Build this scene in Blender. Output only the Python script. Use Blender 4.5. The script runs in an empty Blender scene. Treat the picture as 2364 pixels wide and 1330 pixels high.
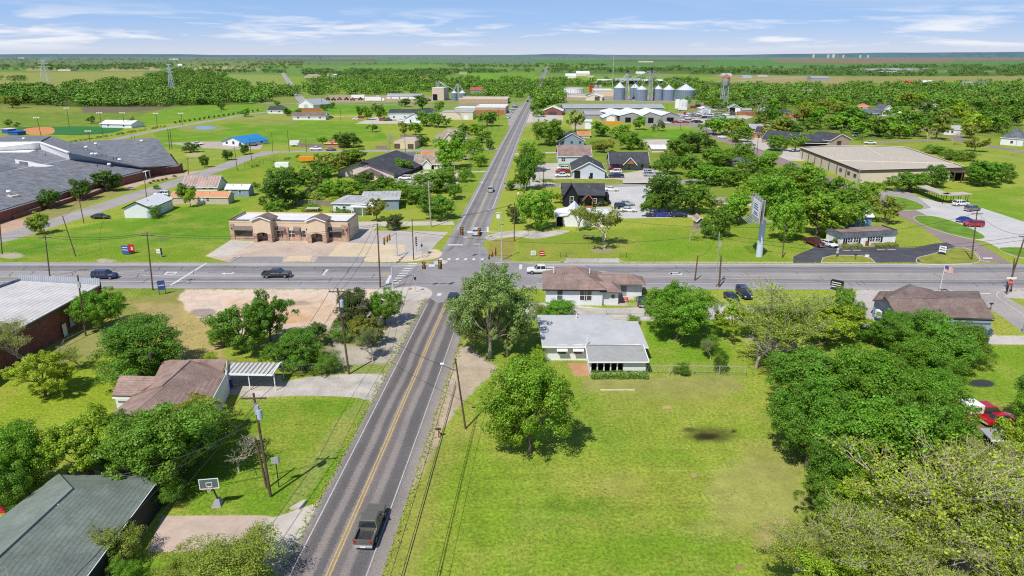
import bpy, bmesh, math, random
import numpy as np
from math import radians, sin, cos, pi, atan2, sqrt, floor
from mathutils import Vector, Matrix
from mathutils.geometry import tessellate_polygon
random.seed(7); rng = np.random.default_rng(11)
SC = bpy.context.scene; COL = SC.collection
# ---------------------------------------------------------------- survey: a point seen in the photograph -> a point on the ground
CX, CY, F, CH = 1182.0, 665.0, 1576.0, 44.0
TH = math.atan((CY-126)/F); S_, C_ = sin(TH), cos(TH)
def P(px, py, z=0.0):
    x=(px-CX)/F; y=(py-CY)/F
    r=(x, C_-y*S_, -(S_+y*C_)); t=(CH-z)/-r[2]
    return Vector((r[0]*t, r[1]*t, z))
def HT(base, py):
    y=(py-CY)/F
    return CH-(S_+y*C_)/(C_-y*S_)*base[1]
def proj(v):
    dy, dz = v[1], v[2]-CH
    d = dy*C_-dz*S_; u = -(dy*S_+dz*C_)
    return (CX+F*v[0]/d, CY+F*u/d)
def depth(v): return v[1]*C_-(v[2]-CH)*S_
def mpp(v): return depth(v)/F
def XP(base, px, z): # world X at height z over base's Y that is seen at px
    return (px-CX)/F*(base[1]*C_-(z-CH)*S_)
# ---------------------------------------------------------------- materials
M = {}
def nd(nt, t, **k):
    n = nt.nodes.new(t)
    for a, b in k.items(): setattr(n, a, b)
    return n
def newmat(name):
    m = bpy.data.materials.new(name); m.use_nodes = True
    nt = m.node_tree; nt.nodes.clear()
    out = nd(nt,'ShaderNodeOutputMaterial'); b = nd(nt,'ShaderNodeBsdfPrincipled')
    nt.links.new(b.outputs[0], out.inputs[0]); b.inputs['Specular IOR Level'].default_value = .3
    return m, nt, b
def mth(nt, op, a, b=None, c=None):
    n = nd(nt,'ShaderNodeMath', operation=op)
    for i, v in enumerate((a,b,c)):
        if v is None: continue
        if isinstance(v,(int,float)): n.inputs[i].default_value = v
        else: nt.links.new(v, n.inputs[i])
    return n.outputs[0]
def noise(nt, vec, scale, detail=3, rough=.6, dist=0):
    n = nd(nt,'ShaderNodeTexNoise'); n.inputs['Scale'].default_value=scale; n.inputs['Detail'].default_value=detail
    n.inputs['Roughness'].default_value=rough; n.inputs['Distortion'].default_value=dist
    if vec is not None: nt.links.new(vec, n.inputs['Vector'])
    return n.outputs['Fac']
def mixc(nt, fac, a, b, mode='MIX'):
    n = nd(nt,'ShaderNodeMix', data_type='RGBA', blend_type=mode)
    for i, v in ((0,fac),(6,a),(7,b)):
        if isinstance(v,(int,float)): n.inputs[i].default_value = v
        elif isinstance(v,(tuple,list)): n.inputs[i].default_value = (*v[:3],1)
        else: nt.links.new(v, n.inputs[i])
    return n.outputs[2]
def mrange(nt, v, a, b, c=0., d=1.):
    n = nd(nt,'ShaderNodeMapRange')
    nt.links.new(v, n.inputs[0])
    for i, x in zip((1,2,3,4),(a,b,c,d)): n.inputs[i].default_value = x
    return n.outputs[0]
def scl(c, k): return tuple(x*k for x in c[:3])
def mat(name, col, rough=.8, var=.25, scale=.8, metal=0, band=None, spec=.3, brick=None, dirt=0, objcol=False, coat=0, world=False, fine=6):
    """procedural surface: base colour, two scales of mottling, optional bands (axis, period, width, dark), optional brick"""
    m, nt, b = newmat(name); M[name] = m
    tc = nd(nt,'ShaderNodeTexCoord'); geo = nd(nt,'ShaderNodeNewGeometry')
    vec = geo.outputs['Position'] if world else tc.outputs['Object']
    if objcol:
        oi = nd(nt,'ShaderNodeObjectInfo'); base = oi.outputs['Color']
    else: base = (*col[:3],1)
    if brick:
        w, h, c2, mc = brick
        sx = nd(nt,'ShaderNodeSeparateXYZ'); nt.links.new(vec, sx.inputs[0])
        cb = nd(nt,'ShaderNodeCombineXYZ'); nt.links.new(mth(nt,'ADD',sx.outputs[0],sx.outputs[1]), cb.inputs[0]); nt.links.new(sx.outputs[2], cb.inputs[1])
        br = nd(nt,'ShaderNodeTexBrick'); nt.links.new(cb.outputs[0], br.inputs['Vector'])
        br.inputs['Scale'].default_value=1; br.inputs['Brick Width'].default_value=w; br.inputs['Row Height'].default_value=h
        br.inputs['Mortar Size'].default_value=min(w,h)*.08; br.inputs['Color1'].default_value=(*col,1); br.inputs['Color2'].default_value=(*c2,1); br.inputs['Mortar'].default_value=(*mc,1)
        base = br.outputs['Color']
    n1 = noise(nt, vec, scale, 4, .65); n2 = noise(nt, vec, scale*fine, 2, .7)
    k = mth(nt,'ADD', mrange(nt,n1,.3,.7,1-var,1+var), mrange(nt,n2,.3,.7,-var*.6,var*.6))
    c = mixc(nt, 1., base, k, 'MULTIPLY') if not isinstance(base, tuple) else None
    if c is None:
        cc = nd(nt,'ShaderNodeRGB'); cc.outputs[0].default_value = base
        c = mixc(nt, 1., cc.outputs[0], k, 'MULTIPLY')
    if dirt:
        n3 = noise(nt, vec, scale*.5, 5, .7)
        c = mixc(nt, mrange(nt,n3,.5,.75,0,dirt), c, (.22,.17,.12))
    if band:
        ax, per, wid, dark = band
        sx = nd(nt,'ShaderNodeSeparateXYZ'); nt.links.new(tc.outputs['Object'], sx.inputs[0])
        src = {'x':0,'y':1,'z':2}.get(ax)
        v = sx.outputs[src] if src is not None else mth(nt,'ADD',sx.outputs[0],sx.outputs[1])
        fr = mth(nt,'FRACT', mth(nt,'MULTIPLY', v, 1/per))
        lt = mth(nt,'LESS_THAN', fr, wid)
        c = mixc(nt, mth(nt,'MULTIPLY',lt,1-dark), c, (0.0,0.0,0.0) if dark<1 else (1,1,1))
    nt.links.new(c, b.inputs['Base Color'])
    b.inputs['Roughness'].default_value = rough; b.inputs['Metallic'].default_value = metal; b.inputs['Specular IOR Level'].default_value = spec
    if coat: b.inputs['Coat Weight'].default_value = coat; b.inputs['Coat Roughness'].default_value=.08
    return m
def leafmat(name):
    m, nt, b = newmat(name); M[name] = m
    out = nt.nodes['Material Output']
    oi = nd(nt,'ShaderNodeObjectInfo'); geo = nd(nt,'ShaderNodeNewGeometry'); at = nd(nt,'ShaderNodeAttribute', attribute_name='clump')
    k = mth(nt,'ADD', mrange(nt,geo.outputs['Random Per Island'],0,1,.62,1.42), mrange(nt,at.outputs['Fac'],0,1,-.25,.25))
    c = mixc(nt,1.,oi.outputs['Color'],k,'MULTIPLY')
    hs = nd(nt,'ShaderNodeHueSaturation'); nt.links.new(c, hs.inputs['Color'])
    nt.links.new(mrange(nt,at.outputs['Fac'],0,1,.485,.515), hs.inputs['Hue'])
    nt.links.new(hs.outputs[0], b.inputs['Base Color']); b.inputs['Roughness'].default_value=.5; b.inputs['Specular IOR Level'].default_value=.35
    tr = nd(nt,'ShaderNodeBsdfTranslucent'); nt.links.new(mixc(nt,1.,hs.outputs[0],(1.25,1.15,.5),'MULTIPLY'), tr.inputs[0])
    mx = nd(nt,'ShaderNodeMixShader'); mx.inputs[0].default_value=.33
    nt.links.new(b.outputs[0],mx.inputs[1]); nt.links.new(tr.outputs[0],mx.inputs[2]); nt.links.new(mx.outputs[0],out.inputs[0])
leafmat('leaf')
mat('bark',(.17,.13,.10),.9,.4,2); mat('pale_bark',(.45,.40,.34),.9,.3,2); mat('twig',(.46,.39,.30),.9,.2,2)
mat('wood_pole',(.13,.085,.06),.9,.35,1.2); mat('pale_pole',(.38,.35,.31),.7,.15,1)
mat('wood_fence',(.27,.22,.18),.9,.3,1,band=('xy',.3,.12,.45)); mat('cedar_fence',(.42,.17,.07),.85,.25,1,band=('xy',.3,.12,.5))
mat('steel',(.48,.49,.51),.45,.12,1,metal=.3); mat('dark_metal',(.035,.035,.04),.5,.2,1); mat('galv',(.55,.57,.60),.42,.2,.6,metal=.35)
mat('white_paint',(.80,.80,.79),.55,.06,.7); mat('white_trim',(.86,.86,.85),.5,.03,1)
mat('white_siding',(.72,.73,.74),.6,.06,.5,band=('z',.25,.1,.8)); mat('white_board',(.72,.74,.78),.6,.05,.5,band=('xy',.45,.08,.78))
mat('old_white_siding',(.78,.78,.77),.7,.08,1.1,band=('z',.22,.10,.78),dirt=.2); mat('old_roof',(.33,.34,.335),.85,.16,.25,dirt=.25); mat('dark_metal_roof',(.20,.205,.215),.6,.1,.3,band=('x',.7,.08,.8))
mat('grey_siding',(.30,.31,.31),.7,.08,.5,band=('z',.25,.1,.8)); mat('blue_grey_siding',(.25,.31,.40),.7,.08,.5,band=('z',.25,.1,.85))
mat('pale_blue_wall',(.55,.60,.70),.7,.06,.4,band=('xy',.4,.06,.9)); mat('charcoal_siding',(.018,.019,.024),.6,.1,.5,band=('xy',.45,.08,.5))  # charcoal cladding of the black house; also painted shade on the green-roofed house
mat('cream_wall',(.68,.58,.46),.8,.07,.5); mat('tan_stucco',(.66,.52,.37),.85,.07,.4); mat('lilac_wall',(.60,.52,.50),.75,.05,.3)
mat('grey_metal_wall',(.33,.33,.34),.55,.07,.4,band=('xy',.6,.1,.85)); mat('white_metal_wall',(.74,.75,.76),.5,.05,.4,band=('xy',.6,.1,.88)); mat('tan_metal_wall',(.55,.46,.37),.6,.06,.3,band=('xy',.9,.06,.85))
mat('red_brick',(.25,.055,.035),.85,.2,.7,brick=(.42,.14,(.17,.04,.03),(.32,.24,.2)))
mat('orange_brick',(.47,.20,.11),.85,.2,.7,brick=(.42,.14,(.38,.15,.09),(.42,.36,.3))); mat('pink_brick',(.50,.33,.26),.85,.12,.5,brick=(.5,.2,(.42,.26,.2),(.5,.42,.36)))
mat('ledge_stone',(.55,.34,.24),.9,.3,1.2,brick=(.55,.17,(.36,.22,.16),(.55,.45,.36)))
mat('tan_brick',(.42,.31,.21),.9,.15,.6,brick=(.5,.2,(.36,.26,.18),(.5,.42,.35)))
mat('blue_wall',(.12,.24,.48),.7,.1,.6)
def shingle(n,c,v=.3): mat(n,c,.92,v,.45,band=('z',.16,.2,.72),fine=9)
shingle('brown_shingle',(.27,.19,.165)); shingle('dark_brown_shingle',(.20,.145,.13)); shingle('plum_shingle',(.31,.215,.18)); shingle('charcoal_shingle',(.062,.066,.078)); shingle('slate_shingle',(.125,.135,.16),.35)
shingle('green_shingle',(.19,.225,.195),.22); shingle('tan_shingle',(.33,.27,.22)); shingle('light_shingle',(.42,.42,.43),.2); shingle('school_shingle',(.185,.192,.215),.35); shingle('orange_shingle',(.55,.21,.09),.2)
mat('white_roof',(.70,.71,.73),.5,.08,.25,band=('xy',.6,.08,.92)); mat('grey_membrane',(.43,.44,.455),.8,.1,.15,dirt=.15); mat('tan_membrane',(.47,.42,.35),.85,.08,.12,band=('y',3.,.03,.85),dirt=.12)
mat('grey_metal_roof',(.36,.37,.38),.5,.1,.2,band=('x',.7,.08,.8),dirt=.3); mat('blue_metal_roof',(.03,.24,.55),.4,.08,.2,band=('x',.6,.08,.8)); mat('rust_roof',(.42,.30,.27),.7,.3,.35,band=('x',1.0,.3,.72),dirt=.5)
mat('copper_roof',(.55,.26,.13),.6,.12,.3); mat('ribbed_roof',(.58,.56,.54),.55,.15,.22,band=('x',.9,.25,.72),dirt=.15); mat('red_roof',(.42,.10,.06),.6,.2,.3,band=('x',.6,.1,.8)); mat('ribbed_white',(.56,.55,.53),.55,.1,.3,band=('x',.62,.4,.35))
mat('metal_cap',(.35,.38,.43),.45,.1,.5,band=('x',.4,.35,.7)); mat('brown_awning',(.17,.125,.105),.6,.1,1,band=('x',.3,.25,.7)); mat('brown_trim',(.10,.075,.06),.6,.1,1); mat('black_trim',(.015,.015,.017),.5,.1,1); mat('wood_warm',(.36,.14,.06),.7,.2,1.5)
mat('glass',(.03,.036,.045),.06,.2,.5,spec=.9); mat('dark_open',(.008,.008,.01),.9,.1,1); mat('green_glass',(.09,.14,.14),.15,.2,.5,spec=.6)
mat('car_paint',(1,1,1),.32,.02,.5,objcol=True,coat=.7,spec=.45); mat('tyre',(.018,.018,.02),.8,.1,1); mat('rim',(.4,.4,.42),.3,.1,2,metal=.8); mat('lamp_red',(.45,.01,.01),.25,.1,1); mat('lamp_clear',(.75,.75,.72),.2,.05,1)
mat('concrete',(.50,.455,.40),.9,.14,.12,world=True,dirt=.12); mat('pale_concrete',(.50,.49,.475),.9,.12,.12,world=True,dirt=.1); mat('warm_concrete',(.58,.47,.33),.9,.13,.15,world=True,dirt=.1)
mat('pink_paving',(.49,.385,.315),.9,.16,.12,world=True,dirt=.15); mat('old_concrete',(.44,.40,.375),.9,.2,.1,world=True,dirt=.25,fine=12)
mat('grey_asphalt',(.265,.25,.25),.9,.16,.1,world=True,fine=16,dirt=.08); mat('street_asphalt',(.34,.315,.30),.9,.16,.1,world=True,fine=16,dirt=.12); mat('brown_asphalt',(.265,.205,.195),.9,.14,.1,world=True,fine=14); mat('black_asphalt',(.075,.075,.088),.9,.3,.25,world=True,fine=14)
mat('gravel',(.46,.42,.375),.95,.3,.25,world=True,fine=14,dirt=.12); mat('kerb_mat',(.56,.50,.42),.9,.15,.5,world=True); mat('line_white',(.62,.61,.59),.7,.2,1.6,world=True,dirt=.35); mat('line_yellow',(.56,.38,.12),.7,.22,1.6,world=True,dirt=.3); mat('line_faded',(.52,.43,.28),.7,.3,.6,world=True); mat('line_worn',(.50,.47,.44),.8,.3,2.2,world=True,dirt=.6); mat('tar',(.075,.07,.072),.8,.2,.6,world=True)
mat('rail_bed',(.30,.235,.20),.95,.2,.2,world=True); mat('sign_blue',(.06,.10,.32),.5,.1,1); mat('sign_red',(.55,.03,.04),.45,.1,1); mat('sign_yellow',(.75,.48,.03),.45,.08,1); mat('sign_orange',(.75,.2,.03),.5,.1,1); mat('signal_yellow',(.62,.40,.04),.5,.1,1)
mat('panel_blue_grey',(.42,.49,.60),.5,.08,.6); mat('bin_blue',(.02,.05,.35),.45,.1,1); mat('green_container',(.03,.20,.07),.5,.1,.6,band=('x',.4,.2,.75)); mat('red_paint',(.50,.04,.03),.45,.15,.8); mat('orange_paint',(.72,.28,.02),.45,.1,.8); mat('blue_paint',(.03,.10,.42),.45,.12,.8); mat('cyan_paint',(.08,.42,.62),.5,.1,.8)
mat('rust',(.36,.12,.06),.8,.3,.6); mat('water',(.20,.28,.33),.12,.2,.1,spec=.5); mat('wire',(.03,.03,.03),.6,.1,1)
mat('flowering',(.55,.22,.10),.8,.3,2)
# ---------------------------------------------------------------- mesh builder
class MB:
    def __init__(s): s.v=[]; s.f=[]; s.m=[]
    def add(s, vs, fs, mi=0):
        o=len(s.v); s.v += [tuple(v) for v in vs]; s.f += [tuple(i+o for i in f) for f in fs]; s.m += [mi]*len(fs); return s
    def poly(s, pts, mi=0): return s.add(pts,[tuple(range(len(pts)))],mi)
    def box(s, x0,x1,y0,y1,z0,z1, mi=0, T=None):
        vs=[Vector((x,y,z)) for z in (z0,z1) for y in (y0,y1) for x in (x0,x1)]
        if T is not None: vs=[T@v for v in vs]
        return s.add(vs,[(0,2,3,1),(4,5,7,6),(0,1,5,4),(2,6,7,3),(0,4,6,2),(1,3,7,5)],mi)
    def bar(s, a, b, w, h=None, mi=0):
        a=Vector(a); b=Vector(b); h=h or w; d=(b-a); L=d.length
        if L<1e-6: return s
        d/=L; up=Vector((0,0,1)) if abs(d.z)<.95 else Vector((0,1,0))
        x=d.cross(up).normalized(); y=x.cross(d)
        T=Matrix((( x.x,d.x,y.x,a.x),(x.y,d.y,y.y,a.y),(x.z,d.z,y.z,a.z),(0,0,0,1)))
        return s.box(-w/2,w/2,0,L,-h/2,h/2,mi,T)
    def cyl(s, a, b, r0, r1=None, n=10, mi=0, cap=True):
        a=Vector(a); b=Vector(b); r1=r0 if r1 is None else r1; d=(b-a).normalized()
        up=Vector((0,0,1)) if abs(d.z)<.95 else Vector((0,1,0)); x=d.cross(up).normalized(); y=d.cross(x)
        vs=[]
        for c,r in ((a,r0),(b,r1)):
            for i in range(n):
                t=2*pi*i/n; vs.append(c+x*cos(t)*r+y*sin(t)*r)
        fs=[(i,(i+1)%n,n+(i+1)%n,n+i) for i in range(n)]
        if cap: fs += [tuple(range(n-1,-1,-1)), tuple(range(n,2*n))]
        return s.add(vs,fs,mi)
    def lathe(s, prof, n=24, c=(0,0,0), mi=0):
        vs=[]; fs=[]
        for r,z in prof:
            for i in range(n): t=2*pi*i/n; vs.append((c[0]+r*cos(t),c[1]+r*sin(t),c[2]+z))
        for k in range(len(prof)-1):
            for i in range(n): fs.append((k*n+i,k*n+(i+1)%n,(k+1)*n+(i+1)%n,(k+1)*n+i))
        return s.add(vs,fs,mi)
    def build(s, name, mats, parent=None, smooth=False, loc=None, bevel=0):
        me=bpy.data.meshes.new(name); me.from_pydata(s.v,[],s.f)
        if not isinstance(mats,(list,tuple)): mats=[mats]
        for m in mats: me.materials.append(M[m] if isinstance(m,str) else m)
        me.polygons.foreach_set('material_index', s.m)
        bm=bmesh.new(); bm.from_mesh(me)
        if bevel:
            bmesh.ops.remove_doubles(bm,verts=bm.verts,dist=1e-4)
            bmesh.ops.bevel(bm,geom=[e for e in bm.edges if len(e.link_faces)==2 and e.calc_face_angle(0)>.6],offset=bevel,segments=2,affect='EDGES',profile=.6,clamp_overlap=True)
        bmesh.ops.recalc_face_normals(bm,faces=bm.faces); bm.to_mesh(me); bm.free()
        if smooth: me.polygons.foreach_set('use_smooth',[True]*len(me.polygons))
        o=bpy.data.objects.new(name,me); COL.objects.link(o)
        if parent is not None: o.parent=parent
        if loc is not None: o.location=loc
        return o
LM=[]; AUTO=[]
def empty(name, loc, rz=0):
    o=bpy.data.objects.new(name,None); COL.objects.link(o); o.location=loc; o.rotation_euler=(0,0,rz); o.empty_display_size=.5; return o
def tag(o, label, cat, group=None, lm=None):
    o['label']=label; o['category']=cat
    if group: o['group']=group
    if lm: LM.append((proj(o.location)+(lm,)))
    return o
def auto(o, look, cat, group=None, at=None):
    o['category']=cat
    if group: o['group']=group
    AUTO.append((o,look,at if at is not None else o.location.copy())); return o
def struct(o): o['kind']='structure'; return o
def dup(o, parent=None):
    c=o.copy(); COL.objects.link(c); c.parent=parent
    for k in ('label','category','group'):
        if k in c and parent is None: del c[k]
    for ch in KIDS(o): dup(ch,c)
    return c
_kids={}
def KIDS(o):
    # children of a prototype, looked up once per prototype
    if o.name not in _kids: _kids[o.name]=list(o.children)
    return _kids[o.name]
# ---------------------------------------------------------------- flat sheets on the ground
def catmull(pts, n=6, closed=True):
    out=[]; N=len(pts)
    rg=range(N) if closed else range(N-1)
    for i in rg:
        if closed: p0,p1,p2,p3=pts[i-1],pts[i],pts[(i+1)%N],pts[(i+2)%N]
        else: p0,p1,p2,p3=pts[max(i-1,0)],pts[i],pts[i+1],pts[min(i+2,N-1)]
        for k in range(n):
            t=k/n
            out.append(tuple(.5*((2*p1[j])+(-p0[j]+p2[j])*t+(2*p0[j]-5*p1[j]+4*p2[j]-p3[j])*t*t+(-p0[j]+3*p1[j]-3*p2[j]+p3[j])*t**3) for j in range(len(p1))))
    if not closed: out.append(tuple(pts[-1]))
    return out
def sheet(name, pts, m, z, smooth=False, world=False):
    w=[Vector((p[0],p[1],z)) for p in pts] if world else [P(*p[:2]) for p in pts]
    for v in w: v.z=z
    if smooth: w=[Vector(q) for q in catmull([tuple(v) for v in w],6)]
    tri=tessellate_polygon([w])
    mb=MB(); mb.add(w,[t for t in tri]); o=mb.build(name,m)
    me=o.data
    for p in me.polygons:
        if p.normal.z<0: p.flip()
    return struct(o)
def kerb(pts, smooth=True, h=.13, w=.18, closed=True):
    c=[P(*p) for p in pts]
    if smooth: c=[Vector(q) for q in catmull([tuple(v) for v in c],6,closed)]
    mb=MB(); n=len(c)
    for i in range(n if closed else n-1):
        a,b=c[i],c[(i+1)%n]; mb.bar((a.x,a.y,h/2),(b.x,b.y,h/2),w,h)
    return struct(mb.build('kerb','kerb_mat'))
def strip_pts(pxs, n=1):
    return [P(*p) for p in pxs]
def offs(c, o):
    out=[]
    for i,p in enumerate(c):
        d=(c[min(i+1,len(c)-1)]-c[max(i-1,0)]).normalized(); out.append(Vector((p.x+d.y*o,p.y-d.x*o,0)))
    return out
def resample(c, step):
    out=[c[0].copy()]
    for a,b in zip(c,c[1:]):
        L=(b-a).length; k=max(1,int(L/step))
        for i in range(1,k+1): out.append(a.lerp(b,i/k))
    return out
def strip(name, c, a, b, m, z, uv=False):
    """a band along centreline c from offset a to offset b (metres, + = right)"""
    L,R=offs(c,a),offs(c,b); mb=MB()
    vs=[]; 
    for l,r in zip(L,R): vs+= [(l.x,l.y,z),(r.x,r.y,z)]
    mb.add(vs,[(2*i,2*i+1,2*i+3,2*i+2) for i in range(len(c)-1)])
    o=mb.build(name,m); me=o.data
    if me.polygons and me.polygons[0].normal.z<0:
        me.flip_normals()
    if uv:
        lay=me.uv_layers.new(name='across'); d=[0]
        for p,q in zip(c,c[1:]): d.append(d[-1]+(q-p).length)
        for lp in me.loops:
            i=lp.vertex_index; lay.data[lp.index].uv=((a if i%2==0 else b), d[i//2])
    return struct(o)
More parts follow.
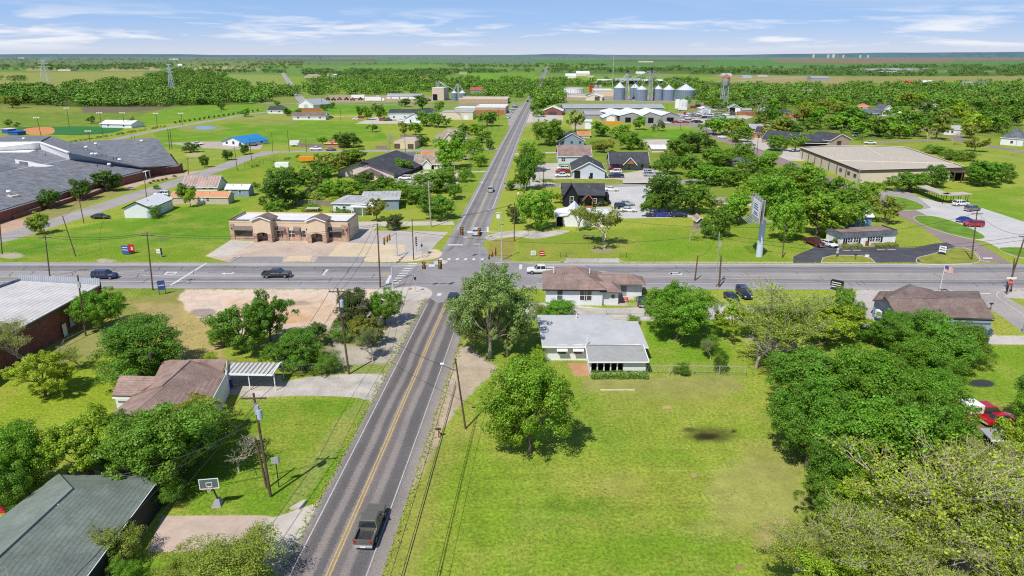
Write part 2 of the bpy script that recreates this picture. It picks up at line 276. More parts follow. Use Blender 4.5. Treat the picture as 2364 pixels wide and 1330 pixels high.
# ---------------------------------------------------------------- ground: one sheet to the horizon, painted per vertex
G1=(.208,.282,.032); G2=(.135,.235,.024); G3=(.300,.345,.045); DRY=(.36,.29,.12); TAN=(.40,.31,.18); DIRT=(.44,.35,.27); DIRT2=(.36,.25,.17); GRV=(.50,.465,.42)
FIELD=(.10,.215,.035); PALE=(.21,.26,.07); FARG=(.11,.20,.06); WOOD=(.035,.07,.013); PLOW=(.16,.10,.075); BROWN=(.055,.050,.020); CONC=(.46,.41,.36); HAZ=(.10,.18,.13); HAZ2=(.11,.18,.20); MIDG=(.16,.26,.035)  # HAZ colours: distance haze painted into the far ground
PAINT=[ # kind, points / ellipse, colour, softness px, raggedness px, strength
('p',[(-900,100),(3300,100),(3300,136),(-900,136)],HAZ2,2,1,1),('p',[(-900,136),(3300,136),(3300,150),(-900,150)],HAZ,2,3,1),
('p',[(-900,150),(3300,150),(3300,178),(-900,178)],FARG,3,4,1),
('p',[(-900,178),(3300,178),(3300,262),(-900,262)],MIDG,6,6,1),
('p',[(380,137),(640,137),(660,141),(380,143)],(.17,.15,.11),1,2,.8),
('p',[(0,140),(420,138),(420,144),(0,147)],(.12,.17,.07),1,2,.7),('p',[(410,142),(640,141),(700,146),(420,149)],(.13,.22,.07),1,2,.8),
('p',[(420,154),(590,153),(600,162),(430,161)],(.42,.31,.17),1,2,.9),('p',[(230,155),(370,155),(372,163),(240,164)],(.40,.30,.16),1,2,.9),('p',[(60,157),(170,157),(170,163),(60,164)],(.42,.32,.18),1,2,.6),
('p',[(-200,168),(330,166),(350,182),(300,196),(-200,208)],(.235,.25,.075),2,3,1),('p',[(-200,196),(130,192),(100,207),(-200,207)],(.24,.22,.07),3,3,.6),
('p',[(520,172),(655,174),(658,196),(600,198),(520,190)],(.20,.26,.07),2,3,1),('p',[(600,137),(870,137),(880,142),(600,142)],(.17,.12,.09),1,1,.8),
('p',[(690,143),(1010,141),(1050,148),(790,152),(700,150)],(.07,.19,.07),1,2,1),('p',[(780,154),(1000,152),(1035,160),(800,163)],(.11,.24,.04),1,2,1),
('p',[(1050,169),(1235,169),(1232,184),(1100,184)],(.12,.27,.03),1,2,1),('p',[(1040,158),(1230,157),(1230,164),(1060,165)],(.11,.22,.045),1,2,.9),
('p',[(1230,139),(2400,136),(2400,150),(1800,154),(1400,152),(1240,148)],(.065,.18,.065),1,2,1),
('p',[(1780,138),(2360,135),(2364,141),(2000,146),(1800,144)],(.25,.155,.12),1,1,.95),('p',[(1400,138),(1640,139),(1640,142),(1420,142)],(.15,.10,.075),1,1,.8),
('p',[(2200,140),(2500,139),(2500,142),(2200,143)],(.08,.16,.08),1,1,.8),
('p',[(1480,168),(1590,167),(1590,175),(1500,176)],(.20,.25,.06),1,1,.9),('p',[(1640,178),(2050,176),(2364,176),(2364,186),(2050,192),(1900,197),(1700,194)],(.27,.25,.09),2,2,.9),
('p',[(1640,172),(1800,174),(1950,178),(1950,192),(1720,190)],(.33,.27,.13),2,2,.7),
('p',[(700,190),(880,186),(1010,188),(1000,193),(720,196)],(.27,.28,.10),1,2,.8),
('p',[(-300,236),(420,240),(440,252),(330,262),(-300,275)],(.17,.17,.05),2,3,.8),('p',[(190,243),(380,243),(410,250),(260,262),(190,264)],(.16,.125,.095),2,3,.8),
('p',[(0,246),(180,247),(190,258),(0,262)],(.21,.25,.05),3,3,.7),
('p',[(0,258),(340,262),(300,290),(0,300)],(.125,.20,.03),3,4,.9),
('p',[(380,250),(560,238),(660,243),(640,262),(420,283),(330,290),(300,280)],(.12,.25,.02),2,3,.9),
('p',[(600,215),(1240,220),(1240,245),(600,245)],(.18,.20,.08),2,3,.6),('p',[(760,219),(1000,223),(1000,236),(760,236)],(.42,.30,.24),1,2,.7),
('p',[(750,238),(930,240),(925,262),(750,264)],(.10,.24,.015),1,1,1),
('p',[(350,300),(600,275),(870,285),(880,300),(900,325),(620,335),(560,350),(470,345),(380,340)],(.11,.24,.015),2,3,.9),
('p',[(560,262),(700,262),(680,290),(600,290),(520,282)],(.27,.27,.08),3,4,.6),('e',(465,296,60,10),(.30,.28,.10),3,4,.6),
('p',[(1180,235),(1245,235),(1225,290),(1170,300)],(.36,.31,.27),2,1,.8),
('p',[(1300,215),(1560,225),(1560,236),(1300,232)],(.34,.27,.23),1,2,.9),('p',[(1560,235),(1800,240),(1790,262),(1560,262)],(.22,.21,.09),2,3,.8),
('p',[(1540,262),(1740,262),(1730,280),(1650,292),(1540,290)],(.42,.36,.31),1,2,1),
('p',[(1470,298),(1620,298),(1640,312),(1620,328),(1480,330),(1460,315)],(.11,.25,.015),2,2,1),
('p',[(1240,290),(1700,330),(1900,420),(1700,480),(1500,430),(1240,420)],(.10,.17,.025),6,4,.6),
('p',[(1140,170),(1240,170),(1180,330),(1100,440),(1060,520),(1030,520)],(.10,.22,.018),4,3,.5),
('p',[(-60,222),(0,206),(140,206),(200,191),(330,189),(360,205),(430,222),(520,228),(640,232),(580,240),(480,243),(330,246),(160,246),(0,239),(-60,243)],WOOD,2,2,.9),('p',[(330,171),(420,161),(520,171),(520,188),(600,200),(690,206),(690,222),(600,226),(430,215),(350,195)],WOOD,2,2,.85),  # WOOD: shade in the gaps between crowns painted onto the ground
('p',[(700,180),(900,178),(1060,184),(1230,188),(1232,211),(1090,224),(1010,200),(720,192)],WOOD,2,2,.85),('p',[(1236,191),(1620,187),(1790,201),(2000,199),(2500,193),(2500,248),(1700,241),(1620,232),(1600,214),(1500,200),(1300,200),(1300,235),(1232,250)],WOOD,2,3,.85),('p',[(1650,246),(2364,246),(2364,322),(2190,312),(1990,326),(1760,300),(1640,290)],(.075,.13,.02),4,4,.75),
('p',[(1240,169),(1480,161),(1950,161),(2150,168),(2500,166),(2500,175),(2000,176),(1640,172)],(.05,.10,.03),1,2,.8),('p',[(1500,156),(1800,157),(2000,152),(2500,150),(2500,165),(2000,160),(1500,160)],(.05,.10,.035),1,2,.8),('p',[(-60,150),(400,148),(400,155),(-60,157)],(.06,.11,.04),1,2,.8),('p',[(700,164),(1230,163),(1050,170),(1020,176),(700,176)],(.06,.11,.035),1,2,.8),
# school lawn and drives
('p',[(-200,548),(0,520),(130,505),(200,472),(310,438),(305,430),(180,455),(90,485),(0,510),(-200,540)],(.27,.24,.09),3,3,.9),
('p',[(0,512),(60,505),(80,512),(60,530),(0,548)],(.50,.33,.25),1,1,.95),('p',[(280,425),(345,405),(425,398),(470,392),(440,403),(330,425),(300,438)],(.50,.37,.27),1,1,.95),
('p',[(400,400),(470,370),(560,350),(560,345),(470,350),(400,372)],(.20,.26,.05),2,2,.7),('e',(448,357,20,5),(.45,.36,.22),2,2,.8),
('p',[(380,330),(500,326),(610,330),(600,345),(520,345),(470,342)],(.46,.38,.33),1,1,.9),
# left field
('p',[(-100,600),(0,560),(200,520),(290,500),(480,470),(560,460),(540,560),(430,600),(0,605)],(.105,.225,.016),4,5,.85),
('p',[(30,590),(280,570),(520,575),(470,607),(0,607)],(.165,.235,.022),8,8,.6),('e',(100,575,90,14),(.085,.19,.015),10,8,.7),('e',(430,520,110,22),(.095,.21,.015),14,10,.7),
('e',(370,552,18,5),(.13,.15,.07),3,3,.7),('e',(25,590,28,7),(.42,.36,.27),2,3,.9),('e',(245,603,25,5),(.42,.36,.27),2,3,.9),
('p',[(520,370),(800,355),(830,400),(560,480),(470,440)],(.15,.245,.02),6,6,.7),('p',[(560,400),(760,388),(760,400),(600,430)],(.24,.26,.03),6,5,.6),
# dirt lot south west of the crossing
('p',[(230,664),(470,664),(440,690),(400,740),(330,740),(270,800),(240,700)],(.25,.235,.07),6,5,.8),('p',[(250,664),(440,664),(380,680),(300,690)],(.13,.22,.02),4,4,.7),
('p',[(300,700),(430,700),(500,760),(520,830),(430,870),(380,760)],(.42,.31,.13),8,8,.85),
('p',[(425,668),(1000,664),(985,700),(960,735),(940,760),(870,770),(760,765),(700,762),(560,768),(490,748),(430,718),(415,690)],(.60,.475,.38),3,8,1),
('p',[(520,690),(760,690),(780,740),(640,756),(540,738)],(.56,.39,.25),6,6,.7),('e',(470,721,30,10),(.24,.19,.165),4,4,.8),('e',(690,700,32,5),(.30,.24,.2),4,3,.7),('e',(660,735,60,12),(.52,.31,.15),8,6,.7),
('p',[(800,700),(1000,680),(960,760),(900,850),(870,900),(800,880),(740,860),(760,800),(780,760)],(.42,.37,.32),6,8,.9),('p',[(760,770),(890,770),(870,800),(800,800)],(.22,.23,.06),5,6,.8),
('p',[(640,850),(900,838),(890,862),(700,868)],(.18,.23,.04),4,4,.9),('p',[(620,760),(760,755),(790,830),(640,840)],(.23,.19,.12),10,8,.7),
# left yards
('p',[(-200,800),(60,760),(240,760),(330,860),(260,930),(120,960),(-200,1040)],(.19,.255,.025),8,6,.8),('p',[(-200,870),(120,840),(260,880),(250,990),(0,1010),(-200,1050)],(.215,.285,.025),6,6,.9),
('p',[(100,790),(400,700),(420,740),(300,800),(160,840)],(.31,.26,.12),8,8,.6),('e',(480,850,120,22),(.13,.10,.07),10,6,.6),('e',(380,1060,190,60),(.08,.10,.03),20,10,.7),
('p',[(560,925),(850,918),(848,960),(780,1090),(720,1170),(640,1190),(430,1185),(420,1130),(520,1000)],(.125,.225,.018),5,5,.95),('e',(690,1000,110,50),(.175,.24,.026),25,12,.5),
('p',[(300,1290),(640,1275),(680,1330),(640,1460),(250,1460)],(.13,.24,.02),4,4,.9),
# right shoulder
('p',[(1055,800),(1075,800),(1150,850),(1100,895),(1040,960),(985,1060),(930,1180),(870,1330),(820,1460),(855,1460),(865,1330),(960,1100),(1010,930)],(.45,.36,.28),4,7,.95),
('p',[(1060,840),(1140,855),(1120,880),(1085,900),(1040,950),(1010,970)],(.40,.32,.22),7,9,.75),('p',[(1010,930),(1050,900),(1010,1030),(960,1130),(940,1140)],(.42,.33,.22),4,6,.8),
('p',[(930,1200),(985,1060),(1060,980),(1100,990),(1030,1100),(960,1330),(900,1460),(840,1460),(880,1330)],(.27,.26,.06),10,10,.6),
('p',[(560,1345),(660,1160),(700,1085),(760,990),(850,900),(900,860),(880,900),(800,1010),(740,1100),(690,1180),(640,1345)],(.33,.29,.13),6,8,.35),
# big meadow
('p',[(1340,870),(1700,868),(1720,900),(1600,930),(1350,900)],(.30,.275,.10),14,10,.8),('p',[(1380,900),(1680,900),(1640,960),(1420,960)],(.235,.255,.055),25,12,.7),
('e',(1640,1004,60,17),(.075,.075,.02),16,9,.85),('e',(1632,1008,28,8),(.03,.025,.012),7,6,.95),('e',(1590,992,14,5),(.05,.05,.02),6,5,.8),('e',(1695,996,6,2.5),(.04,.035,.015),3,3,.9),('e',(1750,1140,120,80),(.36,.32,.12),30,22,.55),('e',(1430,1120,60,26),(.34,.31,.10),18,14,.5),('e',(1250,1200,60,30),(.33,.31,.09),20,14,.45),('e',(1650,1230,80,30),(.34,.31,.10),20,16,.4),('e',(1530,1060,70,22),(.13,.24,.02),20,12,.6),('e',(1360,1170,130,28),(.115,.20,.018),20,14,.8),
('e',(1500,1120,110,60),(.24,.26,.045),50,20,.55),('e',(1540,940,10,5),(.45,.28,.15),2,3,.9),('e',(1603,1097,9,5),(.42,.30,.14),2,3,.9),('e',(1540,1290,230,60),(.13,.24,.016),40,14,.6),('e',(1200,1250,150,80),(.15,.25,.02),40,14,.6),
('e',(1800,1240,60,40),(.38,.24,.14),20,12,.6),('e',(1710,1310,12,6),(.30,.17,.10),3,4,.8),('e',(1790,1060,70,50),(.30,.27,.09),30,14,.5),('e',(1090,1130,90,120),(.155,.245,.02),40,15,.5),
('p',[(1310,838),(1362,838),(1362,868),(1325,868)],(.45,.25,.14),2,2,1),('p',[(1490,740),(1680,735),(1690,830),(1495,845)],(.12,.25,.016),5,4,.8),
('p',[(1185,700),(1260,700),(1400,712),(1720,705),(1720,735),(1400,742),(1180,740)],(.57,.52,.46),2,3,1),('p',[(1400,682),(1440,682),(1450,706),(1400,706)],(.50,.43,.38),1,1,.9),
('p',[(1780,960),(1960,900),(2300,900),(2364,1100),(2364,1460),(1900,1460),(1830,1250),(1900,1130)],(.12,.115,.045),14,12,.75),  # shade under the right-hand wood painted into the ground colour
('p',[(2190,800),(2500,796),(2500,930),(2180,940),(2150,880)],(.145,.25,.02),6,5,.9),('e',(2266,885,30,9),(.04,.045,.06),3,3,.95),('p',[(1900,790),(2060,790),(2060,880),(1900,880)],(.15,.25,.03),8,6,.7),
('p',[(1200,540),(1830,510),(1870,580),(1830,606),(1190,606)],(.16,.245,.025),5,6,.9),('p',[(1200,560),(1480,555),(1400,600),(1190,603)],(.23,.24,.05),8,6,.6),('e',(1390,577,28,7),(.33,.26,.17),5,5,.8),('e',(1620,570,160,20),(.135,.25,.018),20,8,.7),
('p',[(1130,560),(1190,545),(1180,605),(1120,600)],(.27,.22,.06),4,5,.8),
('p',[(1440,700),(1700,690),(1690,720),(1500,725)],(.40,.35,.28),3,4,.4),
('p',[(2050,460),(2364,430),(2364,520),(2290,492),(2200,462)],(.14,.25,.02),3,3,.9),
]
def vnoise(x,y,seed=0):
    xi=np.floor(x).astype(np.int64); yi=np.floor(y).astype(np.int64); xf=x-xi; yf=y-yi
    def h(a,b):
        n=(a*374761393+b*668265263+seed*974711)&0xffffffff; n=((n^(n>>13))*1274126177)&0xffffffff; return ((n^(n>>16))&0xffff)/65535.
    u=xf*xf*(3-2*xf); v=yf*yf*(3-2*yf)
    return (h(xi,yi)*(1-u)+h(xi+1,yi)*u)*(1-v)+(h(xi,yi+1)*(1-u)+h(xi+1,yi+1)*u)*v
def fb(x,y,seed): return vnoise(x,y,seed)*.5+vnoise(x*2.1,y*2.1,seed+1)*.3+vnoise(x*4.3,y*4.3,seed+2)*.2-.5
def make_ground():
    pys=[126.15,126.5,127,128,129.2,130.5]+list(np.arange(132,190,1.5))+list(np.arange(190,1380,2.0))+list(np.arange(1380,1700,20.))
    pxs=list(np.arange(-1500,-100,60.))+list(np.arange(-100,2464,4.0))+list(np.arange(2464,3900,60.))
    px,py=np.meshgrid(np.array(pxs),np.array(pys)); x=(px-CX)/F; y=(py-CY)/F
    t=CH/(S_+y*C_); X=x*t; Y=(C_-y*S_)*t
    # rows closer than the picture: behind the camera as well
    ex=[]; 
    for yy in (12.,-30.,-400.,-3000.):
        ex.append((np.full(len(pxs),yy), X[-1]*(1 if yy>0 else 1+abs(yy)/40.)))
    Xf=np.vstack([X]+[e[1] for e in ex]); Yf=np.vstack([Y]+[e[0] for e in ex])
    pxf=np.vstack([px]+[px[-1]]*4); pyf=np.vstack([py]+[py[-1]]*4)
    R,Cn=Xf.shape
    # base tint with slow drift
    n1=fb(Xf/60,Yf/60,3)[...,None]; n2=fb((Xf*.7-Yf*.7)/15,(Yf*.7+Xf*.7)/15,9)[...,None]; n3=fb((Xf*.8+Yf*.6)/4.3,(Yf*.8-Xf*.6)/4.3,19)[...,None]
    col=np.array(G1)*np.ones((R,Cn,1)); 
    w=np.clip(.45+n1*1.6+n2*.8,0,1); col=col*(1-w)+np.array(G3)*w
    w=np.clip(n2*2.2-.25-n1,0,1); col=col*(1-w)+np.array(G2)*w
    ux=pxf/26.; uy=pyf/11.
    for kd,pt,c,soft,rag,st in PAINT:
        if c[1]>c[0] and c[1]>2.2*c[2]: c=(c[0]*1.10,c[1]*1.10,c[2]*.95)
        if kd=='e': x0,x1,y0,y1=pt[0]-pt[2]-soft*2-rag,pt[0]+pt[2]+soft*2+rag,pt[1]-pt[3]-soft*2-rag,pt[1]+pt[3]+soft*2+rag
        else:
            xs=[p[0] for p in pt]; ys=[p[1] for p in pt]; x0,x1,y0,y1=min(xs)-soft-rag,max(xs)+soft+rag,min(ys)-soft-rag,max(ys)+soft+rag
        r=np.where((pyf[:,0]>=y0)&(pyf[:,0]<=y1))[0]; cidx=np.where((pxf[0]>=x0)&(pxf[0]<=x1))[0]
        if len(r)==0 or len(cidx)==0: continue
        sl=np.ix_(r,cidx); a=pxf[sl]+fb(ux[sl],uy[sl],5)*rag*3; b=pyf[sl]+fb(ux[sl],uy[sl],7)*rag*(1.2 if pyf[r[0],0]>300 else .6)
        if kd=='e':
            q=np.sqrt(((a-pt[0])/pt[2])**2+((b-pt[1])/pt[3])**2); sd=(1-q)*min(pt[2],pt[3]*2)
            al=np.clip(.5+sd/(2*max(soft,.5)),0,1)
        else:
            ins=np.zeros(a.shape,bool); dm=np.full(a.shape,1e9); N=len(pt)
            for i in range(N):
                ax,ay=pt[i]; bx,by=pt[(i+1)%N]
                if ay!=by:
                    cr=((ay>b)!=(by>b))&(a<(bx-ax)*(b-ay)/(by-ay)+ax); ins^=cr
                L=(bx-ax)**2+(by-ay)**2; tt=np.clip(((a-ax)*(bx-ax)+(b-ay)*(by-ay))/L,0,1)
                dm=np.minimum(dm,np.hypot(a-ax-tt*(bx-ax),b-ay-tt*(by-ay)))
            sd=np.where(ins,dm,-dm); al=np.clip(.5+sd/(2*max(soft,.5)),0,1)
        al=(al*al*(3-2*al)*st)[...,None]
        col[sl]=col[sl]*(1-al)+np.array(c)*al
    # mower passes over the big meadow, seen as faint stripes
    mw=((pxf>900)&(pxf<1860)&(pyf>880))
    st=np.where(mw,np.sin((Xf*.99+Yf*.12)*2*pi/4.2)*.035,0)+np.where((pxf>1100)&(pxf<1700)&(pyf>1020)&(pyf<1260),np.sin(Yf*2*pi/2.6)*.05,0)
    col=np.clip(col*(1+n3*.2)*(1+st[...,None]),.005,1)
    me=bpy.data.meshes.new('ground'); nv=R*Cn
    co=np.zeros((nv,3)); co[:,0]=Xf.ravel(); co[:,1]=Yf.ravel()
    me.vertices.add(nv); me.vertices.foreach_set('co',co.ravel())
    i=np.arange(R-1)[:,None]*Cn+np.arange(Cn-1)[None]; q=np.stack([i+Cn,i+Cn+1,i+1,i],-1).reshape(-1,4)
    nf=len(q); me.loops.add(nf*4); me.loops.foreach_set('vertex_index',q.ravel().astype(np.int32)); me.polygons.add(nf)
    me.polygons.foreach_set('loop_start',(np.arange(nf)*4).astype(np.int32)); me.update(); me.validate()
    a=me.attributes.new('tint','FLOAT_COLOR','POINT'); cc=np.ones((nv,4)); cc[:,:3]=col.reshape(-1,3); a.data.foreach_set('color',cc.ravel())
    m,nt,b=newmat('turf'); geo=nd(nt,'ShaderNodeNewGeometry'); v=geo.outputs['Position']
    at=nd(nt,'ShaderNodeAttribute',attribute_name='tint'); sp=nd(nt,'ShaderNodeSeparateColor'); nt.links.new(at.outputs['Color'],sp.inputs[0])
    green=mrange(nt,mth(nt,'SUBTRACT',sp.outputs[1],sp.outputs[0]),.0,.05)
    c=at.outputs['Color']
    na=noise(nt,v,.09,5,.65); nb=noise(nt,v,.55,4,.7); nc=noise(nt,v,2.6,4,.85)
    c=mixc(nt,mth(nt,'MULTIPLY',green,mrange(nt,na,.48,.70,0,.6)),c,(.36,.33,.075))
    c=mixc(nt,mth(nt,'MULTIPLY',green,mrange(nt,nb,.55,.75,0,.45)),c,(.085,.20,.014))
    k=mth(nt,'MULTIPLY',mth(nt,'ADD',1.,mth(nt,'MULTIPLY',mrange(nt,nc,.34,.66,-.48,.5),mth(nt,'ADD',.3,mth(nt,'MULTIPLY',green,.7)))),mrange(nt,nb,.3,.7,.86,1.14))
    c=mixc(nt,1.,c,k,'MULTIPLY'); nt.links.new(c,b.inputs['Base Color']); b.inputs['Roughness'].default_value=.95; b.inputs['Specular IOR Level'].default_value=.1
    me.materials.append(m)
    o=bpy.data.objects.new('ground',me); COL.objects.link(o); struct(o)
make_ground()
# far low hills on the right and centre horizon, distance haze mixed into their colour
def hills(name,x0,x1,Y,h,col,seed):
    mb=MB(); n=60; vs=[]
    for i in range(n+1):
        u=i/n; X=x0+(x1-x0)*u; z=h*max(0,sin(pi*u))**.7*(.8+.4*float(fb(np.array([u*9.]),np.array([seed*1.]),seed)[0]+.3))
        vs+=[(X,Y,-2),(X,Y+500,z),(X,Y+2500,-2)]
    for i in range(n):
        a=3*i; mb.f+=[(a,a+3,a+4,a+1),(a+1,a+4,a+5,a+2)]; mb.m+=[0,0]
    mb.v=vs; mat('hill_'+name,col,.95,.2,.002,world=True)
    struct(mb.build('hills','hill_'+name,smooth=True))
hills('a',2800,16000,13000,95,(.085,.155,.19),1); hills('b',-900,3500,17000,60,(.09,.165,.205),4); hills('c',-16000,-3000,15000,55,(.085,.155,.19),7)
# ---------------------------------------------------------------- roads
def tracked(name, stops, base_noise=.2):
    m,nt,b=newmat(name); M[name]=m
    uv=nd(nt,'ShaderNodeUVMap'); uv.uv_map='across'; geo=nd(nt,'ShaderNodeNewGeometry'); v=geo.outputs['Position']
    sx=nd(nt,'ShaderNodeSeparateXYZ'); nt.links.new(uv.outputs[0],sx.inputs[0])
    mp=nd(nt,'ShaderNodeMapping'); mp.inputs['Scale'].default_value=(1,1,1); nt.links.new(v,mp.inputs[0])
    w=mth(nt,'ADD',sx.outputs[0],mth(nt,'ADD',mrange(nt,noise(nt,v,4.5,3,.8),.3,.7,-.24,.24),mrange(nt,noise(nt,v,.05,2,.5),.3,.7,-.2,.2)))
    lo,hi=stops[0][0],stops[-1][0]
    rp=nd(nt,'ShaderNodeValToRGB'); nt.links.new(mrange(nt,w,lo,hi,0,1),rp.inputs[0]); el=rp.color_ramp.elements
    while len(el)>1: el.remove(el[-1])
    for i,(u,c) in enumerate(stops):
        e=el[0] if i==0 else el.new((u-lo)/(hi-lo)); e.position=(u-lo)/(hi-lo); e.color=(*c,1)
    k=mth(nt,'MULTIPLY',mrange(nt,noise(nt,v,6.,2,.8),.3,.7,1-base_noise,1+base_noise),mrange(nt,noise(nt,v,.12,4,.7),.3,.7,.88,1.12))
    c=mixc(nt,1.,rp.outputs[0],k,'MULTIPLY'); nt.links.new(c,b.inputs['Base Color']); b.inputs['Roughness'].default_value=.9; b.inputs['Specular IOR Level'].default_value=.2
dk=(.125,.118,.118); lt=(.255,.222,.205); br=(.175,.155,.148); sh=(.24,.218,.205)
tracked('road_near',[(-4.8,(.34,.30,.27)),(-3.9,sh),(-3.3,br),(-2.9,dk),(-2.25,dk),(-1.95,lt),(-1.45,lt),(-1.15,dk),(-.55,dk),(-.35,lt),(.15,lt),(.4,br),(.95,br),(1.2,lt),(1.75,lt),(2.05,dk),(3.0,dk),(3.4,br),(3.7,sh),(4.9,(.30,.26,.235)),(5.4,(.40,.34,.29))],.28)
tracked('road_north',[(-6,(.33,.31,.30)),(-3.8,(.28,.26,.26)),(-2.6,(.155,.15,.155)),(-1.9,(.24,.225,.22)),(-1.2,(.19,.18,.18)),(0,(.30,.27,.25)),(1.2,(.21,.2,.2)),(2.,(.27,.25,.25)),(2.8,(.2,.19,.19)),(4,(.28,.26,.26)),(6,(.32,.3,.29))],.14)
tracked('highway',[(-9,(.36,.33,.31)),(-6.9,(.33,.31,.30)),(-6.2,(.25,.24,.25)),(-5.4,(.18,.175,.185)),(-3.9,(.25,.235,.24)),(-3.,(.2,.19,.2)),(-1.5,(.31,.29,.285)),(0,(.30,.28,.28)),(1.6,(.30,.28,.28)),(2.8,(.22,.21,.215)),(3.9,(.27,.255,.26)),(4.8,(.205,.195,.205)),(6,(.28,.26,.27)),(8.8,(.35,.33,.32))],.14)
def ext(c, a, b):  # lengthen a centreline beyond its ends
    return [c[0]+(c[0]-c[1]).normalized()*a]+c+[c[-1]+(c[-1]-c[-2]).normalized()*b]
south=ext([P(*p) for p in [(757,1330),(901,1000),(1029,702),(1049,655)]],70,0)
north=ext([P(*p) for p in [(1056,600),(1074,560),(1109,483),(1177,330),(1219,243),(1257,168.5)]],0,900)
hwy=ext([P(*p) for p in [(0,634),(600,635),(1182,636),(1700,637),(2364,638)]],500,500)
south=resample(south,6); north=resample(north,12); hwy=resample(hwy,12)
strip('main_road',south,-4.25,4.85,'road_near',.020,True)
strip('main_road',north,-4.6,4.6,'road_north',.024,True)
strip('highway',hwy,-8.9,8.9,'highway',.028,True)
sheet('intersection',[(985,612),(1020,592),(1052,570),(1118,570),(1135,590),(1190,606),(1240,612),(1245,655),(1150,668),(1085,690),(1010,700),(960,668),(900,660),(905,612)],'grey_asphalt',.034)
# side streets and lots
def street(pxs,w,m,z=.016,name='street'): return strip(name,resample([P(*p) for p in pxs],6),-w/2,w/2,m,z)
school=[(-160,585),(0,552),(90,524),(160,503),(300,456),(430,414),(520,384),(575,362),(640,349)]
street([(-400,650)]+school,8.2,'street_asphalt'); street([(600,351),(760,349),(950,348),(1168,344)],6.4,'street_asphalt',.018)
street([(200,336),(268,321),(383,297),(470,282),(562,265),(640,256)],6,'street_asphalt'); street([(652,168),(664,185),(678,205),(697,233),(715,240)],9,'street_asphalt',.02); street([(575,238),(760,240),(1000,243),(1200,240),(1600,236)],9,'rail_bed',.015,'railway')
street([(1150,429),(1330,428),(1500,426),(1640,415)],6,'street_asphalt'); street([(1600,286),(1625,300),(1670,322),(1740,346),(1800,371),(1900,412),(2050,470),(2160,522),(2290,607)],8.2,'brown_asphalt',.018)
street([(2000,330),(2200,322),(2290,338),(2364,352),(2600,390)],6.5,'brown_asphalt'); street([(2180,300),(2230,330)],5,'brown_asphalt',.02); street([(2200,672),(2290,690),(2364,735),(2500,830)],7,'street_asphalt',.019)
street([(1176,356),(1290,352)],4,'concrete'); street([(1160,395),(1075,397)],3,'concrete',.014); street([(690,262),(760,270),(800,268),(860,270)],4,'concrete')
street([(1640,190),(1900,176)],5,'gravel',.012)
def lot(pts,m='concrete',z=.012,smooth=False,name='paved_lot'): return sheet(name,pts,m,z,smooth)
lot([(477,592),(533,556),(810,556),(880,590),(873,606),(528,606)],'pink_paving',.008); lot([(473,592),(533,554),(590,558),(530,592)],'concrete',.014)
lot([(800,560),(826,534),(845,533),(955,533),(1035,536),(1010,560),(985,590),(860,603),(800,604)],'old_concrete',.011); lot([(757,592),(785,560),(860,563),(935,565),(935,580),(905,592)],'warm_concrete',.016)
lot([(528,607),(540,593),(640,592),(655,593),(650,606),(725,607),(735,592),(850,594),(840,607)],'grey_asphalt',.017); lot([(655,604),(668,591),(722,591),(716,604)],'warm_concrete',.040)
lot([(845,604),(855,593),(960,590),(1000,576),(1020,583),(1010,596),(965,603),(900,606)],'warm_concrete',.040,True,'pavement'); lot([(820,534),(826,512),(1045,511),(1050,519),(870,523),(860,534)],'concrete',.012,name='driveway')
lot([(870,672),(945,662),(980,664),(998,676),(985,692),(940,695),(880,690)],'concrete',.040,True,'pavement')
lot([(1000,604),(1020,600)]+[(1035,603),(1028,610),(1003,611)],'concrete',.036)
lot([(1124,545),(1180,533),(1240,534),(1310,532),(1300,540),(1240,551),(1190,547),(1150,551),(1130,556)],'gravel',.014,True,'driveway')
lot([(1310,597),(1425,597),(1432,607),(1300,607)],'old_concrete',.022,name='driveway')
lot([(1831,607),(1832,592),(1860,580),(1880,572),(1862,560),(1960,566),(1935,570),(2110,572),(2160,562),(2185,560),(2215,574),(2150,590),(2125,606)],'black_asphalt',.020,name='driveway')
isl=[(1896,607),(1900,596),(1925,590),(1990,591),(2010,597),(2020,607)]
mat('lawn',(.13,.24,.018),.95,.3,.3,world=True,fine=12); mat('dry_lawn',(.23,.25,.035),.95,.3,.3,world=True,fine=12)
sheet('grass_island',isl,'dry_lawn',.06); kerb(isl,False)
isl=[(2118,597),(2150,588),(2212,572),(2250,582),(2262,600),(2240,609),(2130,610)]
sheet('grass_island',isl,'dry_lawn',.06); kerb(isl)
lot([(2050,450),(2110,452),(2180,470),(2235,470),(2364,512),(2600,600),(2600,640),(2364,578),(2310,575),(2280,560),(2240,550),(2180,520),(2120,490),(2070,480)],'pale_concrete',.013); lot([(2020,445),(2070,435),(2110,448),(2150,480),(2110,487),(2060,485)],'street_asphalt',.015)
for q in ([(2046,455),(2085,457),(2130,474),(2125,484),(2075,486),(2050,478)],[(2110,502),(2150,499),(2210,515),(2272,545),(2250,553),(2190,540),(2130,520)],[(2305,574),(2364,572),(2400,580),(2400,596),(2350,594)]):
    sheet('grass_island',q,'lawn',.05,True); kerb(q)
lot([(1920,740),(1985,664),(2100,664),(2364,668),(2364,690),(2230,682),(2130,676),(2060,760),(2010,770),(1920,770)],'old_concrete',.017); lot([(2200,668),(2290,668),(2330,680),(2310,686),(2250,690)],'street_asphalt',.03)
lot([(2285,760),(2300,775),(2364,775),(2600,775),(2600,796),(2364,796),(2240,795),(2240,770)],'concrete',.016,name='driveway')
sheet('grass_island',[(2140,672),(2190,676),(2210,690),(2170,690)],'lawn',.05,True)
lot([(820,405),(915,408),(1010,395),(1060,400),(1058,425),(1010,432),(940,430),(880,418),(820,416)],'concrete',.012); lot([(920,408),(960,398),(1030,392),(1045,400),(960,425),(930,415)],'concrete',.014)
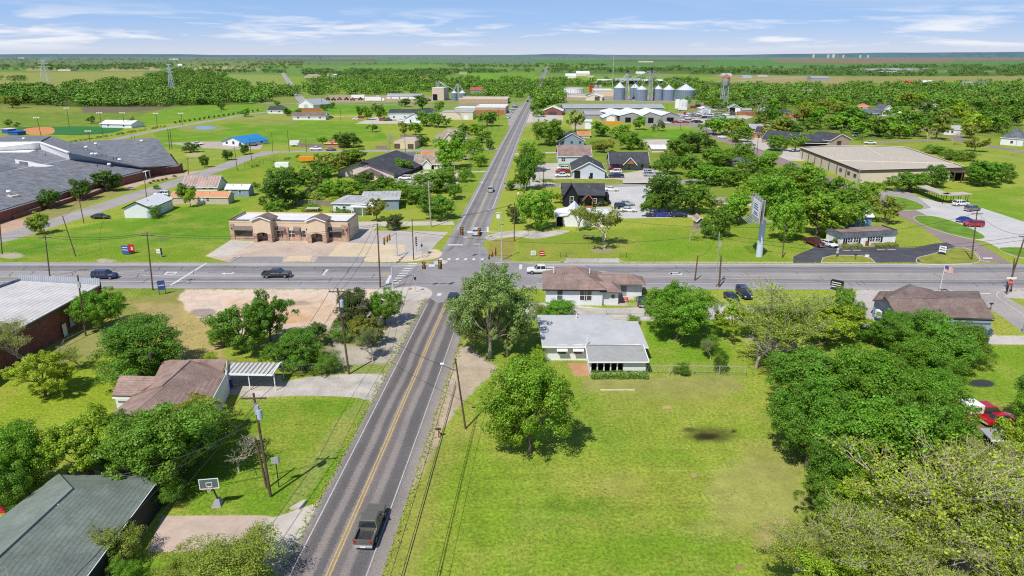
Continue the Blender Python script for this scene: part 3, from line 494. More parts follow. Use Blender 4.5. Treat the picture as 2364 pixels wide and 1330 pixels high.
lot([(1225,378),(1290,377),(1290,410),(1235,430),(1218,428),(1222,400)],'concrete',.014); lot([(1230,412),(1290,410),(1500,395),(1540,397),(1530,428),(1230,430)],'concrete',.012); lot([(1395,408),(1500,390),(1545,400),(1530,427),(1440,425)],'concrete',.016)
sheet('grass_island',[(1284,414),(1420,414),(1437,420),(1420,426),(1290,425)],'dry_lawn',.05,True)
lot([(1393,432),(1505,430),(1500,450),(1490,478),(1470,500),(1420,500),(1410,470),(1398,452)],'pale_concrete',.018); lot([(1410,480),(1460,476),(1590,490),(1600,502),(1430,505)],'pale_concrete',.021)
lot([(1375,478),(1420,477),(1415,500),(1380,500)],'concrete',.014,name='pavement')
lot([(820,286),(850,275),(870,269),(885,280),(930,278),(975,280),(970,285),(880,286)],'concrete',.014); lot([(1170,262),(1205,245),(1212,245),(1190,290),(1175,292)],'street_asphalt',.02)
lot([(1218,250),(1250,262),(1300,262),(1300,280),(1215,283)],'concrete',.012); lot([(1560,285),(1700,262),(1740,270),(1640,300),(1610,292)],'concrete',.014)
lot([(1470,322),(1545,322),(1560,335),(1470,334)],'concrete',.014); lot([(1700,310),(1760,312),(1790,340),(1870,345),(1950,336),(1990,340),(1850,372),(1790,370),(1720,335)],'concrete',.014)
lot([(1240,404),(1222,430),(1230,431),(1250,404)],'concrete',.018)
sheet('grass_island',[(1770,345),(1805,347),(1800,360),(1765,358)],'lawn',.05,True)
lot([(60,297),(118,294),(120,309),(60,310)],(lambda: mat('infield',(.55,.24,.09),.95,.1,.1,world=True) and 'infield')(),.02,True,'infield'); lot([(-60,318),(10,315),(30,320),(0,330),(-60,332)],'infield',.02,True,'infield')
lot([(20,295),(250,292),(285,297),(250,308),(150,312),(40,305)],(lambda: mat('outfield',(.035,.16,.03),.95,.1,.1,world=True) and 'outfield')(),.010,True,'outfield')
lot([(452,292),(480,291),(500,295),(480,299),(456,298)],'water',.02,True,'pond_water'); lot([(1943,160),(2110,157),(2147,158),(2100,163),(1990,163)],'grey_metal_roof',.4,False,'greenhouse_field')
# foreground drives
lot([(340,1275),(375,1191),(610,1190),(640,1196),(600,1240),(560,1275)],'pink_paving',.010,name='driveway'); lot([(590,1290),(612,1200),(650,1190),(700,1172),(735,1160),(755,1155),(660,1325),(640,1330)],'concrete',.013,name='driveway')
lot([(520,905),(660,880),(740,868),(880,868),(880,930),(820,918),(700,914),(600,918),(540,912)],'gravel',.012,True,'driveway'); lot([(505,866),(650,866),(655,900),(520,905)],'concrete',.015,name='paved_lot')
lot([(1190,706),(1262,706),(1420,712),(1700,702),(1720,728),(1500,732),(1350,736),(1200,740),(1150,722)],'gravel',.012,True,'driveway')
kerb([(530,607),(555,593),(478,593)],False,closed=False); kerb([(600,668),(700,664),(870,664)],False,h=.02,closed=False)
kerb([(1140,608),(1170,606),(1290,605.5),(1303,600),(1312,597)],False,closed=False); kerb([(1424,597),(1432,602),(1440,606),(1830,606.5)],False,closed=False); kerb([(2285,606),(2262,600),(2250,585)],True,closed=False); kerb([(2364,668),(2320,670),(2300,684),(2325,704),(2364,730)],True,closed=False)
# markings
def dash(c,off,w,z,m='line_white',on=None,gap=0):
    c2=resample(c,3)
    if on is None: strip('road_marking',c,off-w/2,off+w/2,m,z); return
    i=0; k=int(on/3); g=int(gap/3)
    while i+k<len(c2): strip('road_marking',c2[i:i+k+1],off-w/2,off+w/2,m,z); i+=k+g
def cut(c,a,b,ax=1): return [p for p in c if a<=p[ax]<=b]
sw=cut(south,-60,P(989,697).y+1)
dash(sw,-3.42,.13,.030,'line_worn'); dash(cut(south,-60,P(1047,764).y),3.42,.11,.030,'line_worn'); dash(sw,-.17,.13,.030,'line_yellow'); dash(sw,.17,.13,.030,'line_yellow')
nn=cut(north,P(1110,545).y,900)
dash(nn,-3.6,.16,.034); dash(cut(north,P(1,500).y,900),3.6,.16,.034); dash(nn,-.15,.12,.034,'line_faded'); dash(nn,.15,.12,.034,'line_faded')
HL=cut(hwy,-400,P(885,640).x,0); HR=cut(hwy,P(1215,640).x,400,0)
for pts,m in (([(-300,612),(470,612),(900,612.5)],'line_white'),([(330,637),(885,638)],'line_white'),([(-300,650),(885,651)],'line_white'),([(-300,641),(0,639.5),(150,637)],'line_faded'),([(-300,626),(0,626.5),(200,628),(332,625)],'line_faded'),([(100,638),(220,632),(332,625.5)],'line_faded'),
              ([(1240,611.5),(1610,611.5),(2240,611.5)],'line_white'),([(1420,640),(1610,638.6),(2000,632),(2700,628)],'line_faded'),([(1900,646),(2240,646),(2700,645)],'line_faded'),([(1640,644),(1860,643)],'line_faded'),([(1240,655),(1600,655.5),(2180,656)],'line_white'),([(1290,626),(1400,627.5)],'line_white')):
    strip('road_marking',resample([P(*p) for p in pts],8),-.1,.1,m,.036)
def mark(pts,m='line_white',z=.040): sheet('road_marking',pts,m,z)
mark([(474,608),(479,608),(396,660),(389,660)]); mark([(888,655),(897,655),(905,636),(899,636)]); mark([(1198,622),(1205,622),(1206,611),(1199,611)]); mark([(742,636),(748,636),(759,622.5),(753,622.5)])
for i in range(9):
    y=608+i*5.6; x=943-i*5.2; mark([(x,y),(x+20,y),(x+18.7,y+1.9),(x-1.3,y+1.9)])
for i in range(6): mark([(1016+i*19,596.5),(1022+i*19,596.5),(1020+i*19,601),(1013+i*19,601)])
mark([(1011,677),(1020,677),(1017,684),(1008,684)]); mark([(1034,564.5),(1069,564.5),(1068,567),(1033,567)]); mark([(1070,547),(1078,547),(1077,549),(1069,549)]); mark([(1128,484),(1134,484),(1133,486),(1127,486)])
mark([(385,628),(411,628),(403,634.5),(377,634.5)]); mark([(388,630),(405,630),(400,633),(383,633)],'grey_asphalt',.046)
def arrow(x,y,s,f=1): mark([(x,y),(x+8*s,y-3.*s*abs(f)),(x+8*s,y-1*s),(x+22*s,y-1*s),(x+28*s,y-4*s),(x+32*s,y-1.5*s),(x+24*s,y+1*s),(x+8*s,y+1.*s),(x+8*s,y+3*s)])
arrow(511,632,1.); arrow(1543,632,.95); mark([(1546,629),(1574,629.5),(1575,635),(1549,635)]); mark([(1551,631),(1569,631),(1570,633.5),(1553,633.5)],'grey_asphalt',.046)
mark([(2268,595),(2290,595),(2292,598),(2270,598)]); mark([(2262,677),(2286,677),(2288,679),(2264,679)])
# tar-sealed cracks
random.seed(5)
def crack(x,y,dx,dy,n=5,w=.1):
    mb=MB(); pts=[]
    for i in range(n+1): pts.append(P(x+dx*i/n+random.uniform(-3,3)*.8, y+dy*i/n+random.uniform(-.8,.8)))
    strip('road_crack',pts,-w/2,w/2,'tar',.044)
for i in range(34): 
    x=random.uniform(330,900) if i%3 else random.uniform(0,330); y=random.uniform(614,654); crack(x,y,random.uniform(-14,-4),random.uniform(5,11),4,.12)
for i in range(24): 
    x=random.uniform(1250,2330); y=random.uniform(610,656); crack(x,y,random.uniform(4,16),random.uniform(3,9),4,.12)
for a in ((600,622,300,0),(480,629.5,180,1),(460,646,420,1),(1640,618,500,0),(1990,652,330,1),(520,617,390,1),(90,616,300,0)): crack(*a,n=26,w=.11)
for a in ((1095,590,-140,40),(930,700,60,-30),(1440,630,160,-14)): crack(*a,n=10,w=.05)
# ---------------------------------------------------------------- buildings
def window(root, u, z, w, h, face='F', L=0, D=0, frame='white_trim', glass='glass', mull=True, small=False):
    """a framed window: face F (front), B, L, R of the local box; u = centre along that face"""
    mb=MB(); pb=MB(); f=.09
    def T(a0,a1,z0,z1,o0,o1,b,mi=0):
        if face=='F': b.box(a0,a1,-o1,-o0,z0,z1,mi)
        elif face=='B': b.box(a0,a1,D+o0,D+o1,z0,z1,mi)
        elif face=='R': b.box(L+o0,L+o1,a0,a1,z0,z1,mi)
        else: b.box(-o1,-o0,a0,a1,z0,z1,mi)
    if small:
        T(u-w/2,u+w/2,z,z+h,-.01,.04,pb); return pb.build('window',glass,root)
    T(u-w/2-f,u+w/2+f,z-f,z,-.02,.06,mb); T(u-w/2-f,u+w/2+f,z+h,z+h+f,-.02,.06,mb); T(u-w/2-f,u-w/2,z,z+h,-.02,.06,mb); T(u+w/2,u+w/2+f,z,z+h,-.02,.06,mb)
    if mull and w>1.4: T(u-.04,u+.04,z,z+h,-.02,.05,mb)
    T(u-w/2,u+w/2,z+h/2-.03,z+h/2+.03,-.02,.05,mb)
    o=mb.build('window',frame,root); T(u-w/2,u+w/2,z,z+h,-.02,.025,pb); pb.build('pane',glass,o); return o
def door(root, u, w=1.0, h=2.1, face='F', L=0, D=0, m='white_paint', z=0., handle=True, name='door'):
    mb=MB()
    if face=='F': mb.box(u-w/2,u+w/2,-.05,.02,z,z+h)
    elif face=='R': mb.box(L-.02,L+.05,u-w/2,u+w/2,z,z+h)
    elif face=='L': mb.box(-.05,.02,u-w/2,u+w/2,z,z+h)
    o=mb.build(name,m,root)
    if handle and face=='F' and w<1.5: MB().box(u+w/2-.16,u+w/2-.08,-.11,-.05,z+1,z+1.12).build('handle','steel',o)
    return o
def roof_mesh(kind, axis, L, D, h, rise, oh, th=.18):
    mb=MB(); x0,x1,y0,y1=-oh,L+oh,-oh,D+oh
    def slab(pts):
        n=len(pts); lo=[(p[0],p[1],p[2]-th) for p in pts]; mb.add(list(pts)+lo,[tuple(range(n)),tuple(range(2*n-1,n-1,-1))]+[(i,(i+1)%n,n+(i+1)%n,n+i) for i in range(n)])
    e=h+.02
    if kind=='flat': slab([(x0,y0,e+th),(x1,y0,e+th),(x1,y1,e+th),(x0,y1,e+th)])
    elif kind=='shed':
        slab([(x0,y0,e+th),(x1,y0,e+th),(x1,y1,e+th+rise),(x0,y1,e+th+rise)])
    elif kind=='gable':
        if axis=='x':
            k=rise/(D/2); r=e+th+rise; lo=r-k*(D/2+oh); m=D/2
            slab([(x0,y0,lo),(x1,y0,lo),(x1,m,r),(x0,m,r)]); slab([(x0,m,r),(x1,m,r),(x1,y1,lo),(x0,y1,lo)])
        else:
            k=rise/(L/2); r=e+th+rise; lo=r-k*(L/2+oh); m=L/2
            slab([(x0,y0,lo),(m,y0,r),(m,y1,r),(x0,y1,lo)]); slab([(m,y0,r),(x1,y0,lo),(x1,y1,lo),(m,y1,r)])
    elif kind=='hip':
        r=e+th+rise
        if L>=D: a,b=(x0+(y1-y0)/2,(y0+y1)/2,r),(x1-(y1-y0)/2,(y0+y1)/2,r); z=e+th; c=[(x0,y0,z),(x1,y0,z),(x1,y1,z),(x0,y1,z)]; slab([c[0],c[1],b,a]); slab([c[2],c[3],a,b]); slab([c[1],c[2],b]); slab([c[3],c[0],a])
        else: a,b=((x0+x1)/2,y0+(x1-x0)/2,r),((x0+x1)/2,y1-(x1-x0)/2,r); z=e+th; c=[(x0,y0,z),(x1,y0,z),(x1,y1,z),(x0,y1,z)]; slab([c[0],c[1],a]); slab([c[1],c[2],b,a]); slab([c[2],c[3],b]); slab([c[3],c[0],a,b])
    return mb
def walls(kind, axis, L, D, h, rise):
    mb=MB(); v=[(0,0,0),(L,0,0),(L,D,0),(0,D,0),(0,0,h),(L,0,h),(L,D,h),(0,D,h)]
    f=[(0,1,5,4),(1,2,6,5),(2,3,7,6),(3,0,4,7)]
    if kind=='gable' and axis=='x': v+=[(0,D/2,h+rise),(L,D/2,h+rise)]; f+=[(4,7,8),(5,6,9)]
    elif kind=='gable': v+=[(L/2,0,h+rise),(L/2,D,h+rise)]; f+=[(4,5,8),(6,7,9)]
    elif kind=='shed': v+=[(0,D,h+rise),(L,D,h+rise)]; f+=[(4,7,8),(5,6,9),(6,7,8,9)]
    else: f.append((4,5,6,7))
    return mb.add(v,f)
def building(name, label, cat, A, B, d, eave, roof='gable', axis='x', ridge=None, rise=None, wm='white_siding', rm='brown_shingle', oh=.4, h=None, lm=None, wins=(), doors=(), auto_w=0, side=None, fr='white_trim', parapet=0, trim='white_trim', group=None, wh=1.3, wz=1.0, vents=0):
    a=P(*A); b=P(*B); v=b-a; L=v.length; ang=atan2(v.y,v.x); root=empty(name,a,ang)
    if h is None: h=HT(a,eave)
    n=Vector((-v.y,v.x,0)).normalized()
    if rise is None:
        if ridge is None: rise=0
        else:
            mid=(a+b)/2+n*(d/2 if axis=='x' and roof!='shed' else (d if roof=='shed' else 0)); rise=HT(mid,ridge)-h
            if axis=='y' and roof=='gable': rise=HT((a+b)/2,ridge)-h
            rise=max(.3,rise)
    root['L']=L; root['h']=h; root['rise']=rise
    walls(roof,axis,L,d,h,rise).build('wall',wm,root)
    if parapet:
        mb=MB(); t=.25; z0=h-.02; z1=h+parapet
        mb.box(-.05,L+.05,-.05,t,z0,z1); mb.box(-.05,L+.05,d-t,d+.05,z0,z1); mb.box(-.05,t,t,d-t,z0,z1); mb.box(L-t,L+.05,t,d-t,z0,z1); mb.build('parapet',trim,root)
        MB().box(t,L-t,t,d-t,h-.1,h+.15).build('roof',rm,root)
    else:
        r=roof_mesh(roof,axis,L,d,h,rise,oh).build('roof',rm,root)
        if trim and roof in('hip','shed','flat'):
            mb=MB(); e=h+.01; o=oh-.02
            mb.box(-oh-.03,L+oh+.03,-oh-.05,-oh-.005,e-.06,e+.16); mb.box(L+oh+.005,L+oh+.05,-oh,d+oh,e-.06,e+.16); mb.build('gutter',trim,root)
        elif trim:
            mb=MB(); q=oh
            if axis=='x':
                k=rise/(d/2); zr=h+.20+rise; zl=zr-k*(d/2+q)
                for X in (-q-.04,L+q+.04): mb.bar((X,-q-.03,zl-.08),(X,d/2,zr-.08),.07,.26); mb.bar((X,d/2,zr-.08),(X,d+q,zl-.08),.07,.26)
                mb.bar((-q-.04,-q-.04,zl-.1),(L+q+.04,-q-.04,zl-.1),.07,.2)
            else:
                k=rise/(L/2); zr=h+.20+rise; zl=zr-k*(L/2+q)
                mb.bar((-q-.03,-q-.04,zl-.08),(L/2,-q-.04,zr-.08),.07,.26); mb.bar((L/2,-q-.04,zr-.08),(L+q+.03,-q-.04,zl-.08),.07,.26)
                for X in (-q-.04,L+q+.04): mb.bar((X,-q,zl-.1),(X,d+q,zl-.1),.07,.2)
            mb.build('fascia',trim,root)
    small=depth(a)>330
    if auto_w:
        k=max(1,int(L/auto_w))
        for i in range(k): window(root,L*(i+.5)/k,min(wz,h*.4),min(1.1,L/k*.5),min(wh,h*.5),'F',L,d,fr,small=small)
    for w in wins:
        u,z,ww,hh=w[:4]; face=w[4] if len(w)>4 else 'F'; LL=L if face in 'FB' else d
        window(root,u*LL if abs(u)<=1 else u,z,ww,hh,face,L,d,fr,*(w[5:6] or ()),small=small)
    for q in doors:
        u,ww,hh,mm=q[:4]; face=q[4] if len(q)>4 else 'F'; LL=L if face in 'FB' else d; door(root,u*LL,ww,hh,face,L,d,mm)
    if roof in('gable','hip') and depth(a)<340 and not vents and L>6: vents=2
    if vents:
        for i in range(vents):
            x=L*(.28+.37*i); zz=h+(rise*.6 if axis=='x' or roof=='hip' else rise*(1-abs(x/L-.5)*2)); MB().cyl((x,d*.3,zz-.3),(x,d*.3,zz+.75),.12,n=8).build('vent_pipe','steel',root)
    tag(root,label,cat,group,lm); return root
Bd=building
# strip mall --------------------------------------------------
A,B=(534.5,553),(805.5,557.5); a=P(*A); b=P(*B); D=(P(826,534)-b).length-1
r=Bd('shop_building','single storey tan shopfront building with stone piers and two gabled arched entries','building',A,B,D,513,'flat',wm='tan_stucco',rm='white_roof',parapet=.55,trim='tan_stucco',lm='the tan shopfronts')
L=r['L']; h=r['h']
MB().box(-.12,L+.12,-.10,.0,0,.95).build('stone_base','ledge_stone',r)
for x,w in ((.55,1.1),(L*.385,.6),(L*.475,1.4),(L*.575,1.4),(L-.9,1.5)): MB().box(x-w/2,x+w/2,-.28,.0,0,h*.78 if 2<x<L-2 else h*.93).build('stone_pier','ledge_stone',r)
MB().box(L,L+.12,0,1.4,0,h*.93).build('stone_pier','ledge_stone',r)
mb=MB(); mb.box(-.12,L+.12,-.14,.28,h+.55,h+.66); mb.box(-.12,.28,.28,D+.1,h+.55,h+.66); mb.box(L-.28,L+.12,.28,D+.1,h+.55,h+.66); mb.build('cornice','brown_trim',r)
for x0,x1 in ((.045,.185),(.815,.955)):
    window(r,(x0+x1)/2*L,.95,(x1-x0)*L,h*.42,'F',L,D,'brown_trim')
for x in (.345,.43,.52,.61): window(r,x*L,.95,1.9 if x!=.43 else 2.4,h*.38,'F',L,D,'white_trim')
def awning(r,x0,x1,z,m='brown_awning',o=1.0,dz=.9):
    mb=MB(); mb.add([(x0,-.08,z),(x1,-.08,z),(x1,-o,z-dz),(x0,-o,z-dz),(x0,-.08,z-dz),(x1,-.08,z-dz)],[(0,1,2,3),(0,3,4),(1,5,2)]); mb.build('awning',m,r)
for x0,x1 in ((.03,.20),(.325,.375),(.405,.475),(.545,.60),(.80,.965)): awning(r,x0*L,x1*L,h*.80)
for x0,x1 in ((.228,.378),(.685,.835)):
    X0,X1=x0*L,x1*L; m=(X0+X1)/2; w=X1-X0; g=MB(); top=h+1.15; pk=top+.85; y0,y1=-2.2,2.5
    # front face with an arched opening
    aw=w*.33; sp=h*.42; pts=[(X0,y0,0),(m-aw,y0,0)]; 
    left=[(X0,y0,0),(m-aw,y0,0),(m-aw,y0,sp)]+[(m-aw*cos(t),y0,sp+aw*.45*sin(t)) for t in [pi/2*k/4 for k in range(1,5)]]+[(m,y0,pk),(X0,y0,top)]
    right=[(2*m-p[0],p[1],p[2]) for p in left]
    g.poly(left); g.poly(right[::-1]); g.add([(X0,y0,0),(X0,y1,0),(X0,y1,top),(X0,y0,top),(X1,y0,0),(X1,y1,0),(X1,y1,top),(X1,y0,top),(m,y1,pk)],[(0,1,2,3),(4,7,6,5),(2,8,6)])
    g.build('entry_tower','tan_stucco',r)
    for X in (X0+.35,X1-.35): MB().box(X-.5,X+.5,y0-.12,y0+.45,0,h*.5).build('stone_pier','ledge_stone',r)
    rf=MB(); k=.35
    rf.add([(X0-k,y0-k,top),(m,y0-k,pk+.12),(X1+k,y0-k,top),(X0-k,y1,top),(m,y1,pk+.12),(X1+k,y1,top)],[(0,1,4,3),(1,2,5,4)]); o=rf.build('tower_roof','dark_brown_shingle',r); md=o.modifiers.new('thick','SOLIDIFY'); md.thickness=.18
    t=MB(); t.bar((X0-k,y0-k-.03,top-.1),(m,y0-k-.03,pk),.08,.22); t.bar((m,y0-k-.03,pk),(X1+k,y0-k-.03,top-.1),.08,.22); t.build('fascia','white_trim',r)
    dr=MB(); dr.box(m-.95,m+.95,-.06,.0,0,2.5); d_=dr.build('door','glass',r); MB().box(m-.04,m+.04,-.10,-.05,0,2.5).build('door_frame','brown_trim',d_)
for x in (.02,.235,.395,.655,.99):
    MB().box(x*L-.12,x*L+.12,-.45,-.28,h*.62,h*.62+.4).build('wall_lamp','black_trim',r)
# brown hipped house beside the highway ----------------------------
r=Bd('house','white walled house with brown hipped roof standing beside the highway','house',(1259.5,704),(1390,705.5),9.8,668,'hip',ridge=617,wm='white_board',rm='brown_shingle',trim='black_trim',oh=.6,lm='the brown hipped white house',wins=[(.25,1.,1.0,1.9,'F','green_glass'),(.66,1.,1.2,1.9),(.75,1.,1.2,1.9)],fr='white_trim')
L,h=r['L'],r['h']
MB().box(L,L+3.,.6,4.2,0,h*.88).build('side_wing','white_board',r); 
mb=MB(); mb.add([(L-.6,-.3,h*.9),(L+3.5,-.3,h*.9),(L+3.5,4.6,h*.9),(L-.6,4.6,h*.9),(L-.6,2.2,h*.9+1.2),(L+1.6,2.2,h*.9+1.2)],[(0,1,5,4),(1,2,5),(2,3,4,5)]); o=mb.build('wing_roof','brown_shingle',r); o.modifiers.new('thick','SOLIDIFY').thickness=.15
mb=MB(); mb.box(L+1.7,L+2.3,.52,.6,1.3,1.9); mb.build('window','glass',r)
MB().box(L+3.,L+8.,5.2,8.,0,h*.9).build('rear_wing','white_board',r)
mb=MB(); mb.add([(L-.5,4.,h*.92),(L+8.6,4.,h*.92),(L+8.6,9.,h*.92),(L-.5,9.,h*.92),(L-.5,6.5,h+1.1),(L+6,6.5,h+1.1)],[(0,1,5,4),(1,2,5),(2,3,4,5)]); o=mb.build('rear_roof','brown_shingle',r); o.modifiers.new('thick','SOLIDIFY').thickness=.15
door(r,L+4.6,1.,2.1,m='grey_siding').location=(0,5.2,0)
for x in (.15,.8): MB().cyl((x*L,5,h+1.6),(x*L,5,h+2.6),.1,n=8).build('vent_pipe','white_paint',r)
MB().box(L+3.2,L+6.4,3.2,5.1,0,.12).build('porch_slab','concrete',r)
# old white house with grey roof ----------------------------------
a=P(1259.5,832); b=P(1489,832); Lm=(b-a).length
r=Bd('house','old white clapboard house with pale grey roof and screened porch by the meadow','house',(1259.5,832),(1361.6,832),10.5,796,'flat',wm='old_white_siding',rm='grey_membrane',lm='the old white house',h=3.0)
for c in list(r.children):
    if c.name.startswith(('roof','wall','gutter')): bpy.data.objects.remove(c)
h=HT(a,796); Lw=P(1361.6,832).x-a.x; Lt=P(1484,832).x-a.x
mb=MB(); mb.box(0,Lt-.4,0,9.,0,h); mb.build('wall','old_white_siding',r)
zb=h+1.0; mb=MB(); mb.add([(-.6,-.7,h),(Lt+.6,-.7,h-.1),(Lt+.3,7.4,zb-.1),(Lt-3.6,7.4,zb-.1),(Lt-3.9,9.9,zb),(-1.,9.9,zb)],[(0,1,2,3,4,5)]); o=mb.build('roof','grey_membrane',r); o.modifiers.new('thick','SOLIDIFY').thickness=.22
mb=MB(); mb.bar((-.6,-.75,h-.06),(Lt+.6,-.75,h-.16),.06,.22); mb.build('fascia','white_trim',r)
for u in (.36,.72):
    w_=window(r,u*Lw,1.1,1.3,1.1,'F',Lw,9,'white_trim'); mb=MB(); x=u*Lw; mb.add([(x-.8,-.07,2.6),(x+.8,-.07,2.6),(x+.8,-1.0,1.9),(x-.8,-1.0,1.9)],[(0,1,2,3)]); o=mb.build('awning','white_paint',r); o.modifiers.new('t','SOLIDIFY').thickness=.05
MB().cyl((Lw*.92,-.15,0),(Lw*.92,-.15,4.2),.07,n=8).build('vent_pipe','white_paint',r); MB().cyl((Lt*.36,8.5,zb-.2),(Lt*.36,8.5,zb+.7),.1,n=8).build('vent_pipe','white_paint',r)
f=P(1361.6,866)-a; g=P(1489,866)-a; X0,X1,Y0=f.x,g.x,f.y; ha=HT(P(1361.6,866),832)
mb=MB(); mb.box(X0+(X1-X0)*.6,X1,Y0,-.02,0,ha); mb.box(X0,X0+.15,Y0,-.02,0,ha*.98); mb.box(X0,X1,Y0+.02,Y0+.14,ha-.35,ha); mb.box(X0,X0+(X1-X0)*.6,-.2,-.05,0,ha); mb.build('porch_wall','old_white_siding',r)
mb=MB(); n=6
for i in range(n): x=X0+.08+(X1-X0)*.6*i/(n-1); mb.box(x-.09,x+.09,Y0-.02,Y0+.14,0,ha)
mb.build('porch_post','white_paint',r); MB().box(X0+.16,X0+(X1-X0)*.595,Y0+.3,-.21,.02,.14).build('porch_floor','brown_trim',r); MB().box(X0+.17,X0+(X1-X0)*.59,Y0+1.1,Y0+1.2,.15,ha-.4).build('porch_screen','dark_open',r)
mb=MB(); mb.add([(X0-.3,Y0-.5,ha+.03),(X1+.3,Y0-.5,ha+.03),(X1+.3,-.75,ha+.5),(X0-.3,-.75,ha+.5)],[(0,1,2,3)]); o=mb.build('porch_roof','old_roof',r); o.modifiers.new('t','SOLIDIFY').thickness=.15; MB().bar((X0,-.80,ha+.50),(X1,-.80,ha+.46),.10,.10).build('flashing','brown_trim',r)  # dark strip stands in for the shadow line below the main roof eave
mb=MB(); mb.bar((X0-.33,Y0-.55,ha-.05),(X1+.33,Y0-.55,ha-.05),.05,.2); mb.bar((X0-.35,Y0-.5,ha),(X0-.35,-.75,ha+.5),.1,.22); mb.bar((X1+.35,Y0-.5,ha),(X1+.35,-.75,ha+.5),.1,.22); mb.build('fascia','white_trim',r)
# houses built from surveyed roof corners (px, py, height) ---------------
def W3(p, o): v=P(p[0],p[1],p[2]); return (v.x-o.x,v.y-o.y,v.z)
def roofed(name,label,cat,at,rfaces,rm,wruns,wm,lm=None,th=.2,inset=.5,trim='white_trim'):
    o=P(*at); root=empty(name,o); mb=MB()
    for f in rfaces: mb.poly([W3(p,o) for p in f])
    rf=mb.build('roof',rm,root); m=rf.modifiers.new('t','SOLIDIFY'); m.thickness=th; m.offset=-1
    for k,run in enumerate(wruns):
        mb=MB(); t=MB(); pts=[W3(p,o) for p in run]
        for p,q in zip(pts,pts[1:]): mb.poly([(p[0],p[1]+inset,0),(q[0],q[1]+inset,0),(q[0],q[1]+inset,q[2]-.05),(p[0],p[1]+inset,p[2]-.05)]); t.bar((p[0],p[1]-.03,p[2]-.1),(q[0],q[1]-.03,q[2]-.1),.06,.2)
        mb.build('wall',wm,root)
        if trim: t.build('gutter',trim,root)
    tag(root,label,cat,None,lm); return root
# left house with carport
z=3.0
r=roofed('house','brown shingled house with cross gables half hidden by a dark tree','house',(400,912),[
 [(259,915,z),(312,916,z),(378,872,4.3),(278,869,4.3)],
 [(304,916,z),(376,893,5.0),(442,834,5.2),(378,834,3.0),(362,868,3.4),(330,905,3.)],
 [(376,893,5.0),(300,960,5.0),(470,960,3.0),(520,862,3.0),(462,832,5.2),(442,834,5.2)],
 [(376,893,5.0),(304,916,3.0),(262,950,3.0),(300,960,5.0)],
 [(380,834,3.6),(385,829,3.0),(525,829,3.0),(511,862,3.0),(462,833,5.2),(442,833,5.2)]],'plum_shingle',
 [[(259,917,z),(312,918,z),(420,960,z),(470,960,z),(520,866,z),(524,832,z)]],'white_siding','the brown shingled house')
MB().cyl((-3.,1.5,4.6),(-3.,1.5,5.6),.22,n=10).build('vent_pipe','brown_trim',r); w_=P(515,893)
o=P(511,896); root=empty('carport',o); zt=2.5; c=[W3(p,o) for p in ((511,864,zt),(629,866,zt),(648,837,zt),(533,837,zt))]
mb=MB(); mb.poly(c); q=mb.build('carport_roof','ribbed_white',root); q.modifiers.new('t','SOLIDIFY').thickness=.12
mb=MB(); mb.bar(c[0],c[1],.14,.25); mb.bar(c[1],c[2],.14,.25); mb.build('fascia','white_trim',root)
for p in (c[0],(Vector(c[0])+Vector(c[1]))/2,c[1],c[2],c[3]): MB().box(p[0]+.1-.06,p[0]+.1+.06,p[1]+.15,p[1]+.27,0,zt).build('post','white_paint',root)
tag(root,'white ribbed metal carport on thin posts beside the brown-shingled house','carport',None,'the white carport')
# green roof house bottom left
z=2.9; zr=5.3
r=roofed('house','large house with a grey green shingled hip roof in the lower left corner','house',(140,1250),[
 [(138,1096,z),(372,1098,z),(170,1131,zr)],
 [(372,1098,z),(172,1368,z),(0,1289,zr),(170,1131,zr)],
 [(138,1096,z),(170,1131,zr),(0,1289,zr),(-180,1455,zr),(-330,1400,z),(0,1201,z)],
 [(0,1289,zr),(172,1368,z),(105,1460,z),(-180,1455,zr)],
 [(237,1270,z+.02),(130,1284,4.25),(14,1306,5.35),(28,1385,4.6),(170,1375,z)]],'green_shingle',
 [[(372,1100,z),(172,1370,z)],[(372,1100,z),(138,1098,z)]],'charcoal_siding','the green-roofed house',inset=1.1,trim='white_trim')  # walls coloured dark to stand for the shade on this side
p=W3((140,1190,4.1),P(140,1250)); MB().cyl((p[0],p[1],3.7),(p[0],p[1],5.),.16,n=10).build('vent_pipe','cream_wall',r); MB().cyl((p[0],p[1],5.),(p[0],p[1],5.35),.24,.05,n=10).build('vent_cap','white_paint',r)
p=W3((108,1192,4.3),P(140,1250)); MB().cyl((p[0],p[1],4.0),(p[0],p[1],4.6),.07,n=8).build('vent_pipe','rust',r)
# blue house on the right
z=3.; zr=5.4
r=roofed('house','blue grey walled house with broad brown roof right of the wood','house',(2160,760),[
 [(2046,690,zr),(2267,691,zr),(2297,737,z),(2068,730,z)],[(2046,690,zr),(2014,693,z),(2030,672,z),(2260,672,z),(2267,691,zr)],
 [(2046,691,5.2),(2110,660,6.4),(2166,690,5.5)],[(2110,660,6.4),(2166,690,5.5),(2190,690,4.4),(2150,668,4.4)],[(2110,660,6.4),(2046,691,5.2),(2040,682,3.8),(2100,655,3.6)]],'dark_brown_shingle',
 [[(2068,732,z),(2295,739,z)]],'blue_grey_siding','the blue house',trim='black_trim')
o=P(2160,760); v=[W3(p,o) for p in ((2014,694,3.),(2046,690,5.2),(2068,731,3.))]; mb=MB(); mb.poly([(v[0][0]+.4,v[0][1],0),(v[2][0]+.5,v[2][1]+.6,0),(v[2][0]+.5,v[2][1]+.6,2.9),(v[1][0]+.4,v[1][1],5.),(v[0][0]+.4,v[0][1],2.9)]); mb.build('gable_wall','blue_grey_siding',r)
p=((Vector(v[0])*.7+Vector(v[2])*.3)); MB().box(p.x-.35,p.x+.2,p.y-1.,p.y+.2,1.,2.2).build('window','white_trim',r)
MB().box(v[2][0]+22,v[2][0]+24.5,v[2][1]+.45,v[2][1]+.6,.0,2.2).build('garage_door','blue_grey_siding',r)
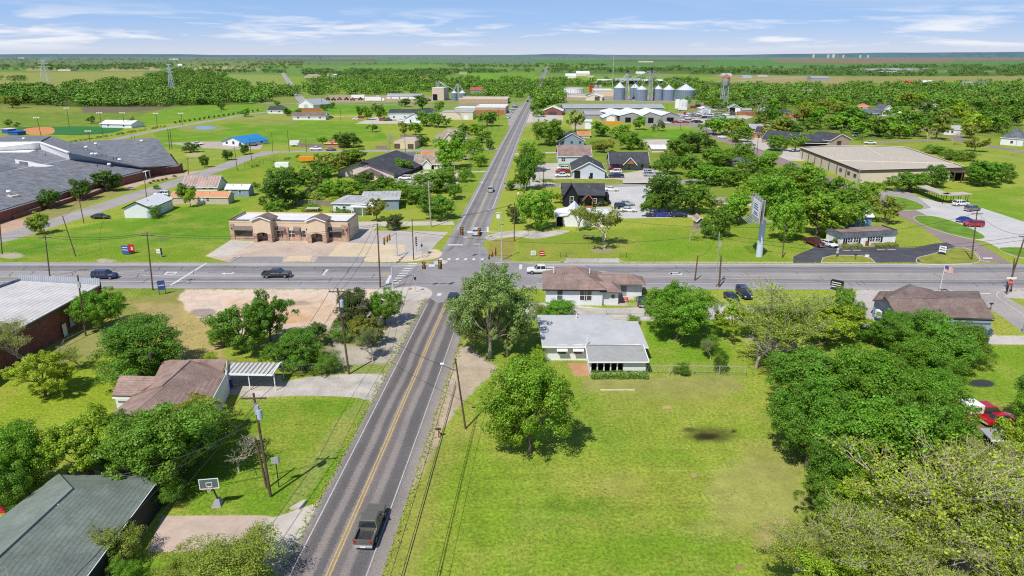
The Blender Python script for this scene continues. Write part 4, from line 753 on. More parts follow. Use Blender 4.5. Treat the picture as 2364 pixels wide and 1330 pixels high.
# red brick metal-roofed building lower left
z=5.0
o=P(120,780); root=empty('metal_roofed_building',o); c=[W3(p,o) for p in ((231,660,z),(49,650,z+.2),(-260,760,z),(-260,940,z),(0,784,z))]
mb=MB(); mb.poly(c); q=mb.build('roof','ribbed_roof',root); q.modifiers.new('t','SOLIDIFY').thickness=.15
g=[W3(p,o) for p in ((231,661,z),(0,785,z),(-260,942,z))]; mb=MB()
for a_,b_ in zip(g,g[1:]): mb.poly([(a_[0]-.3,a_[1],0),(b_[0]-.3,b_[1],0),(b_[0]-.3,b_[1],z-.1),(a_[0]-.3,a_[1],z-.1)])
mb.build('wall','red_brick',root); a_,b_=g[0],g[1]; d_=(Vector(b_)-Vector(a_)).normalized()
mb=MB(); mb.bar(Vector(a_)+Vector((0,0,-.1)),Vector(b_)+Vector((0,0,-.1)),.1,.35); mb.bar(Vector(b_)+Vector((0,0,-.1)),Vector(g[2])+Vector((0,0,-.1)),.1,.35); mb.build('fascia','brown_trim',root)
e=[W3(p,o) for p in ((231,660,z),(49,651,z))]; mb=MB(); T0,T1=Vector(e[0]),Vector(e[1]); T1=T1+(T1-T0)*.02; mb.poly([T0,T1,T1+Vector((0,.3,1.3)),T0+Vector((0,.3,1.3))]); mb.build('parapet','metal_cap',root); mb=MB(); mb.poly([T0+Vector((0,.35,-z)),T1+Vector((0,.35,-z)),T1+Vector((0,.35,1.2)),T0+Vector((0,.35,1.2))]); mb.build('rear_wall','red_brick',root)
mb=MB(); mb.bar(T1+Vector((0,.2,0)),Vector(c[2])+Vector((0,0,.5)),.3,1.3); mb.build('rake_parapet','metal_cap',root)
for t,w_,h_,m_ in ((.43,1.0,2.2,'white_paint'),(.34,1.2,2.6,'panel_blue_grey')):
    p=Vector(a_).lerp(Vector(b_),t); q=p+d_*w_; mb=MB(); off=Vector((.02,-.06,0)); mb.poly([Vector((p.x,p.y,.1 if m_=='white_paint' else 1))+off,Vector((q.x,q.y,.1 if m_=='white_paint' else 1))+off,Vector((q.x,q.y,h_))+off,Vector((p.x,p.y,h_))+off]); mb.build('door' if m_=='white_paint' else 'wall_sign',m_,root)
tag(root,'long red brick building with a pale ribbed metal roof at the left edge','building',None,'the red brick building')
# school ------------------------------------------------------
zr,ze=7.0,3.1; o=P(200,470)
r=roofed('school_building','sprawling red brick school under vast slate grey roofs','school',(200,470),[
 [(-120,422,zr),(161,368,zr),(214,423,ze),(0,487,ze),(-120,524,ze)],[(161,368,zr),(332,390,ze+.3),(325,396,ze),(214,423,ze)],
 [(-120,352,zr),(66,352,zr),(91,342,zr),(161,368,zr),(-120,422,zr-.2)],
 [(158,352,10.),(326,385,4.6),(411,381,ze),(362,318,8.),(160,328,8.)],[(326,385,4.6),(325,391,ze),(411,383,ze),(411,381,ze)],[(158,352,10.),(160,328,8.),(117,315,8.),(40,330,9.5),(91,328,10.)],
 [(-120,330,9.8),(91,328,10.),(117,315,8.),(-120,318,8.)]],'school_shingle',
 [[(-120,526,ze),(0,488,ze),(214,424,ze),(325,397,ze)],[(325,390,ze),(411,382,ze),(418,376,ze)]],'red_brick','the school',inset=.9)
def wallp(name,m,pts): mb=MB(); mb.poly([W3(p,o) for p in pts]); return mb.build(name,m,r)
wallp('clerestory_wall','white_paint',[(-120,331,9.8),(91,329,10.),(91,345,7.),(66,354,6.9),(-120,354,6.9)]); wallp('clerestory_wall','white_paint',[(91,329,10.),(158,353,10.),(161,369,6.9),(91,344,6.9)])
wallp('shaded_wall','blue_grey_siding',[(158,353,10.),(326,386,4.5),(332,391,3.3),(161,369,7.)])  # bluish shade of this inner wall is put into its colour
mb=MB(); q=[Vector(W3(p,o)) for p in ((-120,330,9.9),(91,328,10.1),(158,352,10.1))]
for a_,b_ in zip(q,q[1:]): mb.bar(a_,b_,.9,.35)
mb.bar(Vector(W3((161,368,7.1),o)),Vector(W3((-120,422,7.),o)),.35,.25); mb.build('roof_coping','white_paint',r)
for x,y in ((36,377),(46,381),(66,384),(76,385)):
    p=Vector(W3((x,y,7.),o)); MB().add([p+Vector((0,0,-.3)),p+Vector((1.2,0,-.3)),p+Vector((0,0,1.4)),p+Vector((6,2.5,-.1)),p+Vector((0,.3,1.8))],[(0,1,2),(2,1,3),(0,2,3)]).build('dormer','white_paint' if x!=46 else 'school_shingle',r)
for x,y,z in ((200,344,8.3),(222,336,8.2),(214,360,8.),(223,360,7.6),(277,373,5.6),(328,329,7.),(253,384,5.),(22,448,5.0),(56,324,9.)):
    p=Vector(W3((x,y,z),o)); q=MB().cyl(p+Vector((0,0,-.6)),p+Vector((0,0,.7)),.35,n=10).build('roof_ventilator','steel',r); MB().cyl(p+Vector((0,0,.7)),p+Vector((0,0,1.15)),.75,.55,n=12).build('cap','white_paint',q)
for x,y,z in ((236,362,7),(245,364,7),(262,368,6.5),(270,369,6.3),(303,317,8.),(310,317,8.),(225,383,5.6),(119,352,7),(106,360,7),(86,352,7)):
    p=Vector(W3((x,y,z),o)); MB().cyl(p+Vector((0,0,-.6)),p+Vector((0,0,1.0)),.12,n=6).build('vent_pipe','dark_metal',r)
# entry tower and low walls
def boxpx(root,name,m,A,B,d,h,o,z0=0):
    a_=P(*A); b_=P(*B); v=b_-a_; T=Matrix.Translation(Vector((a_.x-o.x,a_.y-o.y,0)))@Matrix.Rotation(atan2(v.y,v.x),4,'Z'); return MB().box(0,v.length,0,d,z0,z0+h,0,T).build(name,m,root)
boxpx(r,'entry_tower','cream_wall',(35,489),(55,485),2.6,4.6,o); boxpx(r,'dormer','cream_wall',(346,381),(372,378),4,4.6,o)
for i,(A,B) in enumerate((((32,506),(97,487)),((117,482),(174,463)),((193,461),(243,442)),((276,431),(321,415)))): boxpx(r,'planter_wall','orange_brick' if i<0 else 'red_brick',A,B,2.6,1.25,o)
for A,B in (((6,497),(28,489)),((376,393),(400,390)),((300,405),(312,402))): 
    q=boxpx(r,'window','white_trim',(A[0],A[1]-5),(B[0],B[1]-5),.9,1.3,o,.9); a_=boxpx(r,'pane','glass',(A[0]+2,A[1]-5.3),(B[0]-2,B[1]-5.3),.9,1.0,o,1.05); a_.parent=q
boxpx(r,'stone_base','white_paint',(345,402),(418,397),.5,.9,o)
cn=P(330,413); root=empty('entrance_canopy',cn); MB().box(-1.9,2.,-1,2.4,2.75,2.95).build('canopy_roof','white_paint',root); 
for x in (-1.6,1.7):
    for y in (-.7,2.1): MB().box(x-.12,x+.12,y-.12,y+.12,0,2.75).build('post','white_paint',root)
tag(root,'small flat white canopy on posts at the school doors','canopy')
# outbuildings on the left
Bd('barn','small white barn with rust striped metal roof','barn',(424,441),(502,441),8,431,'gable','x',406.5,wm='white_siding',rm='rust_roof',lm='the rusty-roofed barn',wins=[(.62,.7,1.3,1.0),(.82,.7,1.3,1.0)])
Bd('shed','grey garden shed with white trim and white metal roof','shed',(523,454),(575,454.5),4.2,436.5,'gable','x',426,wm='blue_grey_siding',rm='white_roof',lm='the grey shed',wins=[(.62,1.,.8,1.0)],doors=[(.18,1.1,2.0,'white_paint')],oh=.25)
Bd('shed','long tan metal outbuilding with copper coloured roof','outbuilding',(398,471),(528,471.5),4.6,455,'gable','x',443,wm='tan_metal_wall',rm='copper_roof',lm='the long tan outbuilding',wins=[(.64,1.,.9,1.0)],doors=[(.53,1.,2.,'white_paint')],oh=.2)
Bd('garage','white metal garage with plain white gable roof on the grass','garage',(289,503.5),(351,503.5),13,481,'gable','y',467,wm='white_metal_wall',rm='white_roof',lm='the white garage',doors=[(.92,1.3,2.1,'panel_blue_grey'),(.35,2.6,2.4,'panel_blue_grey','R')],trim='black_trim',oh=.3)
Bd('office_building','white metal building with bright blue roof beside the school field','building',(514,335),(566,339),16,327,'gable','y',317,wm='white_metal_wall',rm='blue_metal_roof',lm='the blue-roofed building',wins=[(.2,.8,1.5,1.2),(.5,.8,1.5,1.5),(.8,.8,1.5,1.2),(.25,.8,1.5,1.2,'R'),(.7,.8,1.5,1.2,'R')],trim='blue_metal_roof')
Bd('field_house','long low white roofed field house beyond the ball field','building',(233,294.5),(304,296),12,286,'gable','x',278,wm='white_metal_wall',rm='white_roof',lm='the ball field house',auto_w=9)
Bd('house','small white cottage with dark roof beside the farm lane','house',(618,262),(654,262.5),9,254.5,'gable','x',245.5,rm='charcoal_shingle',lm='the lane cottage',auto_w=4.5)
Bd('barn','blue sided metal barn with silver gable roof','barn',(690,250),(724,252),20,240.5,'gable','y',229.5,wm='white_metal_wall',rm='grey_metal_roof',lm='the silver-roofed barn',doors=[(.5,5,3.5,'panel_blue_grey')])
Bd('privacy_fence','tall orange cedar fence in front of the silver-roofed barn','fence',(689,258),(742,258),.3,250,'flat',wm='cedar_fence',rm='cedar_fence',oh=0,trim=None)
Bd('house','long white ranch house under a brown roof','house',(676,277),(752,277),9,268,'gable','x',259.5,rm='dark_brown_shingle',lm='the long ranch house',auto_w=6)
Bd('office_building','long white office building with charcoal metal roof','building',(897,276),(999,276),20,261.5,'gable','x',252.5,wm='white_board',rm='charcoal_shingle',lm='the long white office',auto_w=7)
Bd('house','little white gabled annexe in front of the long white office','building',(935,283.5),(978,283.5),12,273,'gable','y',262.5,wm='white_board',rm='charcoal_shingle',lm='the gabled annexe',doors=[(.3,1.,2.1,'glass')])
Bd('warehouse','brick commercial building with white roof and orange shop doors by the main road','building',(1096,264.5),(1167,265),26,248,'flat',wm='pink_brick',rm='white_roof',lm='the white-roofed brick shops',doors=[(.25,12,3.4,'cedar_fence'),(.72,12,3.4,'cedar_fence')],parapet=.6,trim='white_paint')
Bd('warehouse','low white roofed wing joined to the brick shops','building',(1050,257),(1096,257.5),24,250,'flat',wm='cream_wall',rm='white_roof',oh=.3,lm='the low white wing')
Bd('warehouse','tan roofed commercial block behind the white-roofed shops','building',(1060,239),(1172,239.5),26,229,'flat',wm='pink_brick',rm='tan_membrane',lm='the tan-roofed block',parapet=1.0,trim='cream_wall')
Bd('warehouse','plain beige store building left of the brick shops','building',(1016,276),(1092,276.5),18,260,'flat',wm='cream_wall',rm='grey_membrane',parapet=.5,trim='grey_metal_wall',lm='the beige store',doors=[(.8,3,3,'white_paint')])
Bd('storage_units','row of white storage units with repeated doors','storage units',(893,228),(972,228.5),14,221.5,'gable','x',216.5,wm='white_metal_wall',rm='grey_metal_roof',auto_w=8,wh=2.6,wz=.2,lm='the storage units')
Bd('elevator_building','tall blank tan grain store with dark bay door','grain store',(998,231.5),(1025,232),14,202.5,'flat',wm='tan_metal_wall',rm='white_roof',oh=.1,lm='the tan grain store',doors=[(.25,5,6,'dark_open')])
Bd('barn','old barn with rusty red roof behind the left silos','barn',(1087,216),(1114,216),16,208,'gable','x',201.5,wm='grey_siding',rm='red_roof',lm='the rusty red barn')
Bd('house','low house with plain brown roof beyond the left silos','house',(1120,224),(1137,224),10,221,'gable','x',217.5,wm='cream_wall',rm='brown_shingle')
# big gabled lilac building
r=Bd('church_hall','broad pale building with a charcoal gable roof and small gabled entry','building',(781,407),(909,412.5),30,393,'gable','y',372,wm='lilac_wall',rm='charcoal_shingle',oh=1.0,trim='brown_trim',lm='the pale gabled hall')
L,h,rs=r['L'],r['h'],r['rise']
mb=MB(); m0,m1,ym=L*.42,L*.78,-3.0; mb.add([(m0,ym,0),(m1,ym,0),(m1,ym,h*.75),(m0,ym,h*.75),((m0+m1)/2,ym,h*.75+1.6),(m0,0,0),(m1,0,0),(m1,0,h*.75),(m0,0,h*.75)],[(0,1,2,4,3),(1,6,7,2),(5,0,3,8)]); mb.build('entry_porch','tan_stucco',r)
mb=MB(); k=.8; mb.add([(m0-k,ym-k,h*.7),((m0+m1)/2,ym-k,h*.75+1.9),(m1+k,ym-k,h*.7),(m0-k,.2,h*.7),((m0+m1)/2,.2,h*.75+1.9),(m1+k,.2,h*.7)],[(0,1,4,3),(1,2,5,4)]); o=mb.build('entry_roof','dark_brown_shingle',r); o.modifiers.new('t','SOLIDIFY').thickness=.2
mb=MB(); mb.box(m0+2,m0+3.8,ym-.06,ym,0,2.3); mb.build('door','glass',r); window(r,m1-2.2,.8,1.4,1.5,'F',L,30).location=(0,ym,0)
# emblem: an oval with dark script strokes
mb=MB(); cx,cz=L*.49,h+rs*.72
for i in range(22):
    t=2*pi*i/22; t2=2*pi*(i+1)/22
    if i%11<8: mb.bar((cx+2.3*cos(t),-.12,cz-.3+.75*sin(t)),(cx+2.3*cos(t2),-.12,cz-.3+.75*sin(t2)),.05,.12)
for i,(dx,hh) in enumerate(((-1.3,.5),(-1.0,.7),(-.7,.5),(-.4,.75),(-.1,.5),(.2,.5),(.5,.7),(.8,.5),(1.1,.75),(1.4,.5))): mb.bar((cx+dx,-.12,cz-.25),(cx+dx+.14,-.12,cz-.25+hh),.05,.15)
mb.bar((cx-1.3,-.12,cz+.05),(cx+1.5,-.12,cz+.1),.05,.15); mb.bar((cx-1,-.12,cz-.6),(cx+.6,-.12,cz-.6),.05,.1); mb.build('wall_emblem','black_trim',r)
mb=MB()
for y in (2,9,16,23,29): mb.box(L+2.2,L+2.5,y-.15,y+.15,0,h*.8)
mb.build('porch_column','brown_trim',r)
mb=MB(); mb.add([(L+.9,-.8,h-.15),(L+2.9,-.8,h-.6),(L+2.9,30.8,h-.6),(L+.9,30.8,h-.15)],[(0,1,2,3)]); mb.build('side_porch_roof','charcoal_shingle',r)
r=Bd('house','white cottage with taupe roof and small front gable left of the main road','house',(957,390),(1021,390.5),10,378.5,'gable','x',357,rm='tan_shingle',lm='the taupe-roofed cottage',wins=[(.2,.8,1.6,1.4),(.45,.8,1.3,1.5),(.75,.8,.7,1.3),(.86,.8,.7,1.3)],doors=[(.66,1.,2.1,'black_trim')])
def gable_front(r,u0,u1,h0,rise,y0,wm,rm,trim='white_trim',oh=.4,back=3.,wall=True):
    L=r['L']; a,b=u0*L,u1*L; m=(a+b)/2; g=MB(); g.add([(a,y0,0 if wall else h0),(b,y0,0 if wall else h0),(b,y0,h0),(m,y0,h0+rise),(a,y0,h0),(a,.0,0 if wall else h0),(b,.0,0 if wall else h0),(b,.0,h0),(a,.0,h0)],[(0,1,2,3,4)]+([(1,6,7,2),(5,0,4,8)] if wall else [])); g.build('gable_wall',wm,r)
    k=rise/(m-a); f=MB(); f.add([(a-oh,y0-oh,h0-k*oh+.1),(m,y0-oh,h0+rise+.1),(b+oh,y0-oh,h0-k*oh+.1),(a-oh,back,h0-k*oh+.1),(m,back,h0+rise+.1),(b+oh,back,h0-k*oh+.1)],[(0,1,4,3),(1,2,5,4)]); o=f.build('gable_roof',rm,r); o.modifiers.new('t','SOLIDIFY').thickness=.15
    if trim: t=MB(); t.bar((a-oh,y0-oh-.04,h0-k*oh),(m,y0-oh-.04,h0+rise),.07,.25); t.bar((m,y0-oh-.04,h0+rise),(b+oh,y0-oh-.04,h0-k*oh),.07,.25); t.build('fascia',trim,r)
gable_front(r,.3,.62,r['h'],1.8,-1.2,'white_siding','tan_shingle')
r=Bd('house','pale grey roofed old house with white walls and a tin porch','house',(770,494),(845,497),11,481,'hip',ridge=462,rm='light_shingle',lm='the grey-roofed old house',wins=[(.35,1.,.9,1.4),(.12,1.,.6,1.2)],h=3.2)
Bd('house','hipped pale grey rear wing of the old house in the trees','house',(835,486),(921,484),12,470,'hip',ridge=446,rm='light_shingle',wm='blue_grey_siding',h=3.2)
cn=P(812,500); root=empty('porch',cn); mb=MB(); w_=P(862,500).x-cn.x; mb.add([(-.8,0,2.7),(w_,0,2.6),(w_,4.5,3.2),(.5,4.5,3.3)],[(0,1,2,3)]); mb.build('porch_roof','white_roof',root)
for x in (0,w_/2,w_-.3): MB().box(x-.08,x+.08,.1,.26,0,2.6).build('post','white_paint',root)
MB().box(.2,w_,3.9,4.0,0,3.).build('porch_wall','dark_open',root); tag(root,'white tin roofed porch on the front of the old grey-roofed house','porch')
# black house and its neighbours
r=Bd('house','black walled house with charcoal roof and warm wood porch','house',(1299,476),(1393,477),10,450,'gable','x',424,wm='charcoal_siding',rm='charcoal_shingle',trim='black_trim',lm='the black house',wins=[(.78,1.,1.,1.4)])
gable_front(r,.03,.36,r['h'],3.4,-1.0,'charcoal_siding','charcoal_shingle','black_trim'); o=window(r,.2,1.0,1.0,2.2,'F',r['L'],10); o.location=(.2*r['L'],-1.0,0)
gable_front(r,.50,.72,2.7,1.5,-2.6,'black_trim','charcoal_shingle','wood_warm',wall=False)
L=r['L']
for u in (.51,.71): MB().box(u*L-.12,u*L+.12,-2.6,-2.36,0,2.7).build('porch_post','wood_warm',r)
MB().box(.5*L,.72*L,-2.7,-.05,0,.45).build('porch_deck','wood_warm',r); MB().box(.55*L,.67*L,-.08,-.02,.5,2.4).build('door','brown_trim',r); boxpx(r,'rear_wing','charcoal_siding',(1390,472),(1404,472),6,3.,P(1299,476))
r=Bd('cottage','tiny white cottage with white tin roof in front of the black house','house',(1301,523),(1406,523.5),8.,504,'gable','y',None,rise=.5,h=3.,wm='white_paint',rm='white_roof',trim=None,lm='the tiny white cottage',oh=.1)
for c in list(r.children):
    if c.name.startswith('roof'): bpy.data.objects.remove(c)
L=r['L']; mb=MB(); mb.add([(-2.4,-.3,2.7),(1.,-.3,3.2),(3.,-.3,5.2),(L*.42,-.3,3.1),(-2.4,6,3.4),(1.4,8.2,3.6),(3.4,8.2,5.4),(L*.42,8.2,3.3),(L+.3,-.3,3.1),(L+.3,8.3,3.1)],[(0,1,5,4),(1,2,6,5),(2,3,7,6),(3,8,9,7)]); o=mb.build('roof','white_roof',r); o.modifiers.new('t','SOLIDIFY').thickness=.12
mb=MB(); mb.poly([(1.,-.05,3.),(L*.42,-.05,3.),(3.,-.05,5.)]); mb.build('gable_wall','white_paint',r); MB().box(-1.9,-.3,.4,.5,0,2.6).build('door','dark_open',r); MB().box(-2.1,-1.95,-.1,.05,0,2.7).build('porch_post','white_paint',r)
r=Bd('house','pale blue gabled building with dark grey roof facing the car park','building',(1322,412),(1396,412.5),19,394,'gable','y',375,wm='pale_blue_wall',rm='charcoal_shingle',lm='the pale blue gabled building',doors=[(.14,2.2,2.9,'black_trim'),(.58,1.1,2.1,'black_trim')],oh=.5)
MB().box(r['L']*.5,r['L']*.5+.9,-.9,-.1,0,.9).build('air_conditioner','dark_metal',r)
r=Bd('house','grey building with charcoal roof and cedar filled centre gable','building',(1408,392),(1497,392.5),13,377,'gable','x',352,wm='grey_siding',rm='charcoal_shingle',lm='the cedar gabled office',doors=[(.2,1.1,2.3,'sign_red'),(.5,1.1,2.3,'glass'),(.83,1.1,2.3,'glass')],trim='white_trim')
gable_front(r,.34,.66,r['h'],2.6,-1.8,'wood_warm','charcoal_shingle',wall=False)
L=r['L']
for u in (.02,.34,.66,.98): MB().box(u*L-.1,u*L+.1,-1.8,-1.6,0,r['h']).build('porch_post','brown_trim',r)
MB().add([(-.3,-2,r['h']+.05),(L+.3,-2,r['h']+.05),(L+.3,.1,r['h']+.5),(-.3,.1,r['h']+.5)],[(0,1,2,3)]).build('porch_roof','charcoal_shingle',r)
Bd('house','taupe roofed house behind the pale blue building','house',(1289,378),(1364,378),13,360.5,'gable','x',336,wm='pale_blue_wall',rm='brown_shingle',lm='the taupe-roofed house',wins=[(.15,1.,1.6,1.4)])
Bd('house','craftsman cottage with grey roof and white trimmed gable','house',(1290,336),(1349,336),11,325,'gable','y',308,wm='blue_grey_siding',rm='charcoal_shingle',lm='the craftsman cottage',auto_w=4)
Bd('garage','white garage with tan door behind the craftsman cottage','garage',(1322,297),(1365,297.5),12,280,'flat',wm='white_paint',rm='white_roof',lm='the tan-doored garage',doors=[(.3,8,5,'tan_metal_wall')])
Bd('shed','small shed with bright orange tile roof','shed',(1335,318),(1362,318),9,312,'gable','x',303,wm='cream_wall',rm='orange_shingle')
Bd('house','house with white hip roof glimpsed between trees','house',(1505,352),(1538,352),11,344,'gable','x',335,wm='cream_wall',rm='white_roof')
Bd('house','low grey roofed house among the oaks','house',(1690,384),(1748,384),12,376,'hip',ridge=364,wm='cream_wall',rm='slate_shingle',lm='the low grey house')
# silver and warehouse quarter
Bd('warehouse','very long low warehouse with pale grey metal roof','warehouse',(1302,261),(1532,260),24,249.5,'gable','x',240.5,wm='grey_metal_wall',rm='grey_metal_roof',lm='the long grey warehouse')
Bd('warehouse','second grey metal roofed shed row in front of the long warehouse','warehouse',(1352,274),(1430,274),22,264,'gable','x',256,wm='grey_metal_wall',rm='grey_metal_roof',lm='the grey shed row')
def skew(label,A,B,eave,fx,fy,bx,by,door_):
    a=P(*A); b=P(*B); r=empty('warehouse',a); L=(b-a).x; h=HT(a,eave); m=P((A[0]+B[0])/2,A[1]); zr=HT(m,fy); Xf=XP(m,fx,zr)-a.x
    # ridge runs back and to the left
    D=42.; sh_=-9.5; mb=MB(); mb.add([(0,0,0),(L,0,0),(L,0,h),(Xf,0,zr),(0,0,h),(L+sh_,D,0),(L+sh_,D,h)],[(0,1,2,3,4),(1,5,6,2)]); mb.build('wall','grey_metal_wall',r)
    mb=MB(); mb.add([(-.5,-.4,h),(Xf,-.4,zr+.2),(L+.5,-.4,h),(-.5+sh_,D,h),(Xf+sh_,D,zr+.2),(L+.5+sh_,D,h)],[(0,1,4,3)]); o=mb.build('roof','white_roof',r)
    mb=MB(); mb.add([(-.5,-.4,h),(Xf,-.4,zr+.2),(L+.5,-.4,h),(-.5+sh_,D,h),(Xf+sh_,D,zr+.2),(L+.5+sh_,D,h)],[(1,2,5,4)]); mb.build('roof_slope','dark_metal_roof',r)
    if door_: MB().box(L*door_[0],L*door_[1],-.1,.0,0,h*.75).build('bay_door','dark_open',r)
    tag(r,label,'warehouse')
skew('leftmost of three white roofed gabled warehouses',(1430,283),(1482,283),267.5,1459.5,260.5,0,0,(.25,.5)); skew('middle one of three white roofed gabled warehouses',(1483,285),(1525,285),267.5,1500.5,259.5,0,0,(.3,.6)); skew('rightmost of three white roofed gabled warehouses with black bay door',(1526,283),(1568,283),267.5,1548,260,0,0,(.3,.68))
LM.append((1500,272,'the gabled warehouses'))
Bd('shed','small white roofed lean-to left of the gabled warehouses','shed',(1392,281),(1428,281),16,272,'gable','y',265,wm='grey_metal_wall',rm='white_roof',doors=[(.5,6,4,'white_paint')])
Bd('trailer','long orange trailer parked beneath the small lean-to','trailer',(1395,287),(1432,287),3,281.5,'flat',wm='orange_paint',rm='orange_paint',oh=0,trim=None)
Bd('shop_building','white and red fronted shop beside the main road','shop',(1253,266),(1298,266.5),16,256,'gable','y',247,wm='red_brick',rm='white_roof',lm='the red-fronted shop',wins=[(.5,.6,6,2.2)])
Bd('mill_building','white roofed mill building left of the silos','mill',(1352,232),(1390,232.5),22,224,'gable','y',218,wm='cream_wall',rm='white_roof',lm='the mill',doors=[(.7,5,4,'brown_trim')])
Bd('mill_building','tan mill annexe behind the mill','mill',(1372,222),(1416,222),26,209,'shed',ridge=205,wm='tan_stucco',rm='white_roof')
Bd('mill_building','low tan mill office left of the mill','mill',(1303,224),(1352,225),22,218,'flat',wm='cream_wall',rm='grey_metal_roof',lm='the mill office')
Bd('machine_tower','narrow red building beside the twin steel silos','building',(1362,214),(1370,214),8,198,'flat',wm='red_paint',rm='red_roof',trim=None)
def lathe_thing(name,label,cat,px,py,w,walltop,apex,wm,rm,lm=None,ribs=True,group=None):
    b=P(px,py); R=w*mpp(b)/2; b=b+Vector((0,R*.0,0)); h=HT(b+Vector((0,-R,0)),walltop); za=HT(b,apex) if apex else h+.1; root=empty(name,b)
    o=MB().lathe([(R,0),(R,h)],28).build('wall',wm,root,smooth=True); MB().lathe([(R*1.03,h-.05),(R*.12,za),(.01,za+.3)],28).build('roof',rm,root)
    if R>3:
        mb=MB()
        for i in range(28): t=2*pi*i/28; mb.bar((R*1.02*cos(t),R*1.02*sin(t),0),(R*1.02*cos(t),R*1.02*sin(t),h),.14)
        for k in range(1,5): mb.lathe([(R*1.005,h*k/5),(R*1.012,h*k/5+.12)],28)
        mb.build('wall_rib',wm,root); mb=MB(); mb.cyl((0,0,za),(0,0,za+.9),R*.09,n=10); mb.build('cap','steel',root)
        mb=MB(); x=-R*.4; y=-sqrt(R*R-x*x)-.3
        mb.bar((x-.25,y,0),(x-.25,y,h),.08); mb.bar((x+.25,y,0),(x+.25,y,h),.08); [mb.bar((x-.25,y,z_*1.),(x+.25,y,z_*1.),.05) for z_ in range(1,int(h))]; mb.build('ladder','steel',root)
    tag(root,label,cat,group,lm); return root
mat('silo_steel',(.26,.32,.42),.45,.12,.3,metal=.25,band=('z',1.1,.08,.8)); mat('silo_roof',(.62,.64,.68),.45,.12,.5,metal=.15)
for a in ((1429,231,25,203,191,'round steel grain silo furthest left of the big cluster'),(1465,228,21,203,193,'steel grain silo behind the left elevator leg'),(1480,232.5,26,207,198.5,'steel grain silo just left of the central elevator tower'),(1518,232,21,206,197.5,'narrow steel silo just right of the central elevator tower'),(1542,232,28,207.5,197,'steel grain silo second from right in the cluster'),(1581,229,43,208.5,195,'widest steel grain silo at the right end of the cluster'),
          (1049,232,14,215,209,'left steel bin beside the tan grain store'),(1068,232,16,215,209,'right steel bin beside the tan grain store')):
    lathe_thing('grain_silo',a[5],'silo',a[0],a[1],a[2],a[3],a[4],'silo_steel','silo_roof',group='steel grain silos')
LM += [(1429,215,'the leftmost grain silo'),(1500,210,'the elevator tower'),(1581,210,'the widest silo')]
lathe_thing('storage_tank','white storage tank nearest the gabled warehouses','tank',1577,250.5,20,232,230,'white_paint','white_paint','the white storage tanks'); lathe_thing('storage_tank','slim white storage tank left of its twin','tank',1564,250,13,231,229.5,'white_paint','white_paint')
lathe_thing('storage_tank','wide round white tank left of the mill','tank',1325,216,46,204.5,203.5,'white_paint','white_roof'); lathe_thing('grain_silo','left of twin tall grey steel cylinders','silo',1376,213,9,197,196,'steel','steel'); lathe_thing('grain_silo','right of twin tall grey steel cylinders','silo',1386,213,9,197,196,'steel','steel')
# elevator towers
def elevator(label,px,py,top,legs,w,lm=None):
    b=P(px,py); root=empty('grain_elevator',b); H=HT(b,top); mb=MB()
    for x in (-w,w):
        for y in (-w,w): mb.bar((x,y,0),(x,y,H*.93),.3)
    n=int(H/3)
    for i in range(n):
        z0=H*.93*i/n; z1=H*.93*(i+1)/n; s=1 if i%2 else -1
        for y in (-w,w): mb.bar((-w*s,y,z0),(w*s,y,z1),.15); mb.bar((-w,y,z1),(w,y,z1),.15)
        mb.bar((-w,-w*s,z0),(-w,w*s,z1),.15); mb.bar((w,-w*s,z0),(w,w*s,z1),.15)
    mb.build('lattice','steel',root); mb=MB(); mb.box(-.5,.5,-.5,.5,0,H*.98); mb.box(w*.6,w*.6+.7,-.4,.4,0,H*.9); mb.build('elevator_leg','old_roof',root); mb=MB(); mb.box(-1.3,1.3,-1,1,H*.93,H); mb.box(-w*1.3,w*1.3,-w*1.3,w*1.3,H*.92,H*.925); mb.build('head_house','dark_metal',root)
    for (qx,qy,top2) in legs:
        t=P(qx,qy); z=HT(t,top2); MB().cyl((0,0,H*.93),(t.x-b.x,t.y-b.y,z),.28,n=6).build('spout','galv',root)
    tag(root,label,'grain elevator',None,lm)
elevator('tall lattice grain elevator tower with spouts fanning to the silos',1500,233,157,[(1429,231,191),(1465,228,193),(1480,232.5,198),(1518,232,197),(1542,232,196.5),(1581,229,194)],1.6)
elevator('shorter lattice grain elevator between the left silos',1446,231,163,[(1429,231,192),(1465,228,193),(1450,234,212)],1.0); elevator('small lattice grain elevator behind the tan grain store',1012,228,183,[(1049,232,208),(1030,230,200)],1.2); elevator('little spout tower over the two steel bins',1058,232,188,[(1049,232,209),(1068,232,209),(1040,230,215)],.6)
# water tower
b=P(1670,246); root=empty('water_tower',b); Rt=8.3*mpp(b); H0=HT(b,198); H1=HT(b,179.5); H2=HT(b,169.5)
MB().lathe([(.3,H0-2.2),(Rt*.7,H0-1.),(Rt,H0),(Rt,H1)],24).build('tank',mat('tank_steel',(.36,.35,.36),.7,.25,.4,dirt=.5).name,root,smooth=True); MB().lathe([(Rt*1.08,H1),(Rt*.95,H1+.6),(Rt*.1,H2-.5),(.02,H2)],24).build('roof','rust',root)
mb=MB(); sp=Rt*1.25
for i in range(4):
    t=pi/4+pi/2*i; a0=(sp*cos(t),sp*sin(t),0); a1=(Rt*.95*cos(t),Rt*.95*sin(t),H0); o=MB().bar(a0,a1,.45).build('leg','steel',root)
    t2=t+pi/2; k=.5; f=lambda tt,zz:((sp+(Rt*.95-sp)*zz/H0)*cos(tt),(sp+(Rt*.95-sp)*zz/H0)*sin(tt),zz)
    for z0,z1 in ((0,H0*.5),(H0*.5,H0)): mb.bar(f(t,z0),f(t2,z1),.12); mb.bar(f(t2,z0),f(t,z1),.12); mb.bar(f(t,z1),f(t2,z1),.15)
